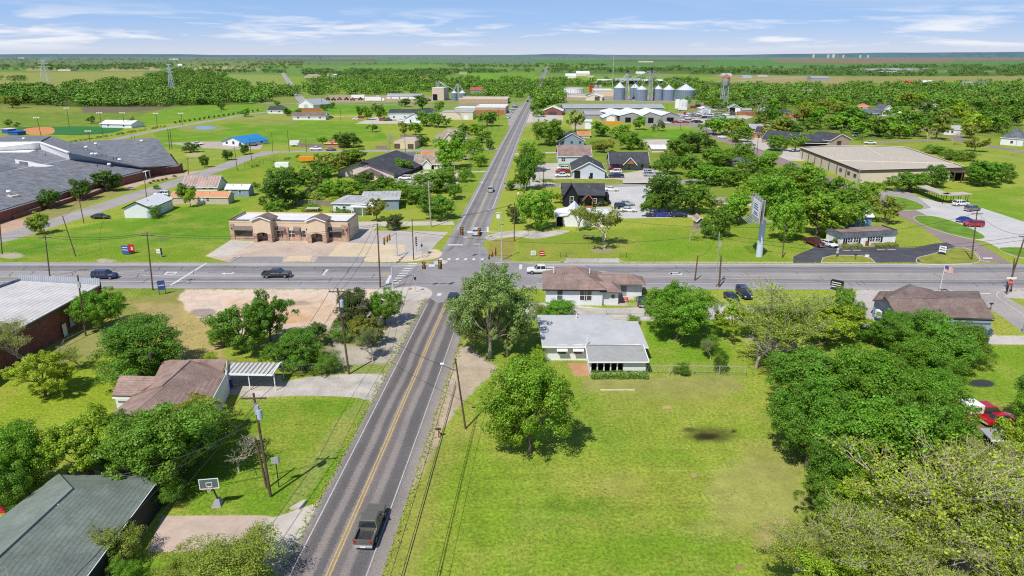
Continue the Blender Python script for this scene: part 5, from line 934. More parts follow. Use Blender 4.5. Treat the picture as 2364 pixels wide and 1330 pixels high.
mb.build('bracing','steel',root); MB().cyl((0,0,0),(0,0,H0-1),.35,n=8).build('riser_pipe','steel',root); tag(root,'old grey water tower on four legs with a rusty red conical roof','water tower',None,'the water tower')
# yard garages and houses on the right
Bd('garage','white garage at the left of the scrap yard','garage',(1617,262),(1640,262),9,251,'gable','y',247.5,wm='white_metal_wall',rm='white_roof',lm='the yard garage',doors=[(.5,5,3,'panel_blue_grey')]); Bd('garage','grey gabled garage with black open bay behind the scrap yard','garage',(1681,259),(1712,259.5),14,250,'gable','y',242,wm='grey_metal_wall',rm='grey_metal_roof',lm='the grey gabled garage',doors=[(.3,4,3.6,'dark_open'),(.7,4,3.4,'white_paint')])
Bd('shed','open fronted grey lean-to right of the grey gabled garage','shed',(1712,259.5),(1734,260),8,253,'shed',ridge=250,wm='grey_metal_wall',rm='grey_metal_roof')
r=Bd('nursing_home','long brick building with charcoal roof and pillared drop-off porch','building',(1832,338.5),(1914,340),14,329.5,'gable','x',311,wm='tan_brick',rm='charcoal_shingle',lm='the long brick building',trim='white_trim',doors=[(.5,50*mpp(P(1870,339))*.0+14,2.6,'dark_open')])
Bd('nursing_home','right gabled end wing of the long brick building with bright window','building',(1914,340.5),(1962,337),14,325,'gable','y',310,wm='tan_brick',rm='charcoal_shingle',wins=[(.45,.3,3,2.6)]); Bd('nursing_home','left wing of the long brick building under charcoal roof','building',(1758,330),(1832,337),12,322,'gable','x',304,wm='tan_brick',rm='charcoal_shingle')
Bd('house','low pale metal roofed house behind the orange cedar fence','house',(1732,303),(1795,304),10,296,'gable','x',287,wm='red_brick',rm='grey_metal_roof',lm='the pale metal roof'); Bd('house','dark roofed brick house with cedar fence left of the long brick building','house',(1742,318),(1778,320),10,306,'gable','x',293,wm='orange_brick',rm='charcoal_shingle')
Bd('privacy_fence','orange cedar privacy fence along the side street','fence',(1727,318),(1762,318),.2,309,'flat',wm='cedar_fence',rm='cedar_fence',oh=0,trim=None)
# tan factory
a=P(1848,368); o=a; root=empty('factory',a); zt=HT(P(1985,423),393.5)
c=[Vector(W3(p,o)) for p in ((1848,341.6,zt),(1985,393.5,zt),(2230.5,387,zt),(2088.6,340,zt),(1994,336.8,zt),(1900,338,zt))]
mb=MB(); mb.poly([(v.x,v.y,zt-.1) for v in c]); mb.build('roof','tan_membrane',root); mb=MB()
for v,u in zip(c,c[1:]+c[:1]): mb.poly([(v.x,v.y,0),(u.x,u.y,0),(u.x,u.y,zt-1.1),(v.x,v.y,zt-1.1)])
mb.build('wall','cream_wall',root); mb=MB(); mw=MB()
for v,u in zip(c,c[1:]+c[:1]):
    mb.poly([(v.x,v.y,zt-1.1),(u.x,u.y,zt-1.1),(u.x,u.y,zt+.15),(v.x,v.y,zt+.15)]); mw.bar((v.x,v.y,zt+.2),(u.x,u.y,zt+.2),.35,.2)
mb.build('metal_band','brown_trim',root); mw.build('roof_coping','cream_wall',root)
mw=MB(); mw.bar(c[4]+Vector((0,0,.05)),(c[1]*.1+c[2]*.9)*.35+(c[0]*.5+c[1]*.5)*.3+c[4]*.35,.5,.2); mw.bar(c[0].lerp(c[1],.6),c[3].lerp(c[2],.82),.5,.25); mw.build('roof_seam','cream_wall',root)
for i in range(26):
    s,t=random.uniform(.08,.92),random.uniform(.1,.9); p=c[0].lerp(c[1],s).lerp(c[4].lerp(c[2],s),t); MB().cyl(p+Vector((0,0,-.1)),p+Vector((0,0,.45)),.2,n=8).build('roof_vent','cream_wall',root)
for i,t in enumerate((.06,.18,.3,.42,.55,.68,.82)):
    v=c[0].lerp(c[1],t); mb=MB(); mb.box(v.x-.2,v.x+.05,v.y-.25,v.y+.05,0,zt-1.1); mb.build('downpipe','brown_trim',root)
for t in (.72,.84,.93):
    v=c[0].lerp(c[1],t); d_=(c[1]-c[0]).normalized(); mb=MB(); mb.bar((v.x-.08,v.y-.08,2.2),(v.x+d_.x*2.2-.08,v.y+d_.y*2.2-.08,2.2),.1,1.2); mb.build('window','glass',root)
v=c[1].lerp(c[2],.70); mb=MB(); mb.box(v.x,v.x+4,v.y-.1,v.y+.1,1.6,2.8); mb.build('window','glass',root); v=c[1].lerp(c[2],.86); mb=MB(); mb.box(v.x-.5,v.x+6,v.y-3,v.y,3.3,3.6); mb.build('entrance_canopy','brown_trim',root); MB().box(v.x,v.x+5,v.y-.12,v.y,0,3.2).build('door','dark_open',root)
for dx in (-.3,2.5,5.8): MB().box(v.x+dx,v.x+dx+.3,v.y-2.9,v.y-2.6,0,3.3).build('canopy_post','brown_trim',root)
tag(root,'huge flat roofed tan factory building on the right','factory',None,'the tan factory'); LM.append((2100,400,'the factory front'))
# covered walkway
pts=[P(2101,420,2.6),P(2183,450,2.6),P(2234,447,2.6)]; o=P(2183,462); root=empty('covered_walkway',o); mb=MB()
for a_,b_ in zip(pts,pts[1:]): a_=a_-o; b_=b_-o; mb.bar((a_.x,a_.y,2.7),(b_.x,b_.y,2.7),3.6,.3)
mb.build('walkway_roof','tan_membrane',root)
for a_,b_,n in ((pts[0],pts[1],8),(pts[1],pts[2],3)):
    for i in range(n+1):
        p=a_.lerp(b_,i/n)-o; MB().box(p.x-1.2,p.x-1.08,p.y-1.2,p.y-1.08,0,2.6).build('post','brown_trim',root); MB().box(p.x+1.08,p.x+1.2,p.y+1.08,p.y+1.2,0,2.6).build('post','brown_trim',root)
tag(root,'long covered walkway on thin posts leading from the factory','walkway',None,'the covered walkway')
# white office with black shutters
r=Bd('office_building','small white office with black shutters and grey shingled eave band','building',(1938,570),(2065,563),5.5,541,'flat',wm='white_paint',rm='brown_shingle',parapet=.12,trim='charcoal_shingle',lm='the shuttered white office')
L,h=r['L'],r['h']; mb=MB(); k=.3
mb.add([(-k,-k,h-.75),(L+k,-k,h-.75),(L+k,5.5,h-.7),(-k,5.5,h-.7),(0,0,h+.45),(L,0,h+.45),(L,5.5,h+.45),(0,5.5,h+.45)],[(0,1,5,4),(1,2,6,5),(3,0,4,7)]); mb.build('shingled_eave','slate_shingle',r)
for u in (.13,.2,.26,.62,.68,.74): pass
for u in (.15,.195,.255,.30,.55,.595,.655,.70): window(r,u*L,1.0,.62,1.1,'F',L,8,'white_trim',mull=False)
for u in (.105,.345,.505,.745,.065): MB().box(u*L-.22,u*L+.22,-.07,.0,.7,2.0).build('shutter','black_trim',r)
MB().box(L*.405,L*.455,-.06,.0,0,2.1).build('door','white_paint',r); MB().box(L*.46,L*.48,-.9,-.0,0,1.1).build('step_wall','red_brick',r)
Bd('house','blue cottage nearly hidden by oaks behind the shuttered office','house',(1972,530),(2008,531),8,508,'gable','x',None,rise=1.2,h=3.6,wm='blue_wall',rm='white_roof',lm='the hidden blue cottage',wins=[(.5,.8,1.,1.6)])
Bd('house','old weathered cabin under trees left of the oaks','shed',(1599+10,529),(1622,529),4,514,'gable','y',None,rise=.8,h=2.4,wm='wood_fence',rm='rust_roof',lm='the weathered shed')
Bd('house','tan cottage roof under the trees left of the billboard','house',(1655,478),(1700,478),9,470,'gable','x',461,wm='cream_wall',rm='tan_shingle'); Bd('house','pale tent-like white roofed cottage behind the billboard','house',(1728,475),(1768,475),9,463,'gable','x',450,wm='white_siding',rm='tan_shingle',lm='the cottage behind the billboard')
Bd('pavilion','open garden pavilion with green metal roof','pavilion',(1633,407),(1664,407),5,395,'flat',wm='dark_open',rm='green_glass',oh=.5)
# far right
r=Bd('house','white two storey house with grey hip roof and long porch at the right edge','house',(2308,334),(2360,338),12,318,'hip',ridge=297,wm='white_siding',rm='slate_shingle',lm='the white porch house',auto_w=5)
for n_,(l,A,B,e,rg,kd,ax,wm_,rm_,d_) in enumerate([
 ('house with a bright orange tile roof deep among trees',(1974,254),(2003,255),246,239,'hip','x','cream_wall','orange_shingle',12),('grey roofed house right of the orange-roofed one',(1970,270),(2035,270),262,251,'hip','x','blue_grey_siding','slate_shingle',14),
 ('white gabled house among the dense trees',(2036,268),(2060,268),254,243,'gable','y','white_siding','slate_shingle',14),('wide white metal roofed building deep in the trees',(2066,281),(2120,282),274,262,'gable','y','white_metal_wall','white_roof',22),
 ('weathered brown gabled house among the dense trees',(2135,257),(2178,257),250,240,'gable','y','cream_wall','tan_shingle',14),('white roofed cottage near the bare trees',(2178,311),(2216,312),298,290,'gable','x','white_siding','light_shingle',9),
 ('small grey roofed house far left in the wooded neighbourhood',(1839,243),(1870,243),238,232,'gable','x','cream_wall','slate_shingle',10),('house with a salmon red hip roof behind the long brick building',(1799,277),(1846,278),273,264,'hip','x','cream_wall','red_roof',11),
 ('dark roofed cottage behind the salmon-roofed house',(1798,265),(1832,265),261,253,'hip','x','white_siding','charcoal_shingle',10),('faded white house with black windows among bare trees',(1764,257),(1792,257),249,245,'gable','x','white_siding','light_shingle',10),
 ('tiny white roofed house far up the wooded slope',(1842,215),(1878,215),211,207,'gable','x','cream_wall','light_shingle',10),
 ('long red barn complex beyond the trees',(2097,194),(2116,194),190,186,'gable','x','red_paint','red_roof',14),('white fronted red barn beyond the trees',(2118,196),(2156,196),191,186,'gable','x','red_paint','white_roof',16),('small white shed right of the red barns',(2162,196),(2175,196),192,189,'gable','x','white_siding','white_roof',10),
 ('long grey white farmhouse at the far right',(2222,198),(2247,198),193,189,'gable','x','white_siding','light_shingle',14),('white farmhouse with dark roofs at the far right',(2252,201),(2292,201),194,187,'hip','x','white_siding','slate_shingle',16),
 ('pale grey metal shed in the open dry field',(1873,187),(1914,187),180,176.5,'gable','x','grey_metal_wall','grey_metal_roof',20),('white roofed barn in front of the greenhouse field',(2035,172),(2088,172),169,164.5,'gable','x','grey_siding','white_roof',40),
 ('white farm building with a blue front far beyond the water tower',(1714,180),(1736,180),175,171.5,'flat','x','panel_blue_grey','white_roof',16),('pale green roofed barn far beyond the water tower',(1668,176),(1690,176),173,169.5,'gable','x','cream_wall','panel_blue_grey',24),
 ('low white farm building right of the blue-fronted one',(1750,177),(1772,177),175,173,'gable','x','cream_wall','light_shingle',14),('white roofed supply building beyond the main road trees',(1331,176),(1361,176),170,164.5,'gable','x','cream_wall','white_roof',22),
 ('second white building of the far supply yard',(1306,180),(1330,180),175,170,'gable','x','white_metal_wall','white_roof',18),('tan roofed store of the far supply yard',(1358,180),(1371,180),175,170,'flat','x','cream_wall','tan_membrane',18),
 ('long dark open shed of the lumber yard behind the silos',(1420,194),(1480,194),186,181,'gable','x','dark_open','grey_metal_roof',24),('long white roofed shed of the lumber yard behind the silos',(1468,192),(1530,192),187,183.5,'gable','x','dark_open','white_roof',24),('low white sheds of the lumber yard left of the silos',(1366,191),(1417,191),186,183,'gable','x','cream_wall','white_roof',20),
 ('small white barn above the lumber yard',(1469,171),(1488,171),168,165.5,'gable','x','white_siding','white_roof',14),('big pale house group on the hill road left of the main road',(702,179),(740,179),176,171.5,'hip','x','cream_wall','tan_shingle',16),('white roofed barn right of the hill road houses',(756,177),(776,177),174,171,'gable','x','white_siding','white_roof',14),
 ('dark roofed farmhouse in the woods clearing',(766,197),(788,197),192,187.5,'hip','x','cream_wall','dark_brown_shingle',12),('orange roofed farmhouse among the far woods',(973,190),(990,190),186,180,'hip','x','cream_wall','orange_shingle',12),('grey roofed far farmhouse on the open green field',(1060,170),(1078,170),168,166,'gable','x','cream_wall','tan_shingle',18),
 ('long white building on the far green field above the silos',(1475,144),(1508,144),141,139,'flat','x','cream_wall','white_roof',30),('large white roofed plant on the far left plain',(390,138),(412,138),135.5,133.8,'flat','x','white_metal_wall','white_roof',50),('left far white barn on the plain',(42,135),(56,135),133.3,131.7,'flat','x','white_metal_wall','white_roof',60),
 ('brown far building cluster below the far left treeline',(134,164),(163,164),160,157.5,'flat','x','cream_wall','tan_membrane',30),('small white shed left of the far pylon',(410,153),(420,153),150,148,'gable','x','white_siding','white_roof',14)]):
    Bd('house' if 'house' in l or 'cottage' in l else 'barn',l,'house' if 'house' in l or 'cottage' in l else 'barn',A,B,d_,e,kd,ax,rg,wm=wm_,rm=rm_,auto_w=5 if depth(P(*A))<700 and 'shed' not in l else 0,trim=None if depth(P(*A))>600 else 'white_trim')
for x,y,t in ((1974,270,'the orange-roofed house'),(2090,275,'the wide white roof'),(2155,252,'the weathered gabled house'),(1822,270,'the salmon-roofed house'),(1855,238,'the small grey roof'),(2198,305,'the cottage by the bare trees'),(1778,252,'the faded white house'),(2270,196,'the far farmhouse')): LM.append((x,y,t))
for x,w_,y in ((1878,5,123.5),(1912,5,124),(1924,7,123),(1947,4,124.3),(1986,4,125),(2004,4,125)): Bd('grain_tower',f'pale distant grain tower on the horizon, {["first","second","third","fourth","fifth","sixth"][[1878,1912,1924,1947,1986,2004].index(x)]} from left','tower',(x-w_*.33,133.6),(x+w_*.33,133.6),20,y+2.2,'flat',wm='cream_wall',rm='white_roof',oh=0,trim=None)
# houses left of the main road
Bd('house','brick red house with orange brown roof beside the dark oak','house',(751,340),(789,341),10,331,'hip',ridge=320,wm='orange_brick',rm='orange_shingle',lm='the orange-roofed cottage')
Bd('adobe_house','flat roofed tan stucco house with dark doorways','house',(910,343),(958,344),16,327,'flat',wm='tan_stucco',rm='tan_membrane',parapet=.4,trim='tan_stucco',lm='the tan flat-roofed house',doors=[(.15,3,2.4,'brown_trim'),(.8,3,2.4,'brown_trim')])
r=Bd('house','cream house with a steep beige hip roof and front gable','house',(1002,332),(1080,332),13,320,'hip',ridge=298,wm='cream_wall',rm='tan_shingle',lm='the beige hipped house',auto_w=5); gable_front(r,.3,.62,r['h'],3.,-1.2,'cream_wall','tan_shingle')
Bd('house','low dark grey roofed house behind the pale gabled hall','house',(905,370),(957,370),12,363,'gable','x',353,wm='orange_brick',rm='slate_shingle',lm='the low dark house')
Bd('house','terracotta roofed shed just behind the taupe-roofed cottage','shed',(975,360),(1000,360),6,356,'gable','x',350,wm='cream_wall',rm='orange_shingle')
Bd('dugout','blue walled ball field dugout','dugout',(20,312),(42,313),5,304,'flat',wm='blue_paint',rm='blue_paint',lm='the blue dugout',trim=None); Bd('dugout','blue announcer booth beside the dugout','booth',(5,308),(19,309),5,298,'flat',wm='blue_paint',rm='white_roof',trim=None)
# ---------------------------------------------------------------- trees
def np_mesh(name, verts, quads, m, clump=None, smooth=False):
    me=bpy.data.meshes.new(name); nv=len(verts); nf=len(quads); me.vertices.add(nv); me.vertices.foreach_set('co',np.asarray(verts,np.float32).ravel())
    me.loops.add(nf*4); me.loops.foreach_set('vertex_index',np.asarray(quads,np.int32).ravel()); me.polygons.add(nf); me.polygons.foreach_set('loop_start',(np.arange(nf)*4).astype(np.int32))
    me.update(); me.materials.append(M[m])
    if clump is not None: a=me.attributes.new('clump','FLOAT','FACE'); a.data.foreach_set('value',np.asarray(clump,np.float32))
    return me
def unit(a): return a/np.maximum(np.linalg.norm(a,axis=-1,keepdims=True),1e-9)
def leaves(pos, nrm, size, r):
    n=len(pos); nrm=unit(nrm+r.normal(0,.55,(n,3))); t=unit(np.cross(nrm,r.normal(0,1,(n,3)))); b=np.cross(nrm,t)
    s=(size*r.uniform(.6,1.35,n))[:,None]; k=r.uniform(.5,.8,n)[:,None]
    v=np.stack([pos+t*s,pos+b*s*k+nrm*s*.18,pos-t*s*.9,pos-b*s*k+nrm*s*.1],1)
    return v.reshape(-1,3), np.arange(n*4).reshape(-1,4)
def lobed(seed, n, leaf, nl=46, base=.06, zc=.52, rz=.48, rs=(.09,.18), flat=1., squash=1.):
    """crown as boughs (big lobes) each carrying smaller sprays, so that deep shadowed gaps stay between them"""
    r=np.random.default_rng(seed); nb=max(9,int(nl*.42)); d=unit(r.normal(0,1,(nb,3))); d[:,2]=np.where(d[:,2]<-.75,-d[:,2],d[:,2])
    k=r.uniform(.42,.80,nb)[:,None]; B=d*k*np.array([.5,.5,rz]); B[:,2]+=zc; br=r.uniform(rs[0]*1.25,rs[1]*1.25,nb)
    ns=nl*5; bi=r.integers(0,nb,ns); sd=unit(r.normal(0,1,(ns,3))+np.array([0,0,.25])); C=B[bi]+sd*br[bi][:,None]*r.uniform(.5,1.05,(ns,1))*np.array([1.05,1.05,1.15])
    R=br[bi]*r.uniform(.22,.42,ns); p=R**2/np.sum(R**2); idx=r.choice(ns,n,p=p)
    dd=unit(r.normal(0,1,(n,3))+np.array([0,0,.35])); rad=R[idx]*r.uniform(.2,1.1,n)**.5
    pos=C[idx]+dd*rad[:,None]*np.array([1.1,1.1,1.05*squash])
    m=(pos[:,2]>base)&(pos[:,2]<1.02); pos=pos[m]; dd=dd[m]; idx=idx[m]
    v,q=leaves(pos,dd+unit(pos-np.array([0,0,zc]))*.4,leaf,r)
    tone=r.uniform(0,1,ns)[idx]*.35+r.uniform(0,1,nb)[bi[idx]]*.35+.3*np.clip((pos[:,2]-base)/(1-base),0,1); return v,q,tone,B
def tubes(segs, n=5):
    P0=np.array([s[0] for s in segs],float); P1=np.array([s[1] for s in segs],float); r0=np.array([s[2] for s in segs]); r1=np.array([s[3] for s in segs])
    d=unit(P1-P0); up=np.where(np.abs(d[:,2:3])<.9,np.array([[0,0,1.]]),np.array([[0,1.,0]])); x=unit(np.cross(d,up)); y=np.cross(d,x)
    a=np.arange(n)*2*pi/n; ring=x[:,None]*np.cos(a)[None,:,None]+y[:,None]*np.sin(a)[None,:,None]
    V=np.concatenate([P0[:,None]+ring*r0[:,None,None],P1[:,None]+ring*r1[:,None,None]],1).reshape(-1,3)
    o=(np.arange(len(segs))*2*n)[:,None,None]; i=np.arange(n); q=np.stack([i,(i+1)%n,n+(i+1)%n,n+i],-1)[None]
    return V,(q+o).reshape(-1,4)
def limbs(C, seed, th=.28, r=.022):
    rd=random.Random(seed); segs=[((0,0,-.01),(0.01,0,th*.5),r*1.25,r),((0.01,0,th*.5),(0,.01,th),r,r*.85)]
    for c in C:
        z0=rd.uniform(.6,1)*th; a=Vector((0,0,z0)); b=Vector(c); mid=a.lerp(b,.5)+Vector((rd.uniform(-.03,.03),rd.uniform(-.03,.03),-.04))
        segs+= [(tuple(a),tuple(mid),r*.42,r*.28),(tuple(mid),tuple(b),r*.28,r*.1)]
    return segs
def grow(seed, levels=5, up=.25, spread=.62, first=.24, ratio=.76, kids=(2,4), r0=.026):
    rd=random.Random(seed); segs=[]; tips=[]
    def go(p,d,L,r,lv):
        q=p+d*L*.5+Vector((rd.gauss(0,.06),rd.gauss(0,.06),rd.gauss(0,.04)))*L; e=q+(d+Vector((rd.gauss(0,.12),rd.gauss(0,.12),.05))).normalized()*L*.5
        segs.append((tuple(p),tuple(q),r,r*.85)); segs.append((tuple(q),tuple(e),r*.85,r*.68))
        if lv<=2: tips.append(tuple(q)); tips.append(tuple(e))
        if lv==0: return
        for k in range(rd.randint(*kids)):
            ax=Vector((rd.gauss(0,1),rd.gauss(0,1),rd.gauss(0,.3))).normalized(); nd_=(d+ax*spread*rd.uniform(.7,1.25)+Vector((0,0,up*.5))).normalized()
            go(q.lerp(e,rd.uniform(.4,1)),nd_,L*ratio*rd.uniform(.8,1.15),r*.64,lv-1)
    go(Vector((0,0,-.01)),Vector((0,0,1)),first,r0,levels)
    V=np.array([s[1] for s in segs]); lo,hi=V.min(0),V.max(0); c=(lo+hi)/2; ext=np.percentile(np.abs(V[:,:2]),98)*2
    sx=1/ext; sz=1/hi[2]
    f=lambda p:(p[0]*sx,p[1]*sx,p[2]*sz)
    return [(f(a),f(b),x*1.,y*1.) for a,b,x,y in segs],[f(t) for t in tips]
PROTO={}
def proto(key, crown, trunk, bark='bark'):
    cv,cq,cl=crown if crown else (None,None,None)
    cm=np_mesh('crown',cv,cq,'leaf',cl) if crown else None
    V,q=tubes(trunk); tm=np_mesh('trunk',V,q,bark); PROTO.setdefault(key,[]).append((cm,tm))
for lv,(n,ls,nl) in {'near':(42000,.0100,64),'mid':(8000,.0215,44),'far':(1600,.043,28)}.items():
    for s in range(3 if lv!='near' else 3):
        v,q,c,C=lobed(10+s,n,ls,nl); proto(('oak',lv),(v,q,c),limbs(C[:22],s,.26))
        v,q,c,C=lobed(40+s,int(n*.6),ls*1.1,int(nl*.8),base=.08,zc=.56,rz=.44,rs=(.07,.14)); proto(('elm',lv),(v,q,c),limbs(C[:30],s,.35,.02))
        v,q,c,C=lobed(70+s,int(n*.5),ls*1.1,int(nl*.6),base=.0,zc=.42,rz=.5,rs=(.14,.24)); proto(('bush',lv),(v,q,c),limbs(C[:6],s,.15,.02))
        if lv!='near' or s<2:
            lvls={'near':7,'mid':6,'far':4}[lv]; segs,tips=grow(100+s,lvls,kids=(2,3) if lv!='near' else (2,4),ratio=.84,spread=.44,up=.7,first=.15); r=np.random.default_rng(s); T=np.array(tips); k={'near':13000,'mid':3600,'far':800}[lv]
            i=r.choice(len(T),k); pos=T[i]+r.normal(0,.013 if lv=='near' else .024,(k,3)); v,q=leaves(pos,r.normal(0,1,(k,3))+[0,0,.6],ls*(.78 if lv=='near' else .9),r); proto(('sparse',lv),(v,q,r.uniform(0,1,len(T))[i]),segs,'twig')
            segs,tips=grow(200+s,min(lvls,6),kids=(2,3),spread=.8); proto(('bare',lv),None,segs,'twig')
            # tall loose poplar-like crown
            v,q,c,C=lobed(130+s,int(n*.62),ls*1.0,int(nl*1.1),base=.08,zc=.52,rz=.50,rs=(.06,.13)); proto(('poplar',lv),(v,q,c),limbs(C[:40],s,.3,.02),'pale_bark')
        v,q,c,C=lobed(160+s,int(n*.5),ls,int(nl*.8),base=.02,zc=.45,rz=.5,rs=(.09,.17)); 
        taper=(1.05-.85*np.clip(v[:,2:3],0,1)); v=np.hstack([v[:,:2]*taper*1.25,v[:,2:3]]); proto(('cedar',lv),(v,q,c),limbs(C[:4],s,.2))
LEAF={'b':(.165,.34,.024),'m':(.15,.29,.026),'d':(.105,.205,.024),'y':(.31,.43,.03),'o':(.27,.31,.045),'p':(.29,.38,.11),'k':(.12,.16,.04),'g':(.21,.39,.028),'r':(.2,.18,.05),'s':(.31,.40,.06)}
WORD={'b':'bright green','m':'mid green','d':'dark green','y':'yellow green','o':'olive green','p':'pale green','k':'blackish green','g':'fresh green','r':'reddish green','s':'thinly leafed green'}
KIND={'oak':('shade tree','shade_tree'),'elm':('open branched tree','open_branched_tree'),'bush':('bush','bush'),'sparse':('half leafed tree','half_leafed_tree'),'bare':('bare tree','bare_tree'),'cedar':('dense conical tree','conical_tree'),'poplar':('tall loose tree','tall_loose_tree')}
ntree=0
def tree(px, py, w, top, kind='oak', col='b', label=None, gtree=None, hmul=None):
    """px,py: foot of the crown's centre line; w: crown width; top: top of crown as seen"""
    global ntree
    base=P(px,py); mp=mpp(base); W=w*mp*(1.06 if py>640 else 1.1)
    h=max(HT((base.x,base.y+W*.12),top),W*.35 if kind!='bush' else .8)*(.97 if kind!='bush' else .9)
    if hmul: h=hmul
    lv='near' if py>640 else 'mid' if py>330 else 'far'
    pr=PROTO[(kind,lv)][ntree%len(PROTO[(kind,lv)])]; ntree+=1
    root=empty(KIND[kind][1],base,random.uniform(0,6.28))
    c=LEAF[col]; j=random.uniform(.86,1.16); j2=random.uniform(.9,1.1)
    for nm,me,mats in (('trunk',pr[1],0),('crown',pr[0],1)):
        if me is None: continue
        o=bpy.data.objects.new(nm,me); COL.objects.link(o); o.parent=root; o.scale=(W,W,h)
        if nm=='crown': o.color=(c[0]*j*j2,c[1]*j,c[2]*j,1)
        elif kind!='bush' : o.scale=(W,W,h)
    cat='bush' if kind=='bush' else 'tree'
    if label: tag(root,label,cat,gtree)
    else:
        size='tall ' if h>13 else 'small ' if h<6 and kind!='bush' else ''
        lk=KIND[kind][0] if kind!='poplar' else 'loose crowned tree'
        auto(root,f"{size}{'' if kind=='bare' else WORD[col]+' '}{lk}",cat,gtree)
    return root
T=tree
def hedge(A,B,d,h,col,label):
    a=P(*A); b=P(*B); L=(b-a).length; ang=atan2((b-a).y,(b-a).x); root=empty('hedge',a,ang); r=np.random.default_rng(int(A[0])); n=int(L*260)
    x=r.uniform(0,L,n); w=1+.12*np.sin(x*1.7); f=r.integers(0,3,n); y=np.where(f==0,-d/2*w,np.where(f==1,r.uniform(-d/2,d/2,n),d/2*w)); z=np.where(f==1,h*w,r.uniform(0,h,n)); pos=np.stack([x,y,z],1)+r.normal(0,.06,(n,3))
    nr=np.stack([np.zeros(n),np.where(f==0,-1,np.where(f==2,1,0)),np.where(f==1,1,.3)],1); v,q=leaves(pos,nr,.13,r); me=np_mesh('foliage',v,q,'leaf',r.uniform(0,1,n)); o=bpy.data.objects.new('foliage',me); COL.objects.link(o); o.parent=root; o.color=(*LEAF[col],1)
    MB().box(0,L,-d/2+.1,d/2-.1,0,h-.1).build('branches','twig',root); tag(root,label,'hedge')
# foreground right of the road
T(1222,1045,225,818,'oak','g','lone bright green shade tree casting its shadow on the mown meadow')
T(1130,825,205,596,'poplar','p','tall pale leaved tree towering over the corner of the crossing'); T(1088,815,100,690,'elm','p','lower pale green tree at the foot of the tall pale tree, road side'); T(1172,822,110,690,'elm','p','lower pale green tree at the foot of the tall pale tree, house side')
T(1560,785,172,645,'oak','b','round topped green tree on a slim pale trunk beside the white-walled house')
T(1745,850,165,690,'sparse','y','left of two sprawling half leafed trees behind the meadow fence')
T(1845,850,260,638,'sparse','y','sprawling half leafed tree with many bare limbs, highest behind the wood')
T(1800,880,150,760,'bare','y','leaning dead tree with bare grey limbs at the meadow edge')
T(1900,790,190,690,'elm','y'); T(1690,780,110,690,'elm','y'); T(1945,770,95,658,'oak','m')
for a in ((1880,980,250,792,'oak','m'),(1985,1010,230,800,'oak','b'),(1860,1080,190,870,'oak','m'),(1985,1110,270,885,'oak','b'),(2120,1010,200,855,'oak','b'),(2090,1130,200,890,'oak','m'),(1930,1180,170,1000,'oak','m'),
          (2065,800,150,715,'oak','m'),(2160,850,170,715,'oak','m'),(2130,900,150,770,'oak','b'),(2225,850,120,745,'oak','m'),(2170,930,80,830,'oak','m'),(2010,790,70,740,'oak','b'),
          (1890,1215,120,1085,'elm','m'),(2385,1050,110,890,'oak','g'),(2360,1180,200,930,'elm','y'),(2215,1150,110,1020,'elm','y'),(2300,1290,190,1080,'elm','y'),(2364,1400,220,1150,'elm','y'),(2200,1290,150,1110,'elm','y'),(2420,1010,160,850,'oak','m')): T(*a)
T(2075,1270,430,950,'sparse','y','huge half leafed tree with pale forking trunk in the lower right')
T(1900,1370,300,1120,'sparse','y','spreading half leafed tree at the meadow corner, lower right'); T(2240,1380,330,1080,'sparse','s','half leafed grey limbed tree nearest the lower right corner'); T(1960,1190,150,1030,'oak','g'); T(2330,1260,220,1020,'sparse','y')
T(1840,1340,190,1180,'sparse','y'); T(2000,1330,220,1120,'sparse','y'); T(2280,1240,200,1030,'sparse','y'); T(2400,1300,240,1020,'sparse','y'); T(2080,1440,260,1230,'sparse','y'); T(2300,1440,260,1200,'sparse','y'); T(1940,1440,220,1260,'elm','y'); T(2180,1190,160,1010,'elm','s'); T(2120,1290,180,1120,'elm','y'); T(1980,1260,170,1090,'elm','y'); T(2060,1400,240,1180,'sparse','y'); T(2130,1130,130,985,'oak','g')
T(1660,860,34,800,'bush','d'); T(1572,866,38,832,'bush','m'); T(1640,830,45,785,'sparse','m'); T(1640,812,42,772,'bush','m'); T(1460,748,30,722,'bush','y','yellow green bush beside the gravel drive')
T(1290,742,95,690,'oak','b'); T(1250,735,60,695,'bush','o'); T(1245,835,36,795,'bush','y'); hedge((1364,871),(1494,871),1.3,.7,'m','low green hedge along the screened porch')
# left side
T(325,865,235,733,'oak','m','broad green tree in the left yard behind the brown-roofed house'); T(105,915,140,800,'elm','y'); T(65,850,140,722,'sparse','o'); T(10,820,90,740,'sparse','o'); T(238,762,105,660,'oak','b'); T(130,880,90,815,'bare','o'); T(185,850,70,790,'sparse','y')
T(560,815,140,690,'elm','m'); T(628,800,120,655,'elm','m','tall open crowned tree left of the gravel lot'); T(690,850,125,760,'oak','m'); T(640,850,90,785,'elm','m'); T(755,862,70,805,'bush','m'); T(730,800,70,740,'elm','d'); T(520,800,80,745,'elm','g'); T(480,850,50,810,'bush','y')
T(815,770,105,665,'oak','k','dark green tree beside the utility pole at the gravel lot'); T(890,752,85,662,'oak','g'); T(845,800,90,720,'elm','o'); T(860,835,70,760,'sparse','m'); T(790,790,50,740,'bush','m')
T(405,1110,270,905,'oak','m','massive dark green tree in front of the brown-roofed house'); T(470,1010,170,905,'elm','o'); T(320,1080,150,940,'elm','m'); T(215,1110,200,930,'elm','y','light green open tree behind the green roof'); T(70,1150,170,968,'oak','g','bright green tree left of the green-roofed house'); T(20,1190,140,1020,'oak','m'); T(-30,1120,140,980,'oak','m')
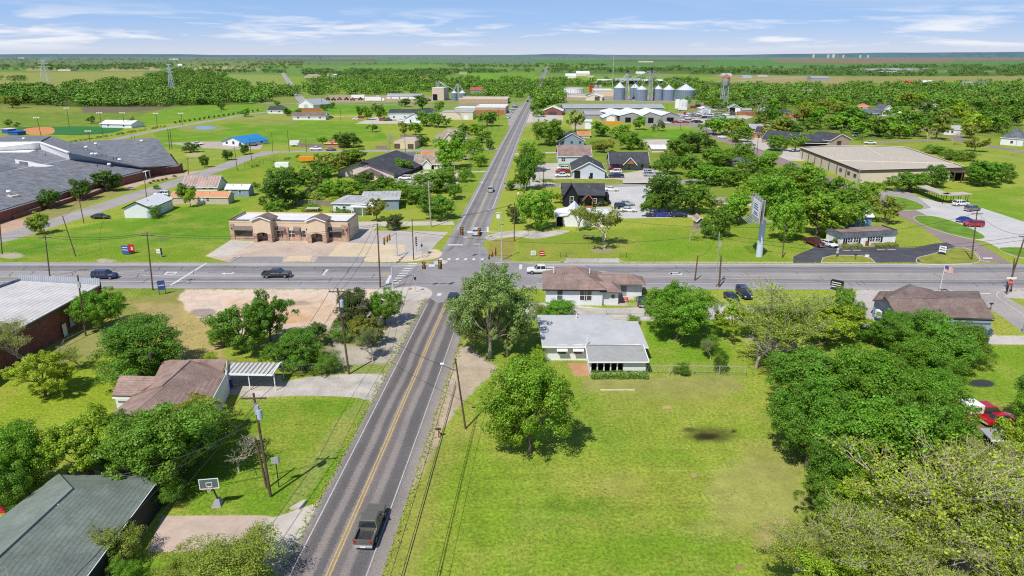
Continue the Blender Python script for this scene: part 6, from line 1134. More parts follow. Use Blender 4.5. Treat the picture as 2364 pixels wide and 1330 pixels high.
T(386,1165,100,1105,'bush','m','rounded clipped bush at the corner of the green-roofed house'); T(262,1300,130,1200,'bush','o','olive bush overlapping the edge of the green roof'); T(455,1345,150,1245,'bush','o','left part of the red tipped hedge by the front drive'); T(540,1360,210,1225,'bush','o','large red tipped bush beside the front drive'); T(290,1345,70,1280,'bush','g')
T(552,1090,100,1005,'bare','y','small dead tree with grey bare branches in the front lawn')
# middle left
for a in ((97,540,50,487,'oak','y'),(118,482,46,428,'oak','d'),(190,462,46,410,'oak','d'),(248,443,68,390,'oak','d'),(432,468,50,416,'oak','m'),(360,503,32,470,'bush','m'),(440,478,34,430,'elm','y'),(362,437,20,425,'bush','m'),(387,398,16,388,'bush','y'),
  (650,482,105,394,'oak','d'),(640,500,60,455,'oak','m'),(735,432,95,372,'elm','m'),(760,410,95,345,'elm','o'),(700,425,40,395,'elm','g'),(690,470,50,440,'oak','m'),(800,455,75,412,'oak','g'),(860,452,80,415,'oak','m'),(920,455,80,418,'oak','g'),(975,470,85,425,'oak','m'),(840,425,60,395,'oak','d'),
  (1010,440,100,388,'oak','m'),(1020,505,80,450,'oak','m'),(990,490,60,440,'oak','d'),(870,510,55,455,'elm','o'),(912,532,48,492,'oak','k'),(785,480,50,452,'elm','y'),(805,340,60,303,'oak','d'),(812,395,90,340,'oak','g'),(897,355,32,305,'bare','o'),(1040,390,80,315,'oak','g'),(1076,420,36,380,'bush','m'),(1092,370,52,322,'elm','g'),
  (720,488,40,465,'bush','g'),(790,500,50,478,'bush','m'),(938,404,16,396,'bush','y'),(935,315,40,278,'elm','o'),(960,312,38,282,'oak','g'),(985,292,50,255,'oak','g'),(1012,294,50,258,'oak','m'),(1125,292,56,256,'oak','m'),(1066,287,30,250,'bare','o'),(1072,312,36,286,'oak','d'),(1102,312,40,285,'oak','g'),(1112,330,40,300,'oak','m'),(972,338,34,312,'oak','d'),(1060,340,40,300,'oak','m'),(1100,345,30,320,'oak','m'),
  (440,352,36,328,'oak','d'),(472,387,24,356,'oak','m'),(526,370,28,342,'oak','d'),(566,357,24,331,'oak','d'),(745,335,30,312,'elm','g'),(930,400,50,360,'oak','m'),(1110,385,30,355,'oak','g'),(1130,345,24,320,'oak','m'),
  (880,277,30,240,'oak','m'),(848,277,26,241,'oak','g'),(830,270,24,244,'oak','m'),(868,262,24,238,'oak','m'),(936,247,28,225,'oak','d'),(975,252,44,220,'oak','d'),(1012,257,28,232,'oak','g'),(685,272,24,250,'oak','m'),(663,268,26,248,'oak','m'),(750,255,22,240,'oak','m'),(765,250,22,236,'oak','m'),(640,244,24,232,'oak','m'),
  (311,292,28,265,'cedar','k'),(212,285,20,266,'oak','m'),(22,292,22,275,'oak','m'),(40,293,20,280,'cedar','k'),(567,270,24,248,'oak','g'),(30,250,50,220,'oak','o'),(512,254,22,228,'oak','m')): T(*a)
for i in range(18):
    t=i/17; T(405+t*190,286-t*28+random.uniform(-.5,.5),6,279-t*28,'oak','d','young dark tree in the row planted along the farm lane','young trees along the farm lane')
# right of the main road
for a in ((1240,528,90,428,'oak','g'),(1190,515,50,470,'elm','k'),(1216,440,56,345,'oak','m'),(1228,395,60,320,'oak','g'),(1206,400,40,345,'elm','m'),(1252,430,45,415,'sparse','s'),(1268,335,72,270,'oak','m'),(1328,305,52,246,'elm','p'),(1248,256,38,220,'oak','g'),(1232,262,22,240,'oak','m'),
  (1385,315,55,280,'oak','m'),(1425,320,50,285,'oak','g'),(1452,345,50,300,'oak','g'),(1476,300,36,268,'oak','g'),(1519,303,42,270,'cedar','k'),(1612,352,85,302,'oak','d'),(1560,362,70,318,'oak','m'),(1655,382,90,335,'oak','g'),(1705,372,70,328,'oak','m'),(1590,408,80,355,'oak','m'),(1640,425,100,372,'oak','g'),(1395,352,60,320,'elm','o'),(1385,345,44,322,'oak','g'),(1540,402,60,350,'oak','m'),(1540,380,40,345,'elm','o'),(1475,345,30,318,'oak','g'),
  (1700,430,70,380,'oak','m'),(1545,490,110,395,'oak','d'),(1500,500,60,440,'elm','m'),(1600,492,90,415,'oak','m'),(1650,545,70,475,'oak','m'),(1700,520,80,440,'oak','g'),(1745,465,90,400,'oak','g'),
  (1795,500,110,395,'oak','g'),(1855,470,120,375,'oak','g'),(1920,490,110,400,'oak','m'),(1815,555,80,455,'oak','g'),(1885,548,130,440,'oak','g'),(1950,530,110,430,'oak','m'),(1990,475,80,415,'oak','g'),(2040,515,75,440,'elm','o'),(1775,435,60,375,'oak','m'),
  (1335,535,60,475,'sparse','s'),(1395,575,115,480,'sparse','o'),(1593,556,44,512,'bare','o'),(1630,552,30,512,'elm','m'),(1648,553,28,525,'bush','m'),(2097,442,90,388,'oak','m'),(2150,432,60,378,'oak','m'),(2270,428,90,368,'oak','m'),(2310,420,60,370,'oak','m'),(2240,415,50,372,'oak','m'),
  (2155,355,54,330,'bush','m'),(2195,368,52,340,'bush','m'),(2228,372,50,345,'bush','m'),(1790,347,56,310,'oak','g'),(1388,476,22,460,'bush','o'),(1380,492,16,480,'bush','m')): T(*a)
hedge((1940,573),(1988,571.5),1.5,.8,'o','clipped low hedge under the left shuttered windows of the office'); hedge((2014,571),(2070,569),1.5,.8,'o','clipped low hedge under the right shuttered windows of the office'); T(1926,568,18,545,'elm','m')
# wooded neighbourhood on the right: individual trees
random.seed(21)
AV=[(1720,1760,300,322),(1835,1990,305,345),(1655,1735,240,290),(1970,2070,245,272),(2060,2130,262,285),(2130,2180,240,262),(2175,2225,290,315),(2290,2364,290,340),(1990,2364,325,500),(1797,1850,262,282),(1560,1750,258,300),(1660,1684,200,246)]
def scatter(n, poly_y, x0, x1, gap, cols, kinds, rng_=random):
    pts=[]; tries=0
    while len(pts)<n and tries<n*60:
        tries+=1; x=rng_.uniform(x0,x1); y=poly_y[0]+(poly_y[1]-poly_y[0])*rng_.random()
        if any(a<x<b and c<y<d for a,b,c,d in AV): continue
        s=(y-126)/126*gap
        if any(abs(x-q[0])<s and abs(y-q[1])<s*.32 for q in pts): continue
        pts.append((x,y))
    pts.sort(key=lambda p:-p[1])
    return pts
for x,y in scatter(72,(243,322),1640,2364,25,None,None):
    w=random.uniform(36,54)*(y-126)/126*.82; c=random.choice('gmmbgdyo'); T(x,y,w,y-w*random.uniform(.62,.85),random.choice(['oak','oak','oak','elm']),c)
for x,y in ((1700,330),(1835,352),(2250,352),(2130,300),(1990,318),(2030,318),(2075,322),(2105,318),(1930,300),(1960,305),(2290,305)): w=random.uniform(50,64); T(x,y-2,w,y-w*.75,random.choice(['oak','elm']),random.choice('gmo'))
T(2140,330,36,292,'bare','o'); T(2198,334,40,300,'bare','o'); T(1748,258,30,218,'bare','o')
for a in ((1180,440,30,415,'oak','m'),(1295,470,40,440,'elm','y'),(1725,400,60,355,'oak','m'),(1770,400,60,350,'oak','g'),(1830,420,70,375,'oak','m'),(660,430,70,380,'oak','m'),(760,452,60,415,'oak','g'),(890,430,50,402,'oak','m'),(1030,420,50,380,'oak','g'),(1050,460,46,420,'elm','m'),(860,305,30,285,'elm','m'),(1090,350,36,318,'oak','g')): T(*a)
# woods too dense to count: one object each
def forest(name, samples, label, cat='wood', n=120, tint=(.14,.29,.03), hr=(6,10)):
    me_src=[]
    for s in range(4):
        v,q,c,C=lobed(300+s,n,.085,16,base=.0,zc=.42,rz=.46,rs=(.18,.28)); me_src.append((v,c))
    V=[];Cl=[];Tn=[]
    for (X,Y) in samples:
        v,c=me_src[int(rng.integers(4))]; h=rng.uniform(*hr); w=h*rng.uniform(1.1,1.6); a=rng.uniform(0,6.28); ca,sa=cos(a),sin(a)
        x=v[:,0]*ca-v[:,1]*sa; y=v[:,0]*sa+v[:,1]*ca; V.append(np.stack([x*w+X,y*w+Y,v[:,2]*h-.3],1)); Cl.append(c); 
        Tn.append(np.tile(np.array([[rng.uniform(.5,1.3),rng.uniform(-.35,.5)]]),(len(c),1)))
    V=np.concatenate(V); Cl=np.concatenate(Cl); Tn=np.concatenate(Tn); me=np_mesh(name,V,np.arange(len(V)).reshape(-1,4),'forest_leaf',Cl)
    a=me.attributes.new('tone','FLOAT','FACE'); a.data.foreach_set('value',Tn[:,0].astype(np.float32)); a=me.attributes.new('warm','FLOAT','FACE'); a.data.foreach_set('value',Tn[:,1].astype(np.float32))
    o=bpy.data.objects.new(name,me); COL.objects.link(o); o.color=(*tint,1); o['kind']='stuff'; o['label']=label; o['category']=cat
m,nt,b=newmat('forest_leaf'); M['forest_leaf']=m
oi=nd(nt,'ShaderNodeObjectInfo'); a1=nd(nt,'ShaderNodeAttribute',attribute_name='tone'); a2=nd(nt,'ShaderNodeAttribute',attribute_name='warm'); geo=nd(nt,'ShaderNodeNewGeometry')
c=mixc(nt,1.,oi.outputs['Color'],mth(nt,'MULTIPLY',a1.outputs['Fac'],mrange(nt,geo.outputs['Random Per Island'],0,1,.86,1.16)),'MULTIPLY'); c=mixc(nt,a2.outputs['Fac'],c,(.24,.32,.05)); nt.links.new(c,b.inputs['Base Color']); b.inputs['Roughness'].default_value=.7
def region(pts, n, jit=0):
    xs=[p[0] for p in pts]; ys=[p[1] for p in pts]; out=[]
    while len(out)<n:
        x=rng.uniform(min(xs),max(xs)); y=rng.uniform(min(ys),max(ys)); ins=False
        for i in range(len(pts)):
            (ax,ay),(bx,by)=pts[i],pts[(i+1)%len(pts)]
            if (ay>y)!=(by>y) and x<(bx-ax)*(y-ay)/(by-ay)+ax: ins=not ins
        if ins and float(fb(np.array([x/34.]),np.array([y/7.]),31)[0])>-.10: p=P(x,y); out.append((p.x,p.y))
    return out
def row(a,b,n,jy=1.): 
    return [tuple(P(a[0]+(b[0]-a[0])*t+rng.normal(0,2),a[1]+(b[1]-a[1])*t+rng.normal(0,jy))[:2]) for t in rng.uniform(0,1,n)]
forest('woodland',region([(-60,222),(0,205),(140,205),(200,190),(330,188),(360,205),(430,222),(520,228),(600,226),(640,232),(580,240),(480,243),(330,247),(160,247),(0,240),(-60,245)],760)+region([(330,170),(420,160),(520,170),(520,188),(600,200),(690,205),(690,222),(600,226),(430,215),(350,195)],420)+region([(0,208),(120,206),(60,218),(-60,222)],80),'dense green creek woodland left of the farm road behind the ball field',hr=(6,11))
forest('woodland',region([(690,196),(760,196),(1000,196),(1010,214),(880,222),(720,220)],260)+region([(700,178),(900,176),(1060,182),(1230,186),(1232,212),(1090,226),(1010,200),(720,192)],520)+region([(1085,200),(1200,195),(1215,225),(1100,232)],90)+region([(1010,195),(1080,190),(1090,210),(1020,215)],40),'green woods between the farm road and the main road',hr=(6,10))
forest('woodland',region([(1236,190),(1300,186),(1620,186),(1660,196),(1790,200),(2000,198),(2364,192),(2500,192),(2500,250),(2364,246),(1700,243),(1620,232),(1600,214),(1500,200),(1300,200),(1300,235),(1232,250)],1150)+region([(1230,200),(1300,200),(1296,240),(1228,256)],70),'green woods behind the silos and water tower and beyond the neighbourhood',hr=(6,10))
forest('tree_belt',row((0,162),(330,160),90)+row((330,160),(700,158),60,1.5)+row((0,186),(60,186),10)+region([(-60,150),(400,148),(400,155),(-60,157)],240)+region([(420,150),(700,150),(690,153),(420,153)],90)+region([(700,164),(1230,163),(1236,168),(1050,170),(1020,176),(700,176)],420)+row((400,165),(660,168),80,1.5)+row((600,146),(700,145),50,.8)+region([(1030,150),(1235,152),(1235,157),(1040,156)],110),'far belts of trees between the fields left of the main road',tint=(.10,.22,.05),hr=(7,11))
forest('tree_belt',region([(1240,168),(1300,160),(1480,160),(1800,163),(1950,160),(2000,166),(2150,168),(2500,165),(2500,176),(2000,176),(1640,172),(1480,168)],760)+region([(1500,156),(1800,157),(2000,152),(2364,150),(2500,150),(2500,165),(2000,160),(1500,160)],420)+region([(1236,148),(1400,152),(1340,156),(1240,158)],110)+row((1380,162),(1650,163),60,1),'far belts of trees between the fields right of the main road',tint=(.10,.22,.05),hr=(7,11))
forest('tree_belt',region([(-200,131),(2600,130),(2600,135),(1100,137),(-200,143)],1700)+row((700,151),(1230,150),60,.8)+row((0,147),(700,146),120,1.),'hazy dark tree belts near the horizon',tint=(.095,.17,.12),n=40,hr=(9,15))  # distance haze put into the blue-green tint
forest('undergrowth',region([(1650,250),(2364,250),(2364,320),(2200,310),(1990,330),(1700,330),(1640,300)],200)+region([(1480,350),(1600,330),(1900,400),(2000,460),(1950,520),(1640,520),(1560,470),(1480,420)],50)+region([(660,400),(1000,400),(1040,480),(900,470),(700,480)],30),'low bushes and undergrowth filling gaps between the town trees',hr=(1.5,4))
forest('hedgerow_scrub',region([(1240,262),(1300,252),(1300,262),(1240,272)],14)+region([(1500,203),(1620,200),(1640,240),(1600,243)],60)+region([(1640,240),(1760,243),(1740,250),(1640,250)],60),'scrubby green bushes around the silos and water tower',hr=(3,6))
forest('roadside_weeds',[tuple(P(x,y)[:2]) for x,y in ([(random.uniform(205,420),random.uniform(0,1)) for _ in range(0)])]+row((160,330),(380,293),60,.4)+row((700,360),(560,392),16,.5),'low scrub along the farm lane fence',hr=(.8,1.6))

# grass tufts and weeds: ragged road edges and rough lawns
m,nt,b=newmat('tuft_leaf'); M['tuft_leaf']=m
a1=nd(nt,'ShaderNodeAttribute',attribute_name='clump'); c=mixc(nt,a1.outputs['Fac'],(.09,.20,.02),(.36,.36,.09)); nt.links.new(c,b.inputs['Base Color']); b.inputs['Roughness'].default_value=.8
def tufts(name,label,X,Y,size,dry):
    n=len(X); r=np.random.default_rng(n); k=3; pos=np.stack([np.repeat(X,k)+r.normal(0,.08,n*k),np.repeat(Y,k)+r.normal(0,.08,n*k),r.uniform(.03,.12,n*k)],1)
    v,q=leaves(pos,np.tile([0,-.3,1.],(n*k,1)),size,r); me=np_mesh(name,v,q,'tuft_leaf',np.clip(np.repeat(dry,k)+r.normal(0,.15,n*k),0,1)); o=bpy.data.objects.new(name,me); COL.objects.link(o); o['kind']='stuff'; o['label']=label; o['category']='grass'
ex=[];ey=[];dr=[]
for side,o_ in ((-1,4.3),(1,4.95)):
    e=offs(resample(south,1.),side*o_)
    for p in e:
        if p.y<P(1,690).y:
            for _ in range(9): ex.append(p.x+side*abs(random.gauss(0,.45))-side*.25); ey.append(p.y+random.uniform(-.5,.5)); dr.append(random.uniform(.3,1))
e=offs(resample(hwy,1.5),9.0)+offs(resample(hwy,1.5),-9.0)
for p in e:
    if abs(p.x)<115 and not(-22<p.x<6): 
        for _ in range(3): ex.append(p.x+random.uniform(-.7,.7)); ey.append(p.y+(1 if p.y>137 else -1)*abs(random.gauss(0,.3))); dr.append(random.uniform(.2,.9))
tufts('verge_grass','ragged grass and weeds along the road edges',np.array(ex),np.array(ey),.10,np.array(dr))
def inpoly(x,y,pts):
    ins=False
    for i in range(len(pts)):
        (ax,ay),(bx,by)=pts[i],pts[(i+1)%len(pts)]
        if (ay>y)!=(by>y) and x<(bx-ax)*(y-ay)/(by-ay)+ax: ins=not ins
    return ins
X=[];Y=[];D=[]
for pts,n in (([(1060,890),(1360,885),(1720,880),(1760,1000),(1860,1130),(1900,1340),(890,1345),(960,1180),(1010,1080)],2600),([(560,925),(840,922),(780,1080),(720,1150),(440,1180),(420,1120)],900),([(240,680),(420,700),(480,800),(300,800)],1500),([(0,560),(200,530),(500,470),(520,600),(0,604)],2500),([(1230,560),(1830,540),(1830,604),(1240,604)],1500)):
    x=rng.uniform(min(p[0] for p in pts),max(p[0] for p in pts),n); y=rng.uniform(min(p[1] for p in pts),max(p[1] for p in pts),n); w=fb(x/70,y/38,41)+rng.normal(0,.12,n); dn_=fb(x/110,y/50,47)
    for a,b_,ww,dd in zip(x,y,w,dn_):
        if ww>.02 and abs(a-1640)+abs(b_-1005)>60 and inpoly(a,b_,pts): p=P(a,b_); X.append(p.x); Y.append(p.y); D.append(.45+dd*1.8)
tufts('lawn_weeds','weeds and drier tufts in the lawns and the mown meadow',np.array(X),np.array(Y),.06,np.clip(np.array(D),0,1))
# ---------------------------------------------------------------- vehicles
def loft(mb, secs):
    vs=[]; 
    for y,zb,zt,hw in secs: vs+=[(-hw*.9,y,zb),(-hw,y,zb+.22),(-hw*1.0,y,zt-.16),(-hw*.9,y,zt),(hw*.9,y,zt),(hw,y,zt-.16),(hw,y,zb+.22),(hw*.9,y,zb)]
    n=8; fs=[]
    for k in range(len(secs)-1):
        for i in range(n): fs.append((k*n+i,k*n+(i+1)%n,(k+1)*n+(i+1)%n,(k+1)*n+i))
    fs+=[tuple(range(n)),tuple(range(len(secs)*n-1,(len(secs)-1)*n-1,-1))]; mb.add(vs,fs)
CARS={ # body sections, cabin (y rear bottom, rear top, front top, front bottom), belt, roof z, half widths, wheel y, wheel r, rear end, front end
 'sedan':dict(b=[(-2.4,.35,.82,.78),(-2.25,.25,.98,.88),(-1.3,.2,1.0,.92),(1.,.2,.96,.92),(1.7,.22,.88,.9),(2.3,.28,.74,.84),(2.42,.35,.66,.74)],c=(-1.75,-1.1,.35,1.15),belt=.93,roof=1.44,wb=.84,wt=.62,wy=(-1.45,1.45),wr=.33),
 'suv':dict(b=[(-2.4,.4,1.0,.84),(-2.3,.3,1.12,.93),(-1.,.28,1.14,.96),(1.1,.28,1.12,.96),(2.1,.32,1.02,.92),(2.4,.4,.86,.82)],c=(-2.32,-2.1,.6,1.25),belt=1.08,roof=1.78,wb=.90,wt=.74,wy=(-1.5,1.5),wr=.38),
 'pickup':dict(b=[(-2.9,.5,.78,.88),(-2.85,.45,.8,.95),(-1.15,.42,.82,.97),(-1.1,.42,1.16,.98),(1.3,.42,1.18,.98),(2.6,.45,1.12,.95),(2.9,.5,.95,.86)],c=(-1.1,-.95,.7,1.4),belt=1.13,roof=1.86,wb=.92,wt=.76,wy=(-1.85,1.85),wr=.42,bed=True),
 'van':dict(b=[(-2.7,.4,1.2,.95),(-2.65,.3,1.3,1.0),(1.6,.3,1.3,1.0),(2.4,.32,1.1,.96),(2.7,.4,.9,.85)],c=(-2.65,-2.6,1.1,1.95),belt=1.25,roof=2.15,wb=.97,wt=.86,wy=(-1.7,1.75),wr=.38)}
def car_proto(kind, far=False):
    d=CARS[kind]; root=empty('pickup_truck' if kind=='pickup' else 'van' if kind=='van' else 'car',(0,0,-50))
    mb=MB(); loft(mb,d['b']); body=mb.build('body','car_paint',root,bevel=0 if far else .03)
    a,b_,c,e=d['c']; z0,z1,wb,wt=d['belt'],d['roof'],d['wb'],d['wt']
    g=MB(); g.add([(-wb,a,z0),(wb,a,z0),(wb,e,z0),(-wb,e,z0),(-wt,b_,z1-.05),(wt,b_,z1-.05),(wt,c,z1-.05),(-wt,c,z1-.05)],[(0,1,5,4),(1,2,6,5),(2,3,7,6),(3,0,4,7),(4,5,6,7)]); g.build('window','glass',root)
    r=MB(); k=.02; r.add([(-wt-k,b_-k,z1-.07),(wt+k,b_-k,z1-.07),(wt+k,c+k,z1-.07),(-wt-k,c+k,z1-.07),(-wt*.9,b_+.1,z1),(wt*.9,b_+.1,z1),(wt*.9,c-.1,z1),(-wt*.9,c-.1,z1)],[(0,1,5,4),(1,2,6,5),(2,3,7,6),(3,0,4,7),(4,5,6,7)])
    for sx in (-1,1):
        r.bar((sx*wb,a,z0),(sx*(wt+.01),b_,z1-.05),.09); r.bar((sx*wb,e,z0),(sx*(wt+.01),c,z1-.05),.07); m=(a+e)/2-.15; r.bar((sx*(wb+.005),m,z0),(sx*(wt+.015),m+.05,z1-.05),.08)
        if kind in('suv','van'): r.bar((sx*(wb+.005),a+.9,z0),(sx*(wt+.015),b_+.85,z1-.05),.12)
    r.build('roof','car_paint',root)
    if d.get('bed'):
        t=MB(); t.box(-.95,-.80,-2.88,-1.17,.8,1.18); t.box(.80,.95,-2.88,-1.17,.8,1.18); t.box(-.95,.95,-2.9,-2.8,.8,1.18); t.build('cargo_bed','car_paint',root); MB().box(-.80,.80,-2.8,-1.17,.80,.86).build('bed_floor','dark_metal',root)
    if not far:
        wy=d['wy']; R=d['wr']; hw=max(s[3] for s in d['b'])
        for y in wy:
            for sx in (-1,1):
                w_=MB().cyl((sx*(hw-.2),y,R),(sx*(hw+.02),y,R),R,n=16).build('wheel','tyre',root); MB().cyl((sx*(hw+.021),y,R),(sx*(hw+.035),y,R),R*.62,n=12).build('rim','rim',w_)
        f=d['b'][-1]; q=d['b'][0]
        for sx in (-1,1):
            MB().box(sx*f[3]*.75-.16,sx*f[3]*.75+.16,f[0]-.02,f[0]+.03,f[2]-.24,f[2]-.06).build('headlight','lamp_clear',root); MB().box(sx*q[3]*.86-.10,sx*q[3]*.86+.10,q[0]-.03,q[0]+.03,q[2]-(.3 if not d.get('bed') else -.02),q[2]+(.0 if not d.get('bed') else .32)).build('taillight','lamp_red',root)
        MB().box(-q[3],q[3],q[0]-.12,q[0]+.02,.38,.56).build('bumper','steel',root); MB().box(-f[3]*.95,f[3]*.95,f[0]-.02,f[0]+.08,.34,.50).build('bumper','dark_metal' if kind!='pickup' else 'steel',root)
        MB().box(-f[3]*.5,f[3]*.5,f[0]-.01,f[0]+.025,f[2]-.26,f[2]-.08).build('grille','dark_metal',root); MB().box(-.25,.25,q[0]-.14,q[0]-.12,.40,.54).build('number_plate','white_paint',root)
        for sx in (-1,1): MB().box(sx*(wb+.05),sx*(wb+.22),e-.55,e-.42,z0+.02,z0+.18).build('wing_mirror','car_paint',root)
    else:
        R=d['wr']; hw=max(s[3] for s in d['b']); w_=MB()
        for y in d['wy']: MB().box(-hw-.01,hw+.01,y-R,y+R,0,R*1.5).build('wheel','tyre',root)
    return root
CP={}
CC={'white':(.78,.78,.77,1),'black':(.012,.012,.015,1),'navy':(.012,.02,.07,1),'charcoal':(.045,.05,.055,1),'silver':(.40,.41,.42,1),'grey':(.16,.165,.165,1),'red':(.42,.012,.018,1),'maroon':(.13,.012,.016,1),'blue':(.02,.03,.32,1),'olive':(.13,.125,.10,1),'tan':(.42,.34,.24,1),'pale':(.55,.57,.57,1),'green':(.03,.12,.05,1)}
def hd(a,b): v=P(*b)-P(*a); return math.degrees(atan2(v.x,v.y))
def car(kind,px,py,head,colr,label,cat=None,group=None,far=None,s=1.0,lm=None):
    b=P(px,py)
    if far is None: far=depth(b)>330
    key=(kind,far)
    if key not in CP: CP[key]=[car_proto(kind,far),0]
    pr=CP[key]; o=pr[0] if pr[1]==0 else dup(pr[0]); pr[1]+=1
    o.location=(b.x,b.y,.045); o.rotation_euler=(0,0,-radians(head)); o.scale=(s,s,s); PENDCOL.append((o,CC[colr]))
    cat=cat or {'pickup':'pickup truck','van':'van','sedan':'car','suv':'car'}[kind]
    if group: o['group']=group
    if isinstance(label,str): o['label']=label; o['category']=cat
    else: auto(o,label[0],cat,group)
    if lm: LM.append((px,py,lm))
    return o
PENDCOL=[]
S0=hd((901,1000),(1029,702)); N0=hd((1109,483),(1177,330)); E0=90.
car('pickup',857,1225,S0,'olive','grey brown pickup truck driving away along the near road',lm='the near pickup')
car('suv',1100,541,N0,'pale','silver white SUV driving away just past the crossing'); car('suv',1133,442,N0,'silver','pale SUV further up the main road beside the grass verge')
car('suv',243,643,88,'navy','dark blue SUV heading right on the highway at left'); car('pickup',640,640,88,'charcoal','charcoal pickup truck heading for the crossing on the highway'); car('pickup',1248,631,-90,'white','white pickup truck waiting on the highway right of the crossing',lm='the waiting white pickup')
car('suv',1047,698,S0,'black','dark vehicle stopped at the crossing behind the tall pale tree'); car('sedan',1482,702,6,'navy','navy blue sedan parked beside the brown-hipped white house')
car('suv',1717,684,178,'navy','dark navy SUV parked on grass below the highway poles'); car('sedan',1688,694,178,'navy','navy car half hidden beside the navy SUV on the grass')
car('pickup',1879,566,162,'maroon','maroon pickup truck parked left of the shuttered office'); car('sedan',1911,568,158,'white','white sedan parked beside the maroon pickup truck')
car('suv',2217,475,80,'white','white SUV beside the covered walkway'); car('suv',2244,487,72,'grey','grey SUV parked below the white one by the walkway'); car('sedan',2226,512,72,'blue','bright blue sports car in the pale concrete lot'); car('suv',2247,523,-84,'red','red SUV in front of the blue sports car')
car('sedan',233,505,90,'black','black and white patrol style car on the street by the white garage'); car('suv',374,453,-95,'white','white SUV parked by the white garage')
car('suv',935,415,-88,'white','white SUV in the drive of the pale gabled hall'); car('suv',1072,368,160,'silver','pale SUV among trees left of the main road')
car('suv',1299,392,-92,'white','white SUV, rear one of three parked left of the pale blue building'); car('pickup',1299,400,-92,'red','red pickup truck between two white vehicles by the pale blue building'); car('pickup',1298,409,-92,'white','white pickup truck, front one of three by the pale blue building'); car('suv',1246,380,60,'black','black off-roader at the edge of the concrete car park')
car('pickup',1420,392,-92,'red','red pickup truck in front of the cedar-gabled office'); car('suv',1421,400,-92,'white','white car between the red and navy trucks'); car('pickup',1422,410,-92,'navy','navy pickup truck right of the pale blue building')
car('suv',1498,401,95,'white','white SUV at the right end of the car park'); car('suv',1500,407,95,'silver','silver SUV in front of the white one at the car park end')
car('sedan',1411,441,95,'white','white sedan behind the black house'); car('sedan',1446,474,94,'silver','silver sedan in the pale lot by the black house'); car('suv',1436,482,95,'black','black SUV beside the silver sedan'); car('sedan',1450,489,94,'white','white car, frontmost in the pale lot')
car('sedan',1527,500,92,'blue','blue car shaded by the oaks at the pale lot, left one'); car('sedan',1566,501,92,'navy','dark blue car shaded by the oaks at the pale lot, right one')
car('pickup',730,347,90,'white','white pickup truck on the back street'); car('sedan',764,348,90,'charcoal','dark sedan by the orange-roofed cottage'); car('pickup',456,335,80,'white','white pickup truck beside the lone tree near the blue-roofed building'); car('suv',583,337,90,'black','dark SUV at the side of the blue-roofed building')
car('sedan',822,277,85,'white','white sedan in the drive left of the long white office'); car('suv',834,273,85,'red','dark red SUV next to the white sedan'); car('sedan',847,270,88,'black','dark car left of the long white office'); car('suv',883,279,85,'red','red SUV in front of the long white office'); car('suv',898,279,88,'black','dark SUV beside the red SUV at the office'); car('sedan',926,280,90,'white','white car between the office and the gabled annexe'); car('suv',763,273,80,'charcoal','dark SUV beside the long ranch house')
car('pickup',1174,273,10,'white',('white pickup truck',),group='vehicles parked at the brick shops')
for i,(x,y,c,k) in enumerate(((1179,261,'white','suv'),(1182,257,'silver','sedan'),(1185,253,'white','pickup'),(1189,249,'grey','suv'),(1176,266,'white','sedan'),(1192,245,'white','suv'))): car(k,x,y,60,c,(f"{c} {'pickup truck' if k=='pickup' else 'SUV' if k=='suv' else 'sedan'}",),group='vehicles parked at the brick shops')
car('suv',1218,235,N0,'black','dark vehicle far up the main road'); car('sedan',1226,224,N0,'charcoal','dark car farther up the main road'); car('sedan',1237,209,N0+180,'white','white car farthest up the main road')
car('sedan',1667,319,100,'white','white car on the side street left of the fence'); car('pickup',1675,310,80,'white','white pickup truck on the side street corner'); car('suv',1694,311,90,'silver','silver SUV beside the cedar fence'); car('sedan',1710,313,90,'charcoal','dark car at the left end of the cedar fence')
car('suv',1860,337.5,90,'silver','silver car under the porch of the long brick building'); car('van',1977,315,90,'white','white van right of the long brick building'); car('pickup',2008,333,-80,'white','white pickup truck under a tree right of the long brick building')
car('van',2262,968,85,'red','red and white camper van under trees at the right edge',cat='van')
car('sedan',2305,977,80,'red','red car parked by the camper van')
o=[q for q in bpy.data.objects if q.get('label')=='red and white camper van under trees at the right edge'][0]; MB().box(-1.0,1.0,-2.6,-.6,1.3,2.45).build('camper_top','white_paint',o,bevel=.06); MB().box(1.0,1.03,-2.2,-1.0,1.7,2.2).build('window','glass',o)
for i,(x,y) in enumerate(((1242,262),(1246,258),(1250,270),(1236,268))): car('suv' if i%2 else 'pickup',x,y,90,['charcoal','silver','white','tan'][i],(['dark pickup truck','silver SUV','white pickup truck','tan SUV'][i],))
random.seed(9)
cols=['white','white','silver','charcoal','navy','red','tan','grey','white']
for row_,(x0,x1,y,n) in enumerate(((1585,1632,265,8),(1638,1690,266,9),(1592,1640,270,7),(1622,1668,273,8),(1640,1665,278,5),(1636,1660,283,4))):
    for i in range(n):
        x=x0+(x1-x0)*i/(n-1)+random.uniform(-1,1); c=random.choice(cols); k=random.choice(['sedan','pickup','suv','suv','van']); car(k,x,y+random.uniform(-.6,.6),random.choice([80,-80,95])+random.uniform(-6,6),c,(f"{c} {dict(sedan='sedan',pickup='pickup truck',suv='SUV',van='van')[k]} stored",),group='vehicles crowded in the scrap yard',far=True)
for i,(x,y,c,k) in enumerate(((1575,278,'white','van'),(1583,275,'white','van'),(1590,281,'silver','van'),(1599,279,'white','pickup'),(1605,283,'charcoal','pickup'),(1613,284,'black','pickup'),(1560,285,'red','pickup'),(1578,286,'red','pickup'),(1588,286,'red','sedan'),(1540,285,'white','sedan'))): car(k,x,y,85+random.uniform(-8,8),c,(f"{c} {dict(sedan='sedan',pickup='pickup truck',van='camper van')[k]}",),group='vehicles beside the gabled warehouses',far=True)
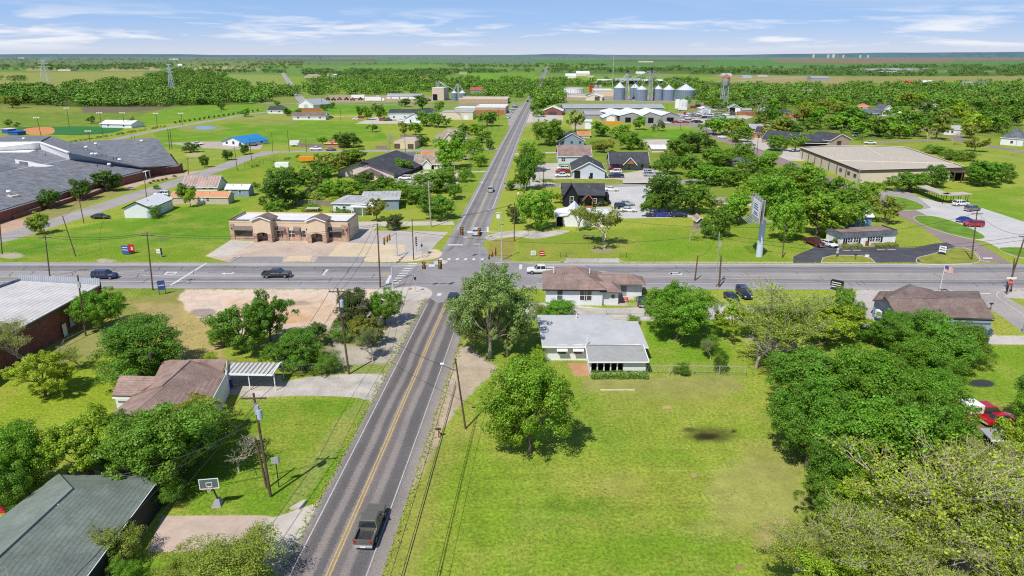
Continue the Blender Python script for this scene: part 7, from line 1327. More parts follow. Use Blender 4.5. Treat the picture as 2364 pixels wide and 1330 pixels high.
for i,(x,y,c) in enumerate(((1600,250,'red'),(1612,247,'navy'),(1624,250,'red'),(1650,256,'white'),(1660,252,'grey'),(1668,257,'tan'))): car('van' if i<3 else 'sedan',x,y,88,c,(f"{c} {'van' if i<3 else 'sedan'} in the back yard",),far=True)
for o,c in PENDCOL:
    for ch in o.children:
        if ch.type=='MESH' and ch.data.materials and ch.data.materials[0].name=='car_paint': ch.color=c
# trailers and lorries
def trailer(px,py,Lt,Wt,Ht,head,m,label,cat='trailer',win=False,zb=.7,cab=None):
    b=P(px,py); root=empty('box_trailer',b,-radians(head)); MB().box(-Wt/2,Wt/2,-Lt/2,Lt/2,zb,Ht).build('box_body',m,root,bevel=.08)
    for sx in (-1,1):
        MB().cyl((sx*(Wt/2-.25),-Lt*.15,.38),(sx*(Wt/2+.04),-Lt*.15,.38),.38,n=14).build('wheel','tyre',root)
        if Lt>5: MB().cyl((sx*(Wt/2-.25),-Lt*.15-.95,.38),(sx*(Wt/2+.04),-Lt*.15-.95,.38),.38,n=14).build('wheel','tyre',root)
    MB().bar((0,Lt/2,.5),(0,Lt/2+1.4,.45),.12).build('drawbar','dark_metal',root)
    if win:
        for sx in (-1,1): MB().box(sx*(Wt/2),sx*(Wt/2+.03),-.6,.9,1.3,1.9).build('window','glass',root)
    if cab: MB().box(-1.2,1.2,Lt/2+.8,Lt/2+3.2,.6,2.9).build('cab',cab,root,bevel=.15)
    tag(root,label,cat); return root
trailer(653,390,5.6,2.2,2.7,-90,'white_paint','white enclosed trailer on the grass left of the dark trees'); trailer(709,375,6.5,2.3,2.6,-90,'orange_paint','orange yellow enclosed trailer on the back lawn'); LM.append((680,383,'the two trailers'))
trailer(682,338,5,2.3,2.9,90,'white_metal_wall','white camper beside the plank fence','camper'); trailer(862,234,16,2.6,4.1,90,'white_paint','long white lorry trailer at the railway yard','lorry',cab='white_paint'); trailer(827,228,14,2.6,4.,90,'white_paint','white lorry trailer parked behind the railway yard','lorry')
trailer(873,219+8,3,2.4,3.,90,'panel_blue_grey','blue grey lorry cab beyond the railway yard','lorry')
for i,(x,y,m_) in enumerate(((745,231,'rust'),(757,231,'dark_metal'),(770,232,'dark_metal'),(784,231,'rust'),(800,231,'dark_metal'),(814,232,'rust'),(832,231,'dark_metal'))):
    b=P(x,y); r_=empty('farm_machine',b); MB().box(-2.2,2.2,-1.2,1.2,.6,1.6).build('chassis',m_,r_,bevel=.2); MB().box(-.6,1.0,-.8,.8,1.6,2.9).build('cab','glass' if i%2 else m_,r_,bevel=.1)
    for sx in (-1.4,1.4): MB().cyl((sx,-1.3,.7),(sx,1.3,.7),.7,n=12).build('wheel','tyre',r_)
    auto(r_,('rusty' if m_=='rust' else 'dark')+' machine','machine','machines at the railway yard')
def container(px,py,L,head,m,label,txt=None):
    b=P(px,py); r_=empty('shipping_container',b,-radians(head)); MB().box(-1.25,1.25,-L/2,L/2,.1,2.7).build('container_body',m,r_)
    mb=MB()
    for sx in (-1.25,1.25):
        for y in (-L/2,L/2): mb.box(sx-.08,sx+.08,y-.08,y+.08,.05,2.75)
    mb.build('corner_post',m,r_); tag(r_,label,'container'); return r_
def lettering(parent,txt,size,loc,rot,m):
    c=bpy.data.curves.new('lettering','FONT'); c.body=txt; c.size=size; c.align_x='CENTER'; c.align_y='CENTER'; c.extrude=.01; c.materials.append(M[m]); t=bpy.data.objects.new('t',c); me=bpy.data.meshes.new_from_object(t); bpy.data.objects.remove(t); o=bpy.data.objects.new('lettering',me); COL.objects.link(o); o.parent=parent; o.location=loc; o.rotation_euler=rot; return o
r_=container(1681,283,11,90,'green_container','green shipping container with big white letters in the scrap yard'); lettering(r_,'N A',1.7,(1.29,-1.,1.4),(pi/2,0,pi/2),'white_paint')
LM.append((1660,272,'the scrap yard')); container(1722,266,13,90,'rust','long red container behind the scrap yard')
for x,y,m_,l in ((1572,256,'white_metal_wall','white tank trailer in front of the storage tanks'),): trailer(x+3,y,7,2.4,2.6,90,m_,l)
# ---------------------------------------------------------------- poles and wires
POLE={}
def pole(key,px,py,tx,ty,arm=None,r=.15,m='wood_pole',trans=False,light=None,label=None,arms=1,box=None):
    b=P(px,py); h=HT(b,ty); X=XP(b,tx,h); root=empty('utility_pole' if not light=='only' else 'lamp_post',b); dx=X-b.x
    MB().cyl((0,0,-.1),(dx,0,h),r,r*.7,8).build('post',m,root)
    if arm is not None:
        c,s=cos(arm),sin(arm)
        for k in range(arms):
            z=h-.5-.9*k; x=dx*z/h; o=MB().bar((x-c*1.25,-s*1.25-.12,z),(x+c*1.25,s*1.25-.12,z),.11,.14).build('crossarm',m if m!='pale_pole' else 'steel',root); mb=MB()
            for t in (-1.15,-.6,.6,1.15): mb.cyl((x+c*t,s*t-.12,z+.07),(x+c*t,s*t-.12,z+.3),.06,.04,6)
            mb.build('insulator','steel',o); mb=MB(); mb.bar((x-c*.8,-s*.8-.1,z-.05),(x,-.1,z-.7),.05); mb.bar((x+c*.8,s*.8-.1,z-.05),(x,-.1,z-.7),.05); mb.build('brace','steel',root)
    if trans:
        z=h-2.2; x=dx*z/h; o=MB().cyl((x+.38,-.25,z-.5),(x+.38,-.25,z+.5),.27,n=12).build('transformer','panel_blue_grey',root); MB().cyl((x+.38,-.25,z+.5),(x+.38,-.25,z+.75),.06,n=6).build('bushing','steel',o)
    if box: z=h*box; x=dx*z/h; MB().box(x-.05,x+.4,-.4,-.1,z-.5,z+.5).build('equipment_box','steel',root)
    if light and light!='only':
        z=h-1.2; x=dx*z/h; o=MB().bar((x,0,z),(x+light,-.1,z+.5),.07).build('lamp_arm','steel',root); MB().box(x+light-.35,x+light+.1,-.25,.05,z+.45,z+.58).build('lamp_head','white_paint',o)
    POLE[key]=(b.x,b.y,h,dx)
    if label: tag(root,label,'utility pole')
    else: auto(root,('weathered' if m=='wood_pole' else 'pale grey')+' utility pole','utility pole')
    return root
pole('a',625,1147,585,908,.05,.17,arms=1,box=.86,label='tall leaning utility pole nearest the basketball hoop',trans=True); o=pole('a2',617,1128,589,1011,label='short stub pole leaning against the tall one in the front lawn',r=.15)
pole('b',806,864,779,665,.0,.17,trans=True,label='tall utility pole with transformer beside the gravel drive'); pole('c',1075,990,1051,827,None,.13,light=-1.6,label='slim utility pole with a street lamp at the meadow corner')
pole('d',353,670,339,537,.1,.15,label='dark utility pole between the highway and the brown grass'); pole('e',115,640,104,543,.2,.14); pole('f',175,592,144,498,None,.13); pole('g',194,516,181,452,None,.13); pole('h',339,460,331,392,None,.13,light=.1); pole('i',198,775,179,635,None,.16,light=.0,label='tall utility pole beside the red brick building',box=.85); pole('j',5,587,-4,480,None,.14)
pole('k',878,664,871,516,None,.17,label='bare brown pole at the corner of the crossing'); pole('l',955,600,951,505,None,.13); pole('m',995,525,989,418,.0,.2,'pale_pole',label='pale steel pole with a flat top in front of the old grey-roofed house')
pole('n',1187,556,1188,468,None,.14); pole('o',1604,648,1611,590,None,.17,label='short cut-off pole left of a matching pair by the highway'); pole('p',1652,663,1661,535,None,.11,'pale_pole',box=.78,label='thin grey pole with a meter box below the billboard'); pole('q',1660,663,1665,590,None,.2,'dark_metal' and 'wood_pole',label='black cut-off pole beside the thin grey pole')
pole('r',1806,596,1813,520,None,.14,label='plain black pole right of the billboard'); pole('s',2243,600,2256,488,.0,.16,arms=1,label='brown utility pole at the corner of the brick coloured street'); pole('t',2323,678,2368,540,.0,.17,label='leaning utility pole at the right edge by the stop sign'); pole('t2',2334,674,2342,597,None,.16,label='shorter second pole beside the leaning one at the right edge')
for k,a in {'u1':(435,403,433,365),'u2':(548,394,541,340),'u3':(581,371,576,320),'u4':(630,352,627,306),'u5':(668,351,663,300),'u6':(708,351,705,322),'u7':(936,354,934,306),'u8':(1049,435,1049,372),'u9':(1114,312,1113,265),'v1':(1127,322,1125,278),'v2':(1136,300,1135,262),'v3':(1152,300,1152,265),'v4':(1210,437,1213,338),'v5':(1198,490,1197,450),'v6':(1254,432,1255,385),'v7':(1087,398,1087,345),'v8':(1233,283,1233,250),'w1':(1150,276,1151,250),'w2':(1190,240,1190,218),'w3':(1168,235,1168,214),'w4':(1185,226,1185,208),'w5':(787,280,786,250),'w6':(742,250,742,225),'w7':(510,272,511,240),'w8':(864,268,863,243),
            'x1':(1540,282,1540,240),'x2':(1690,336,1692,288),'x3':(1747,368,1751,308),'x4':(1571,300,1572,300-30),'x5':(1628,420,1630,385),'x6':(1990,332,1993,292),'x7':(2233,340,2244,290),'x8':(2342,360,2350,305),'x9':(1984,426,1985,387),'y1':(1570,232,1570,214),'y2':(1640,285,1641,270),'y3':(2046,320,2048,292),'y4':(1643,298,1643,282)}.items():
    pole(k,*a,(.1 if k in('u8','v7','v1','v2','v3','u9','x9','x8','w8','w1') else None),.14,'pale_pole' if k in('u8','x8','x9','w8') else 'wood_pole')
for x,y,ty in ((392,345,297),(397,344,298)): pole('z%d'%x,x,y,x-5,ty,None,.2)
for i,(x,y,tx,ty) in enumerate(((96,318,85,272),(160,293,154,250),(237,312,230,261),(288,295,283,261),(363,292,360,262),(421,289,418,262),(208,326,204,303))):
    b=P(x,y); h=HT(b,ty); dx=XP(b,tx,h)-b.x; r_=empty('floodlight_pole',b); MB().cyl((0,0,0),(dx,0,h),.18,.12,8).build('post','wood_pole',r_); mb=MB(); mb.box(dx-1.7,dx+1.7,-.15,.15,h-.2,h); o=mb.build('lamp_bar','steel',r_)
    for t in (-1.4,-.5,.5,1.4): MB().box(dx+t-.3,dx+t+.3,-.5,-.1,h-.15,h+.4).build('floodlight','white_paint',o)
    auto(r_,'ball field floodlight pole','floodlight')
def wire(a,b,sag,label,r=.035,n=14):
    a=Vector(a); b=Vector(b); mb=MB(); prev=a
    for i in range(1,n+1):
        t=i/n; q=a.lerp(b,t); q.z-=sag*4*t*(1-t); mb.cyl(prev,q,r,n=4,cap=False); prev=q
    c=(a+b)/2; o=mb.build('power_line','wire'); o['label']=label; o['category']='power line'; o['group']='power lines strung between the poles'; return o
def top(k,dz=-.3,off=(0,0)): x,y,h,dx=POLE[k]; return (x+dx+off[0],y+off[1],h+dz)
def span(k1,k2,lab,offs_=((0,0),),dzs=(-.2,),sag=1.2,r=.03):
    for i,(o_,dz) in enumerate([(o,d) for o in offs_ for d in dzs]): wire(top(k1,dz,o_),top(k2,dz,o_),sag,lab,r)
dn=(P(757,1330)-P(901,1000)).normalized()
xc,yc,hc,dc=POLE['c']
for i,(dz,dx) in enumerate(((-.4,0.),(-3.,.15),(-3.4,.3),(-3.8,.1))): wire((xc+dc+dx*.1,yc,hc+dz),(xc+dc+dx+dn.x*85,yc+dn.y*85,hc+dz),1.2,'power lines running above the meadow edge toward the camera',.028 if i else .022)
span('b','a','power lines between the gravel drive pole and the lawn pole',((-1.,0),(1.,0)),(-.2,),1.2); xa,ya,ha,da=POLE['a']
for dx in (-1.,1.): wire((xa+da+dx,ya,ha-.2),(xa+da+dx+dn.x*80-4,ya+dn.y*80,ha+.3),1.5,'power lines running over the lawn from the nearest pole')
wire((xa+da,ya,ha-3),P(260,1100,4.),.8,'service wire from the nearest pole to the green roof'); wire((xa+da,ya,ha-2),P(372,1100,3.4),.6,'second service wire from the nearest pole to the green roof'); wire(top('c',-1.6),top('b',-2.5),1.,'cable crossing the near road to the meadow corner pole'); span('b','k','power lines from the gravel lot to the crossing',((-.6,0),(.6,0)),(-.2,),1.)
span('d','e','power lines along the highway at left',((0,-.8),(0,.8)),(-.2,),.8,.035); span('d','k','power lines along the highway before the shopfronts',((0,-.8),(0,.8)),(-.3,),1.5,.035); wire(top('e'),(top('e')[0]-60,top('e')[1]+4,9),1,'power line leaving the picture at left'); span('f','g','power line beside the left field',((0,0),),(-.3,),.8); span('g','h','power line along the school street',((0,0),),(-.3,),.8); span('h','u1','power line along the upper school street'); span('u1','u2','power line beside the school lawn'); span('u2','u3','short power line at the street bend'); span('u3','u4','power line along the back street'); span('u4','u5','power line beside the plank fence'); span('u5','u6','power line over the white camper')
span('k','l','short cable over the shop forecourt'); span('l','n','power line across the main road',((0,0),(0,.8)),(-.4,),.8); span('n','r','power line over the grass right of the crossing',((0,0),),(-.4,),2.); span('r','s','power line over the shuttered office',((0,0),),(-.4,),2.5,.035); span('p','t','power lines along the lower side of the highway',((0,0),),(-.4,-1.2),2.5,.03); span('s','t','cable across the right street'); span('n','v4','power line beside the roadside trees'); span('v4','v8','power line along the main road verge'); span('m','u8','power line by the tall pale pole'); span('u8','v7','power line left of the main road'); span('v7','v1','upper power line left of the main road',((-.8,0),(.8,0)),(-.4,)); span('v1','v2','power line to the brick shops'); span('x3','x2','power line along the brown side street'); span('x8','x7','power line at the far right street'); span('o','p','short cable between the cut-off poles'); span('k','p','long cable along the near edge of the highway',((0,0),),(-.6,),2.5)
# pylons
for l,px,py,w_,ty in (('lattice pylon standing in the far left pasture',109,192,20,139),('slender lattice pylon above the creek woodland',398,209,12,149)):
    b=P(px,py); h=HT(b,ty); hw=w_*mpp(b)/2; r_=empty('pylon',b); mb=MB(); t_=.5
    f=lambda z: hw*(1-z/h*.86)
    lv=[h*k/8 for k in range(9)]
    for sx in (-1,1):
        for sy in (-1,1): mb.bar((sx*hw,sy*hw,0),(sx*f(h),sy*f(h),h),t_*.7)
    for z0,z1 in zip(lv,lv[1:]):
        for s in (-1,1): mb.bar((-f(z0),s*f(z0),z0),(f(z1),s*f(z1),z1),.2); mb.bar((f(z0),s*f(z0),z0),(-f(z1),s*f(z1),z1),.2); mb.bar((s*f(z0),-f(z0),z0),(s*f(z1),f(z1),z1),.2)
    mb.build('lattice','galv',r_)
    for z,w2 in ((h*.72,hw*1.4),(h*.86,hw*1.2),(h,hw*.9)): MB().bar((-w2,0,z),(w2,0,z),.5,.7).build('crossarm','galv',r_)
    tag(r_,l,'pylon')
b=P(1414,200); r_=empty('radio_mast',b); h=HT(b,125); MB().cyl((0,0,0),(0,0,h),.5,.3,6).build('mast','galv',r_); tag(r_,'thin radio mast rising to the horizon left of the elevator','mast')
# ---------------------------------------------------------------- traffic signals
def signal(parent,x,y,z,face,n=3,dark=True):
    """face: unit vector (dx,dy) the lenses look along"""
    T_=Matrix.Translation((x,y,z))@Matrix.Rotation(atan2(face[1],face[0])+pi/2,4,'Z'); h=.36*n+.1
    o=MB().box(-.18,.18,-.12,.18,-h/2,h/2,0,T_).build('signal_head','signal_yellow',parent); bp=MB().box(-.36,.36,-.02,.02,-h/2-.16,h/2+.16,0,T_).build('backplate','black_trim' if dark else 'signal_yellow',o)
    for i in range(n):
        zz=h/2-.23-.36*i; mb=MB(); a=T_@Vector((0,-.13,zz)); e=T_@Vector((0,-.30,zz)); mb.cyl(a,e,.15,n=10,cap=False); mb.cyl(T_@Vector((0,-.125,zz)),T_@Vector((0,-.15,zz)),.13,n=10); mb.build('lens',['sign_red','sign_orange','green_glass'][min(i,2)] if i else 'sign_red',o)
def mast(label,px,py,ty,ex,ey,sig,lum=None,sign=None):
    b=P(px,py); h=HT(b,ty); r_=empty('traffic_signal',b); MB().cyl((0,0,0),(0,0,h+.3),.16,.13,10).build('post','galv',r_); MB().cyl((0,0,0),(0,0,.3),.3,.25,10).build('base','galv',r_)
    MB().cyl((0,0,h),(ex,ey,h+.35),.10,.06,8).build('mast_arm','galv',r_)
    for t,face,n in sig: signal(r_,ex*t,ey*t,h+.35*t-.1,face,n)
    if sign: t=sign; d_=Vector((ex,ey,0)).normalized(); p=Vector((ex*t,ey*t,h+.1)); MB().bar(p-d_*.6+Vector((0,-.12,0)),p+d_*.6+Vector((0,-.12,0)),.04,.35).build('road_sign','white_paint',r_)
    if lum: MB().cyl((0,0,h),(0,0,lum),.10,n=8).build('lamp_post','galv',r_); MB().bar((0,0,lum),(-1.2,-.6,lum+.1),.12).build('street_lamp','white_paint',r_)
    tag(r_,label,'traffic light'); return b
mast('traffic signal mast reaching right from the near left corner of the crossing',907,667,615,9.6,.3,[(.66,(0,-1),3),(.99,(0,-1),4)],sign=.82)
mast('traffic signal mast with yellow heads by the shop forecourt',917,592,538,-1.2,-8.,[(.55,(-1,0),3),(.75,(-1,0),3),(1.,(-1,0),4)])
mast('traffic signal mast reaching left over the far side of the crossing',1158,601,537,-9.,.2,[(.98,(0,-1),4),(.55,(0,-1),4)],sign=.78,lum=11)
mast('traffic signal mast behind the tall pale tree',1110,664,606,2.8,7.,[(.55,(1,.1),3),(.75,(1,.1),3),(.98,(1,.1),4)],lum=9)
LM.append((1060,640,'the crossing'))
def ped(label,px,py,ty):
    b=P(px,py); h=HT(b,ty); r_=empty('pedestrian_signal',b); MB().cyl((0,0,0),(0,0,h),.07,n=8).build('post','galv',r_); MB().box(-.2,.2,-.3,.0,h*.72,h*.72+.45).build('signal_head','signal_yellow' if 'yellow' in label else 'black_trim',r_); tag(r_,label,'traffic light')
ped('pedestrian signal post on the near kerb ramp',960,675,633); ped('yellow pedestrian signal beside the stop line',890,661,628); ped('slim signal post beside the control cabinet',975,596,558)
b=P(983,585); r_=empty('control_cabinet',b); MB().box(-.55,.55,-.4,.4,.15,1.9).build('cabinet','galv',r_,bevel=.04); MB().box(-.6,.6,-.5,-.41,.3,1.75).build('door','steel',r_); MB().box(-.75,.75,-.6,.6,0,.15).build('plinth','concrete',r_); tag(r_,'grey traffic control cabinet on the corner pavement','cabinet')
# ---------------------------------------------------------------- signs
def sign(name,label,px,py,ty,w,h,rz,m,posts=1,pm='steel',back=None,lines=0,lm_='black_trim',frame=None,zb=None,cat='sign',thick=.08):
    b=P(px,py); H=HT(b,ty); r_=empty(name,b,rz); z0=H-h if zb is None else zb
    for i in range(posts):
        x=0 if posts==1 else (-w/2+.1 if i==0 else w/2-.1); MB().box(x-.05,x+.05,-.05+thick,.05+thick,0,H-.05).build('post',pm,r_)
    o=MB().box(-w/2,w/2,-thick/2,thick/2,z0,H).build('panel',m,r_)
    if frame: fb=MB(); fb.box(-w/2-.08,w/2+.08,-thick/2+.01,thick/2+.02,z0-.08,H+.08); fb.build('frame',frame,r_)
    if lines:
        lb=MB(); rd=random.Random(px)
        for i in range(lines): zz=H-(i+.75)*h/(lines+.5); ww=w*rd.uniform(.3,.42); lb.box(-ww,ww,-thick/2-.015,-thick/2,zz-h*.045,zz+h*.05)
        lb.build('print',lm_,o)
    tag(r_,label,cat); return r_
r_=sign('campaign_sign','blue and white yard banner beside a red one on the left field',291,588,567,1.8,1.5,-.15,'sign_blue',2,lines=2,lm_='white_paint',zb=.2); sign('campaign_sign','dark red yard banner with a pale portrait patch on the left field',305,585,564,1.5,1.6,-.15,'sign_red',2,lines=0,zb=.2)
MB().box(-.05,.45,-.06,-.045,.8,1.6).build('portrait_patch','cream_wall',bpy.data.objects[sorted([o.name for o in bpy.data.objects if o.name.startswith('campaign_sign')])[-1]])
sign('real_estate_sign','white property sign on thin posts near the highway verge',368,595,575,.9,1.0,0,'white_paint',2,lines=1); sign('notice_sign','dark narrow board beside the white property sign',374,592,573,.35,1.6,.6,'dark_metal',1)
sign('notice_sign','blue and white sign on two black posts below the highway pole',376,680,648,1.3,1.9,.5,'sign_blue',2,'black_trim',lines=1,lm_='white_paint'); sign('notice_sign','blue hanging sign on the pole by the red brick building',188,680,652,1.6,1.6,.7,'sign_blue',1)
sign('road_sign','small road sign seen from behind beside the lawn pole',644,1126,1056,.9,.75,.2,'steel',1,'dark_metal',cat='sign'); sign('speed_sign','white square road sign beside the young dark tree',1150,522,495,.9,1.1,0,'white_paint'); sign('speed_sign','thin white road sign at the far corner of the crossing',1126,549,524,.5,1.3,0,'white_paint'); sign('street_sign','tall narrow sign with many lines on the crossing corner',962,581,547,.45,2.2,.9,'dark_metal',1,lines=4,lm_='white_paint'); sign('speed_sign','street sign at the black house side road',1193,384,374,.8,.5,.4,'cyan_paint'); sign('speed_sign','small sign by the farther pale SUV',1196,453,444,.5,.7,0,'white_paint')
sign('real_estate_sign','white real estate sign nearest the crossing on the grass verge',1231,592,579,1.1,1.3,.1,'white_paint',2,lines=3,lm_='grey_siding',zb=.2); sign('real_estate_sign','red and white real estate sign beside the white one',1251,592,579,1.2,1.3,.1,'sign_red',2,lines=2,lm_='white_paint',zb=.2)
sign('office_sign','hanging white sign on a black post in the grass island',1932,594,573,.8,1.2,.6,'white_paint',1,'black_trim',lines=1,lm_='sign_blue'); sign('office_sign','small white board at the edge of the black drive',2001,594,588,1.,.7,0,'white_paint',2); sign('office_sign','black framed white sign board on the right grass island',2174,588,568,1.5,1.9,-.8,'white_paint',2,'black_trim',lines=3,lm_='sign_blue',frame='black_trim',zb=.5)
sign('roadside_sign','boxy black and white sign below the highway on the right',1930,671,648,2.2,1.5,-.75,'black_trim',2,lines=3,lm_='white_paint',zb=1.,thick=.9)
r_=sign('stop_sign','red stop sign under white street name blades at the right edge',2326,682,652,.01,.01,.0,'sign_red',1,'steel'); b=P(2326,682); H=HT(b,652)
mb=MB(); mb.cyl((0,-.02,H),(0,-.06,H),.55,n=8); mb.build('octagon','sign_red',r_).rotation_euler=(0,0,0); lettering(r_,'STOP',.42,(0,-.08,H),(pi/2,0,0),'white_paint'); MB().box(-1.0,.9,-.03,.0,H+.72,H+1.05).build('street_blade','white_paint',r_); MB().box(-.02,.02,-.7,.7,H+.62,H+.72).build('street_blade','white_paint',r_); MB().cyl((0,0,H),(0,0,H+1.05),.04,n=6).build('post_top','steel',r_)
sign('stop_sign','round backed road sign seen from behind at the brick coloured street',2250,580,566,.8,.8,.2,'steel'); sign('sandwich_board','small red sandwich board beside the navy sedan',1443,697,687,1.1,.9,.1,'sign_red',0,zb=.05,lines=2,lm_='white_paint')
# billboard
mat('pale_column',(.55,.62,.70),.5,.06,.6)
b=P(1752,592); H=HT(b,508); r_=empty('billboard',b); MB().cyl((0,0,0),(0,0,H),.75,.66,18).build('column','pale_column',r_,smooth=False)
zt_=H+4.8; A_=P(1742,452,zt_)-b; B_=P(1763,468,zt_)-b; A_.z=0; B_.z=0; d_=(B_-A_).normalized(); n_=Vector((-d_.y,d_.x,0)); n_=-n_ if n_.x>0 else n_
ph=4.6
def pan(a,bb,z0,z1,off,th,m,name,par): mb=MB(); p=A_.lerp(B_,a)+n_*off; q=A_.lerp(B_,bb)+n_*off; mb.bar((p.x,p.y,(z0+z1)/2),(q.x,q.y,(z0+z1)/2),th,z1-z0); return mb.build(name,m,par)
p_=pan(.08,1,H+.2,H+.2+ph,.5,.12,'old_concrete','panel',r_); w_=pan(.24,.97,H+1.1,H+.1+ph,.62,.06,'white_paint','poster',r_)
for i,(a,bb,z) in enumerate(((.4,.75,3.7),(.38,.82,3.2),(.36,.85,2.7),(.45,.8,1.9),(.4,.86,1.5))): pan(a,bb,H+z,H+z+.22,.66,.03,'sign_blue','print',w_)
pan(0,1,H+.1,H+.25+ph,-.35,.12,'steel','rear_panel',r_); mb=MB()
for t in (0,.25,.5,.75,1.):
    p=A_.lerp(B_,t); mb.bar((p.x+n_.x*.4,p.y+n_.y*.4,H+.1),(p.x+n_.x*.4,p.y+n_.y*.4,H+ph+.8),.12); mb.bar((p.x-n_.x*.3,p.y-n_.y*.3,H+.1),(p.x-n_.x*.3,p.y-n_.y*.3,H+ph+.8),.12); mb.bar((p.x+n_.x*.4,p.y+n_.y*.4,H+ph+.7),(p.x-n_.x*.3,p.y-n_.y*.3,H+ph+.7),.1)
mb.build('frame','steel',r_); mb=MB(); 
for s,e in ((.55,1.9),): 
    for k in range(6): p=A_.lerp(B_,0)+n_*(s+e*k/5); q=A_.lerp(B_,.9)+n_*(s+e*k/5); mb.bar((p.x,p.y,H-.1),(q.x,q.y,H-.1),.09)
mb.build('catwalk','steel',r_); mb=MB(); mb.bar((0,0,H-.2),(-2.4,0,H-.15),.2); mb.bar((-.5,.5,H-1.),(1.2,-1.5,H+.2),.3); mb.build('bracket','steel',r_)
tag(r_,'tall billboard on a single thick pale blue column','billboard',None,'the billboard')
# flag
b=P(2167,682); H=HT(b,612); r_=empty('flagpole',b); MB().cyl((0,0,0),(0,0,H+.3),.06,.04,8).build('post','white_paint',r_); fl=empty('flag',P(0,200)); bpy.data.objects.remove(fl)
mb=MB(); nx=10; Lf,Hf=2.0,1.3
def fp(i,j): x=.05+Lf*i/nx; return (x*.75+.15*sin(i*.9)*i/nx,.28*sin(i*1.0+.5),H-.05-Hf*j/13-x*.22)
for i in range(nx):
    for j in range(13): mb.add([fp(i,j),fp(i+1,j),fp(i+1,j+1),fp(i,j+1)],[(0,1,2,3)],2 if (i<4 and j<7) else (0 if j%2==0 else 1))
mb.build('flag_cloth',['sign_red','white_paint','sign_blue'],r_); tag(r_,'small striped flag on a thin white pole below the highway','flagpole')
# ---------------------------------------------------------------- fences
def fence(label,pts,h,m='steel',kind='rail',step=3.,lm=None,name='fence'):
    c=resample([P(*p) for p in pts],step); o0=c[0]; r_=empty(name,o0); mb=MB(); pb=MB()
    for a_,b_ in zip(c,c[1:]):
        a_=a_-o0; b_=b_-o0
        if kind=='plank': mb.bar((a_.x,a_.y,h/2),(b_.x,b_.y,h/2),.06,h)
        elif kind=='rail':
            for z in (h,h*.5): mb.bar((a_.x,a_.y,z),(b_.x,b_.y,z),.05)
        elif kind=='mesh':
            mb.bar((a_.x,a_.y,h),(b_.x,b_.y,h),.06); n=max(2,int((b_-a_).length/.45))
            for i in range(n): p=a_.lerp(b_,i/n); q=a_.lerp(b_,(i+1)/n); mb.bar((p.x,p.y,.05),(q.x,q.y,h),.018); mb.bar((p.x,p.y,h),(q.x,q.y,.05),.018)
    for p in c: p=p-o0; pb.cyl((p.x,p.y,0),(p.x,p.y,h+.08),.05,n=6)
    mb.build('fence_panel' if kind=='plank' else 'fence_rails',m,r_); pb.build('fence_posts',m if kind!='plank' else 'wood_pole',r_); tag(r_,label,'fence',None,lm)
fence('grey wire fence with a top rail along the far side of the meadow',[(1490,866),(1600,866),(1720,868)],1.5,'steel','mesh'); fence('sagging chain link fence beside the gravel drive',[(655,862),(740,862),(795,858)],1.5,'steel','mesh',2.5); fence('thin wire fence along the gravel drive behind the old white house',[(1400,740),(1500,740),(1530,738),(1700,735)],1.3,'steel','rail',4)
fence('grey plank fence behind the shopfront trees',[(682,474),(790,478)],1.8,'wood_fence','plank',2.4); fence('dark plank fence running back from the shopfront trees',[(690,462),(720,440),(745,428)],1.8,'wood_fence','plank',2.4); fence('weathered plank fence beside the white camper',[(688,340),(748,341)],2.,'wood_fence','plank',2.4,lm='the plank fence'); fence('weathered plank fence by the tan flat-roofed house',[(868,345),(900,346)],1.9,'wood_fence','plank',2.4); fence('plank fence behind the open branched trees left of the beige hipped house',[(925,318),(968,319)],1.8,'wood_fence','plank')
fence('long grey fence in front of the gabled warehouses',[(1488,292),(1610,292)],2.1,'grey_metal_wall','plank',3.,lm='the long grey fence'); fence('rusty mesh fence at the scrap yard gate',[(1633,292),(1684,293)],1.8,'rust','mesh',3); fence('pipe fence by the ball field lane',[(380,356),(440,350),(480,347)],1.2,'steel','rail',4); fence('wire corral fence on the lawn beside the two trailers',[(565,388),(600,380),(640,366)],1.5,'dark_metal','rail',3); fence('row fence along the ball field outfield',[(155,318),(260,306),(345,295)],1.,'wood_pole','rail',4); fence('thin fence along the far right street',[(2180,346),(2364,376)],1.2,'steel','rail',5)
for l,a_ in (('left short black pipe rail at the highway drive',(1294,1308)),('right short black pipe rail at the highway drive',(1431,1446))): fence(l,[(a_[0],594),(a_[1],594)],1.,'dark_metal','rail',1.6)
fence('low stick fence along the left street in the brush',[(118,870),(150,800),(200,775)],1.1,'wood_fence','rail',3); fence('white pipe rail beside the parked navy sedan',[(1400,728),(1455,728)],1.,'steel','rail',3)
# ---------------------------------------------------------------- small things
b=P(500,1172); r_=empty('basketball_hoop',b,.15); MB().add([(-.55,-.1,0),(.45,-.1,0),(.45,1.1,0),(-.55,1.1,0),(-.15,.35,.75),(.25,.35,.75),(.25,.8,.75),(-.15,.8,.75)],[(0,1,5,4),(1,2,6,5),(2,3,7,6),(3,0,4,7),(4,5,6,7)]).build('base','grey_siding',r_); MB().bar((.1,.5,.6),(-.2,0,3.1),.12).build('post','dark_metal',r_)
bb=MB(); bb.box(-1.15,.65,-.30,-.25,2.55,3.65); o=bb.build('backboard','green_glass',r_); fb=MB(); 
for a_ in ((-1.2,-1.12,2.5,3.7),(.62,.70,2.5,3.7),(-1.12,.62,2.5,2.58),(-1.12,.62,3.62,3.7),(-.55,.05,2.75,2.8),(-.55,.05,3.2,3.25),(-.55,-.5,2.8,3.2),(0,.05,2.8,3.2)): fb.box(a_[0],a_[1],-.335,-.302,a_[2],a_[3])
fb.build('backboard_frame','white_paint',o); rb=MB()
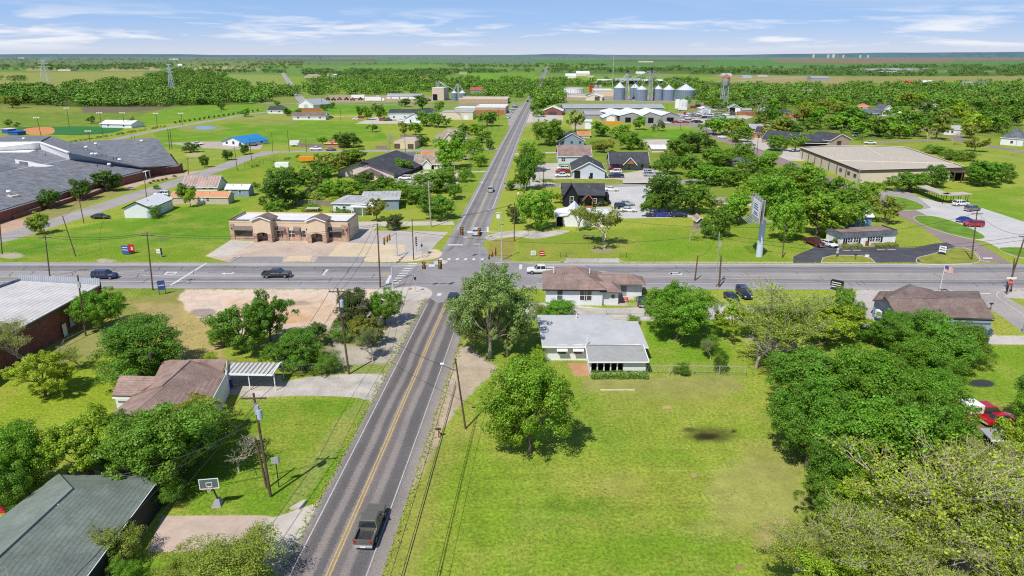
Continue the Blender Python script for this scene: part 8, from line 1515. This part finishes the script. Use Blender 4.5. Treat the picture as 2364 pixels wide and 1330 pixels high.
for i in range(14): t=2*pi*i/14; t2=2*pi*(i+1)/14; rb.bar((-.25+.24*cos(t),-.6+.24*sin(t),2.75),(-.25+.24*cos(t2),-.6+.24*sin(t2),2.75),.03)
rb.build('rim','sign_orange',r_); nb=MB()
for i in range(10): t=2*pi*i/10; t2=2*pi*(i+1)/10; nb.bar((-.25+.23*cos(t),-.6+.23*sin(t),2.75),(-.25+.13*cos(t2),-.6+.13*sin(t2),2.35),.015); nb.bar((-.25+.23*cos(t2),-.6+.23*sin(t2),2.75),(-.25+.13*cos(t),-.6+.13*sin(t),2.35),.015)
nb.build('net','white_paint',r_); tag(r_,'portable basketball hoop on the front lawn','basketball hoop',None,'the basketball hoop')
def bin_(px,py,label,m='bin_blue'):
    r_=empty('wheelie_bin',P(px,py)); MB().add([(-.28,-.3,.08),(.28,-.3,.08),(.28,.3,.08),(-.28,.3,.08),(-.36,-.4,1.0),(.36,-.4,1.0),(.36,.4,1.0),(-.36,.4,1.0)],[(0,1,5,4),(1,2,6,5),(2,3,7,6),(3,0,4,7),(0,3,2,1)]).build('bin_body',m,r_); MB().box(-.38,.38,-.44,.42,1.,1.08).build('lid',m,r_)
    for sx in (-.3,.3): MB().cyl((sx-.04,.32,.13),(sx+.04,.32,.13),.13,n=10).build('wheel','tyre',r_)
    tag(r_,label,'bin')
bin_(530,896,'blue wheelie bin under the white carport'); bin_(2281,774,'blue wheelie bin at the corner of the blue house'); bin_(2256,1175,'pale blue bin glimpsed through the sparse trees','cyan_paint')
def mailbox(px,py,label,m='dark_metal'):
    r_=empty('mailbox',P(px,py)); MB().box(-.05,.05,-.05,.05,0,1.05).build('post','wood_pole',r_); MB().cyl((-.28,0,1.18),(.28,0,1.18),.16,n=10).build('box',m,r_); tag(r_,label,'mailbox')
mailbox(1013,1010,'black mailbox beside the near road by the meadow'); mailbox(2286,715,'mailbox cluster at the side street by the blue house'); mailbox(1974,600,'black mailbox on the grass island before the shuttered office'); mailbox(1113,430,'white mailbox by the drive left of the main road','white_paint')
def cone(px,py,l): r_=empty('traffic_cone',P(px,py)); r_.location.z=.04; MB().cyl((0,0,.03),(0,0,.7),.17,.03,10).build('cone','sign_orange',r_); MB().box(-.25,.25,-.25,.25,0,.04).build('base','black_trim',r_); MB().cyl((0,0,.35),(0,0,.48),.115,.085,10).build('band','white_paint',r_); tag(r_,l,'traffic cone')
cone(947,668,'orange traffic cone on the near kerb ramp'); cone(851,793,'orange cone among the roadside weeds')
r_=empty('culvert_end',P(683,1172)); MB().add([(-.5,-.4,0),(.5,-.4,0),(.9,1.,0),(.5,1.,0),(-.5,-.4,.3),(.5,-.4,.3),(.9,1.,.25),(.5,1.,.25)],[(0,1,5,4),(1,2,6,5),(2,3,7,6),(3,0,4,7),(4,5,6,7)]).build('headwall','concrete',r_); tag(r_,'small pale concrete culvert end beside the front drive','culvert')
r_=empty('hydrant_marker',P(1014,1003)); MB().cyl((0,0,0),(0,0,.55),.12,n=8).build('marker_post','sign_yellow',r_); tag(r_,'yellow marker post next to the black mailbox','marker')
for i,(x,y) in enumerate(((545,562),(567,562),(592,562),(640,563),(668,563),(695,564),(1954,579),(1978,579),(2034,577),(2058,577))):
    o=MB().box(-.95,.95,-.08,.08,0,.14).build('parking_stop','concrete'); o.location=P(x,y); o.location.z=.025; auto(o,'concrete parking stop','parking stop','concrete parking stops')
o=MB().box(-2.4,2.4,-.06,.06,0,.12).build('timber','cream_wall'); o.location=P(1426,901); tag(o,'pale timber lying in the meadow before the old white house','timber')
r_=empty('picnic_bench',P(1358,550)); MB().box(-1.6,1.6,-.5,.5,.7,.78).build('table_top','wood_fence',r_); 
for y in (-.9,.9): MB().box(-1.6,1.6,y-.15,y+.15,.42,.48).build('bench_seat','wood_fence',r_)
for x in (-1.2,1.2): MB().box(x-.06,x+.06,-.9,.9,0,.7).build('leg','wood_fence',r_)
tag(r_,'grey picnic bench below the two sparse trees','bench')
r_=empty('trampoline',P(2110,872)); mb=MB()
for i in range(8): t=2*pi*i/8; mb.cyl((1.9*cos(t),1.9*sin(t),0),(1.9*cos(t),1.9*sin(t),2.6),.05,n=6); mb.bar((1.9*cos(t),1.9*sin(t),2.6),(1.9*cos(t+pi/4),1.9*sin(t+pi/4),2.6),.06)
mb.build('frame','dark_metal',r_); MB().cyl((0,0,.9),(0,0,.95),1.9,n=20).build('mat','dark_open',r_); tag(r_,'black framed trampoline between the oak crowns','trampoline')
r_=empty('toy_slide',P(15,1180)); MB().box(-.6,.6,-.4,.4,0,.9).build('toy_body','sign_red',r_,bevel=.1); MB().add([(.6,-.3,.9),(.6,.3,.9),(1.6,.3,.1),(1.6,-.3,.1)],[(0,1,2,3)]).build('chute','sign_red',r_); tag(r_,'bright pink red plastic toy by the green-roofed house','toy')
r_=empty('tarpaulin_heap',P(2330,1290)); MB().add([(-2,-1,0),(2,-1,0),(2,1,0),(-2,1,0),(-1,-.3,.9),(.8,-.2,1.1),(1,.4,.8),(-.8,.4,1.)],[(0,1,5,4),(1,2,6,5),(2,3,7,6),(3,0,4,7),(4,5,6,7)]).build('sheet','cyan_paint',r_); tag(r_,'bright blue tarpaulin heap under the sparse trees, lower right','tarpaulin')
Bd('shed','old grey shed with thatch-like brown roof under sparse trees, lower right','shed',(2190,1320),(2275,1320),3.,1285,'gable','x',None,rise=1.,h=2.,wm='wood_fence',rm='tan_shingle')
Bd('shed','small tin lean-to beside the red camper van','shed',(2285,1040),(2322,1042),1.8,990,'flat','x',None,h=1.5,wm='dark_open',rm='grey_metal_roof',trim='white_trim')
r_=empty('canopy_frame',P(722,500)); MB().box(-1.7,1.9,-.8,1.6,2.3,2.42).build('canopy_roof','tan_membrane',r_)
for x in (-1.6,1.8):
    for y in (-.7,1.5): MB().box(x-.06,x+.06,y-.06,y+.06,0,2.3).build('post','wood_fence',r_)
tag(r_,'small flat canopy frame behind the shopfronts','canopy')
for i,(x,y) in enumerate(((347,424),(356,420),(365,419),(375,417),(384,415),(403,409))): tree(x,y,9,y-6,'bush','k',f'low round shrub in the school planting strip, {["first","second","third","fourth","fifth","sixth"][i]} from left','shrubs in the school planting strip')
car_=None
# ---------------------------------------------------------------- labels that single out look-alikes
NUM=['','','two','three','four','five','six','seven','eight','nine','ten','eleven','twelve']; ORD=['','','second','third','fourth','fifth','sixth','seventh','eighth','ninth','tenth','eleventh']
def finish_labels():
    gr={}
    for o,look,at in AUTO:
        x,y=proj(at); best=min(LM,key=lambda l:((l[0]-x)**2+((l[1]-y)*2.2)**2)) if LM else (0,0,'town'); dx,dy=x-best[0],(y-best[1])*2.2
        rel=('left of' if dx<0 else 'right of') if abs(dx)>abs(dy)*1.2 else ('behind' if dy<0 else 'in front of')
        gr.setdefault(f"{look} {rel} {best[2]}",[]).append((x,o))
    for k,l in gr.items():
        l.sort(key=lambda t:t[0]); n=len(l)
        for i,(x,o) in enumerate(l):
            if n==1: s=k
            elif i==0: s=k+(', the left one' if n==2 else ', leftmost')
            elif i==n-1: s=k+(', the right one' if n==2 else ', rightmost')
            elif i<11: s=f"{k}, {ORD[i+1]} from left"
            else: s=f"{k}, {ORD[min(n-i,11)]} from right"
            o['label']=s
finish_labels()
# ---------------------------------------------------------------- camera, sky, sun
cd=bpy.data.cameras.new('camera'); cd.lens=24; cd.sensor_width=36; cd.clip_start=.5; cd.clip_end=80000
cam=bpy.data.objects.new('camera',cd); COL.objects.link(cam); cam.location=(0,0,CH); cam.rotation_euler=(pi/2-TH,0,0); SC.camera=cam
SUN_EL=radians(54); SUN_AZ=radians(31+180)  # compass-like: direction the light comes from, measured from +Y clockwise
sd=bpy.data.lights.new('sun','SUN'); sd.energy=4.7; sd.angle=radians(.53); sd.color=(1,.955,.88)
so=bpy.data.objects.new('sun',sd); COL.objects.link(so)
d=Vector((sin(SUN_AZ)*cos(SUN_EL),cos(SUN_AZ)*cos(SUN_EL),sin(SUN_EL)))
so.rotation_euler=(-d).to_track_quat('-Z','Y').to_euler()
w=bpy.data.worlds.new('World'); SC.world=w; w.use_nodes=True; nt=w.node_tree; nt.nodes.clear()
out=nd(nt,'ShaderNodeOutputWorld'); bg=nd(nt,'ShaderNodeBackground'); sky=nd(nt,'ShaderNodeTexSky'); sky.sky_type='NISHITA'; sky.sun_disc=False
sky.sun_elevation=SUN_EL; sky.sun_rotation=SUN_AZ; sky.air_density=1; sky.dust_density=.4; sky.ozone_density=2.5; sky.altitude=200
bg.inputs['Strength'].default_value=.095
tc=nd(nt,'ShaderNodeTexCoord'); sx=nd(nt,'ShaderNodeSeparateXYZ'); nt.links.new(tc.outputs['Generated'],sx.inputs[0])
el=mth(nt,'ARCSINE',sx.outputs[2]); az=mth(nt,'ARCTAN2',sx.outputs[0],sx.outputs[1])
# pale blue that whitens toward the horizon, over the physical sky
rp=nd(nt,'ShaderNodeValToRGB'); nt.links.new(mrange(nt,el,0,.42,0,1),rp.inputs[0]); e=rp.color_ramp.elements
e[0].position=0; e[0].color=(7.2,7.8,9.3,1); e[1].position=1; e[1].color=(1.6,3.2,7.2,1)
for p,c in ((.05,(5.1,6.7,9.7,1)),(.10,(3.6,5.8,9.9,1)),(.2,(3.0,5.2,9.2,1))): x=e.new(p); x.color=c
low=mixc(nt,mrange(nt,el,.15,.6,.85,.1),sky.outputs[0],rp.outputs[0])
cv=nd(nt,'ShaderNodeCombineXYZ'); nt.links.new(mth(nt,'MULTIPLY',az,4.2),cv.inputs[0]); nt.links.new(mth(nt,'MULTIPLY',el,40),cv.inputs[1]); cv.inputs[2].default_value=1.7
cv2=nd(nt,'ShaderNodeCombineXYZ'); nt.links.new(mth(nt,'MULTIPLY',az,3.),cv2.inputs[0]); nt.links.new(mth(nt,'MULTIPLY',el,34),cv2.inputs[1]); cv2.inputs[2].default_value=6.2
n1=noise(nt,cv.outputs[0],1.5,7,.6,.3); n2=noise(nt,cv2.outputs[0],1.,5,.55,1.2)
band=mth(nt,'MULTIPLY',mrange(nt,el,.003,.014),mrange(nt,el,.062,.032))
puff=mth(nt,'MULTIPLY',mrange(nt,n1,.51,.63),band)
veil=mth(nt,'MULTIPLY',mrange(nt,n2,.55,.8,0,.35),mrange(nt,el,.02,.06))
c=mixc(nt,mth(nt,'MULTIPLY',puff,.8),low,(10.,10.,10.4)); c=mixc(nt,veil,c,(7.6,8.2,9.4))
nt.links.new(c,bg.inputs[0]); nt.links.new(bg.outputs[0],out.inputs[0])
SC.view_settings.view_transform='Standard'; SC.view_settings.look='None'; SC.view_settings.exposure=0; SC.view_settings.gamma=1
SC.render.engine='CYCLES'; SC.cycles.max_bounces=5; SC.cycles.diffuse_bounces=2; SC.cycles.transmission_bounces=3; SC.cycles.use_denoising=False; SC.cycles.filter_width=1.15
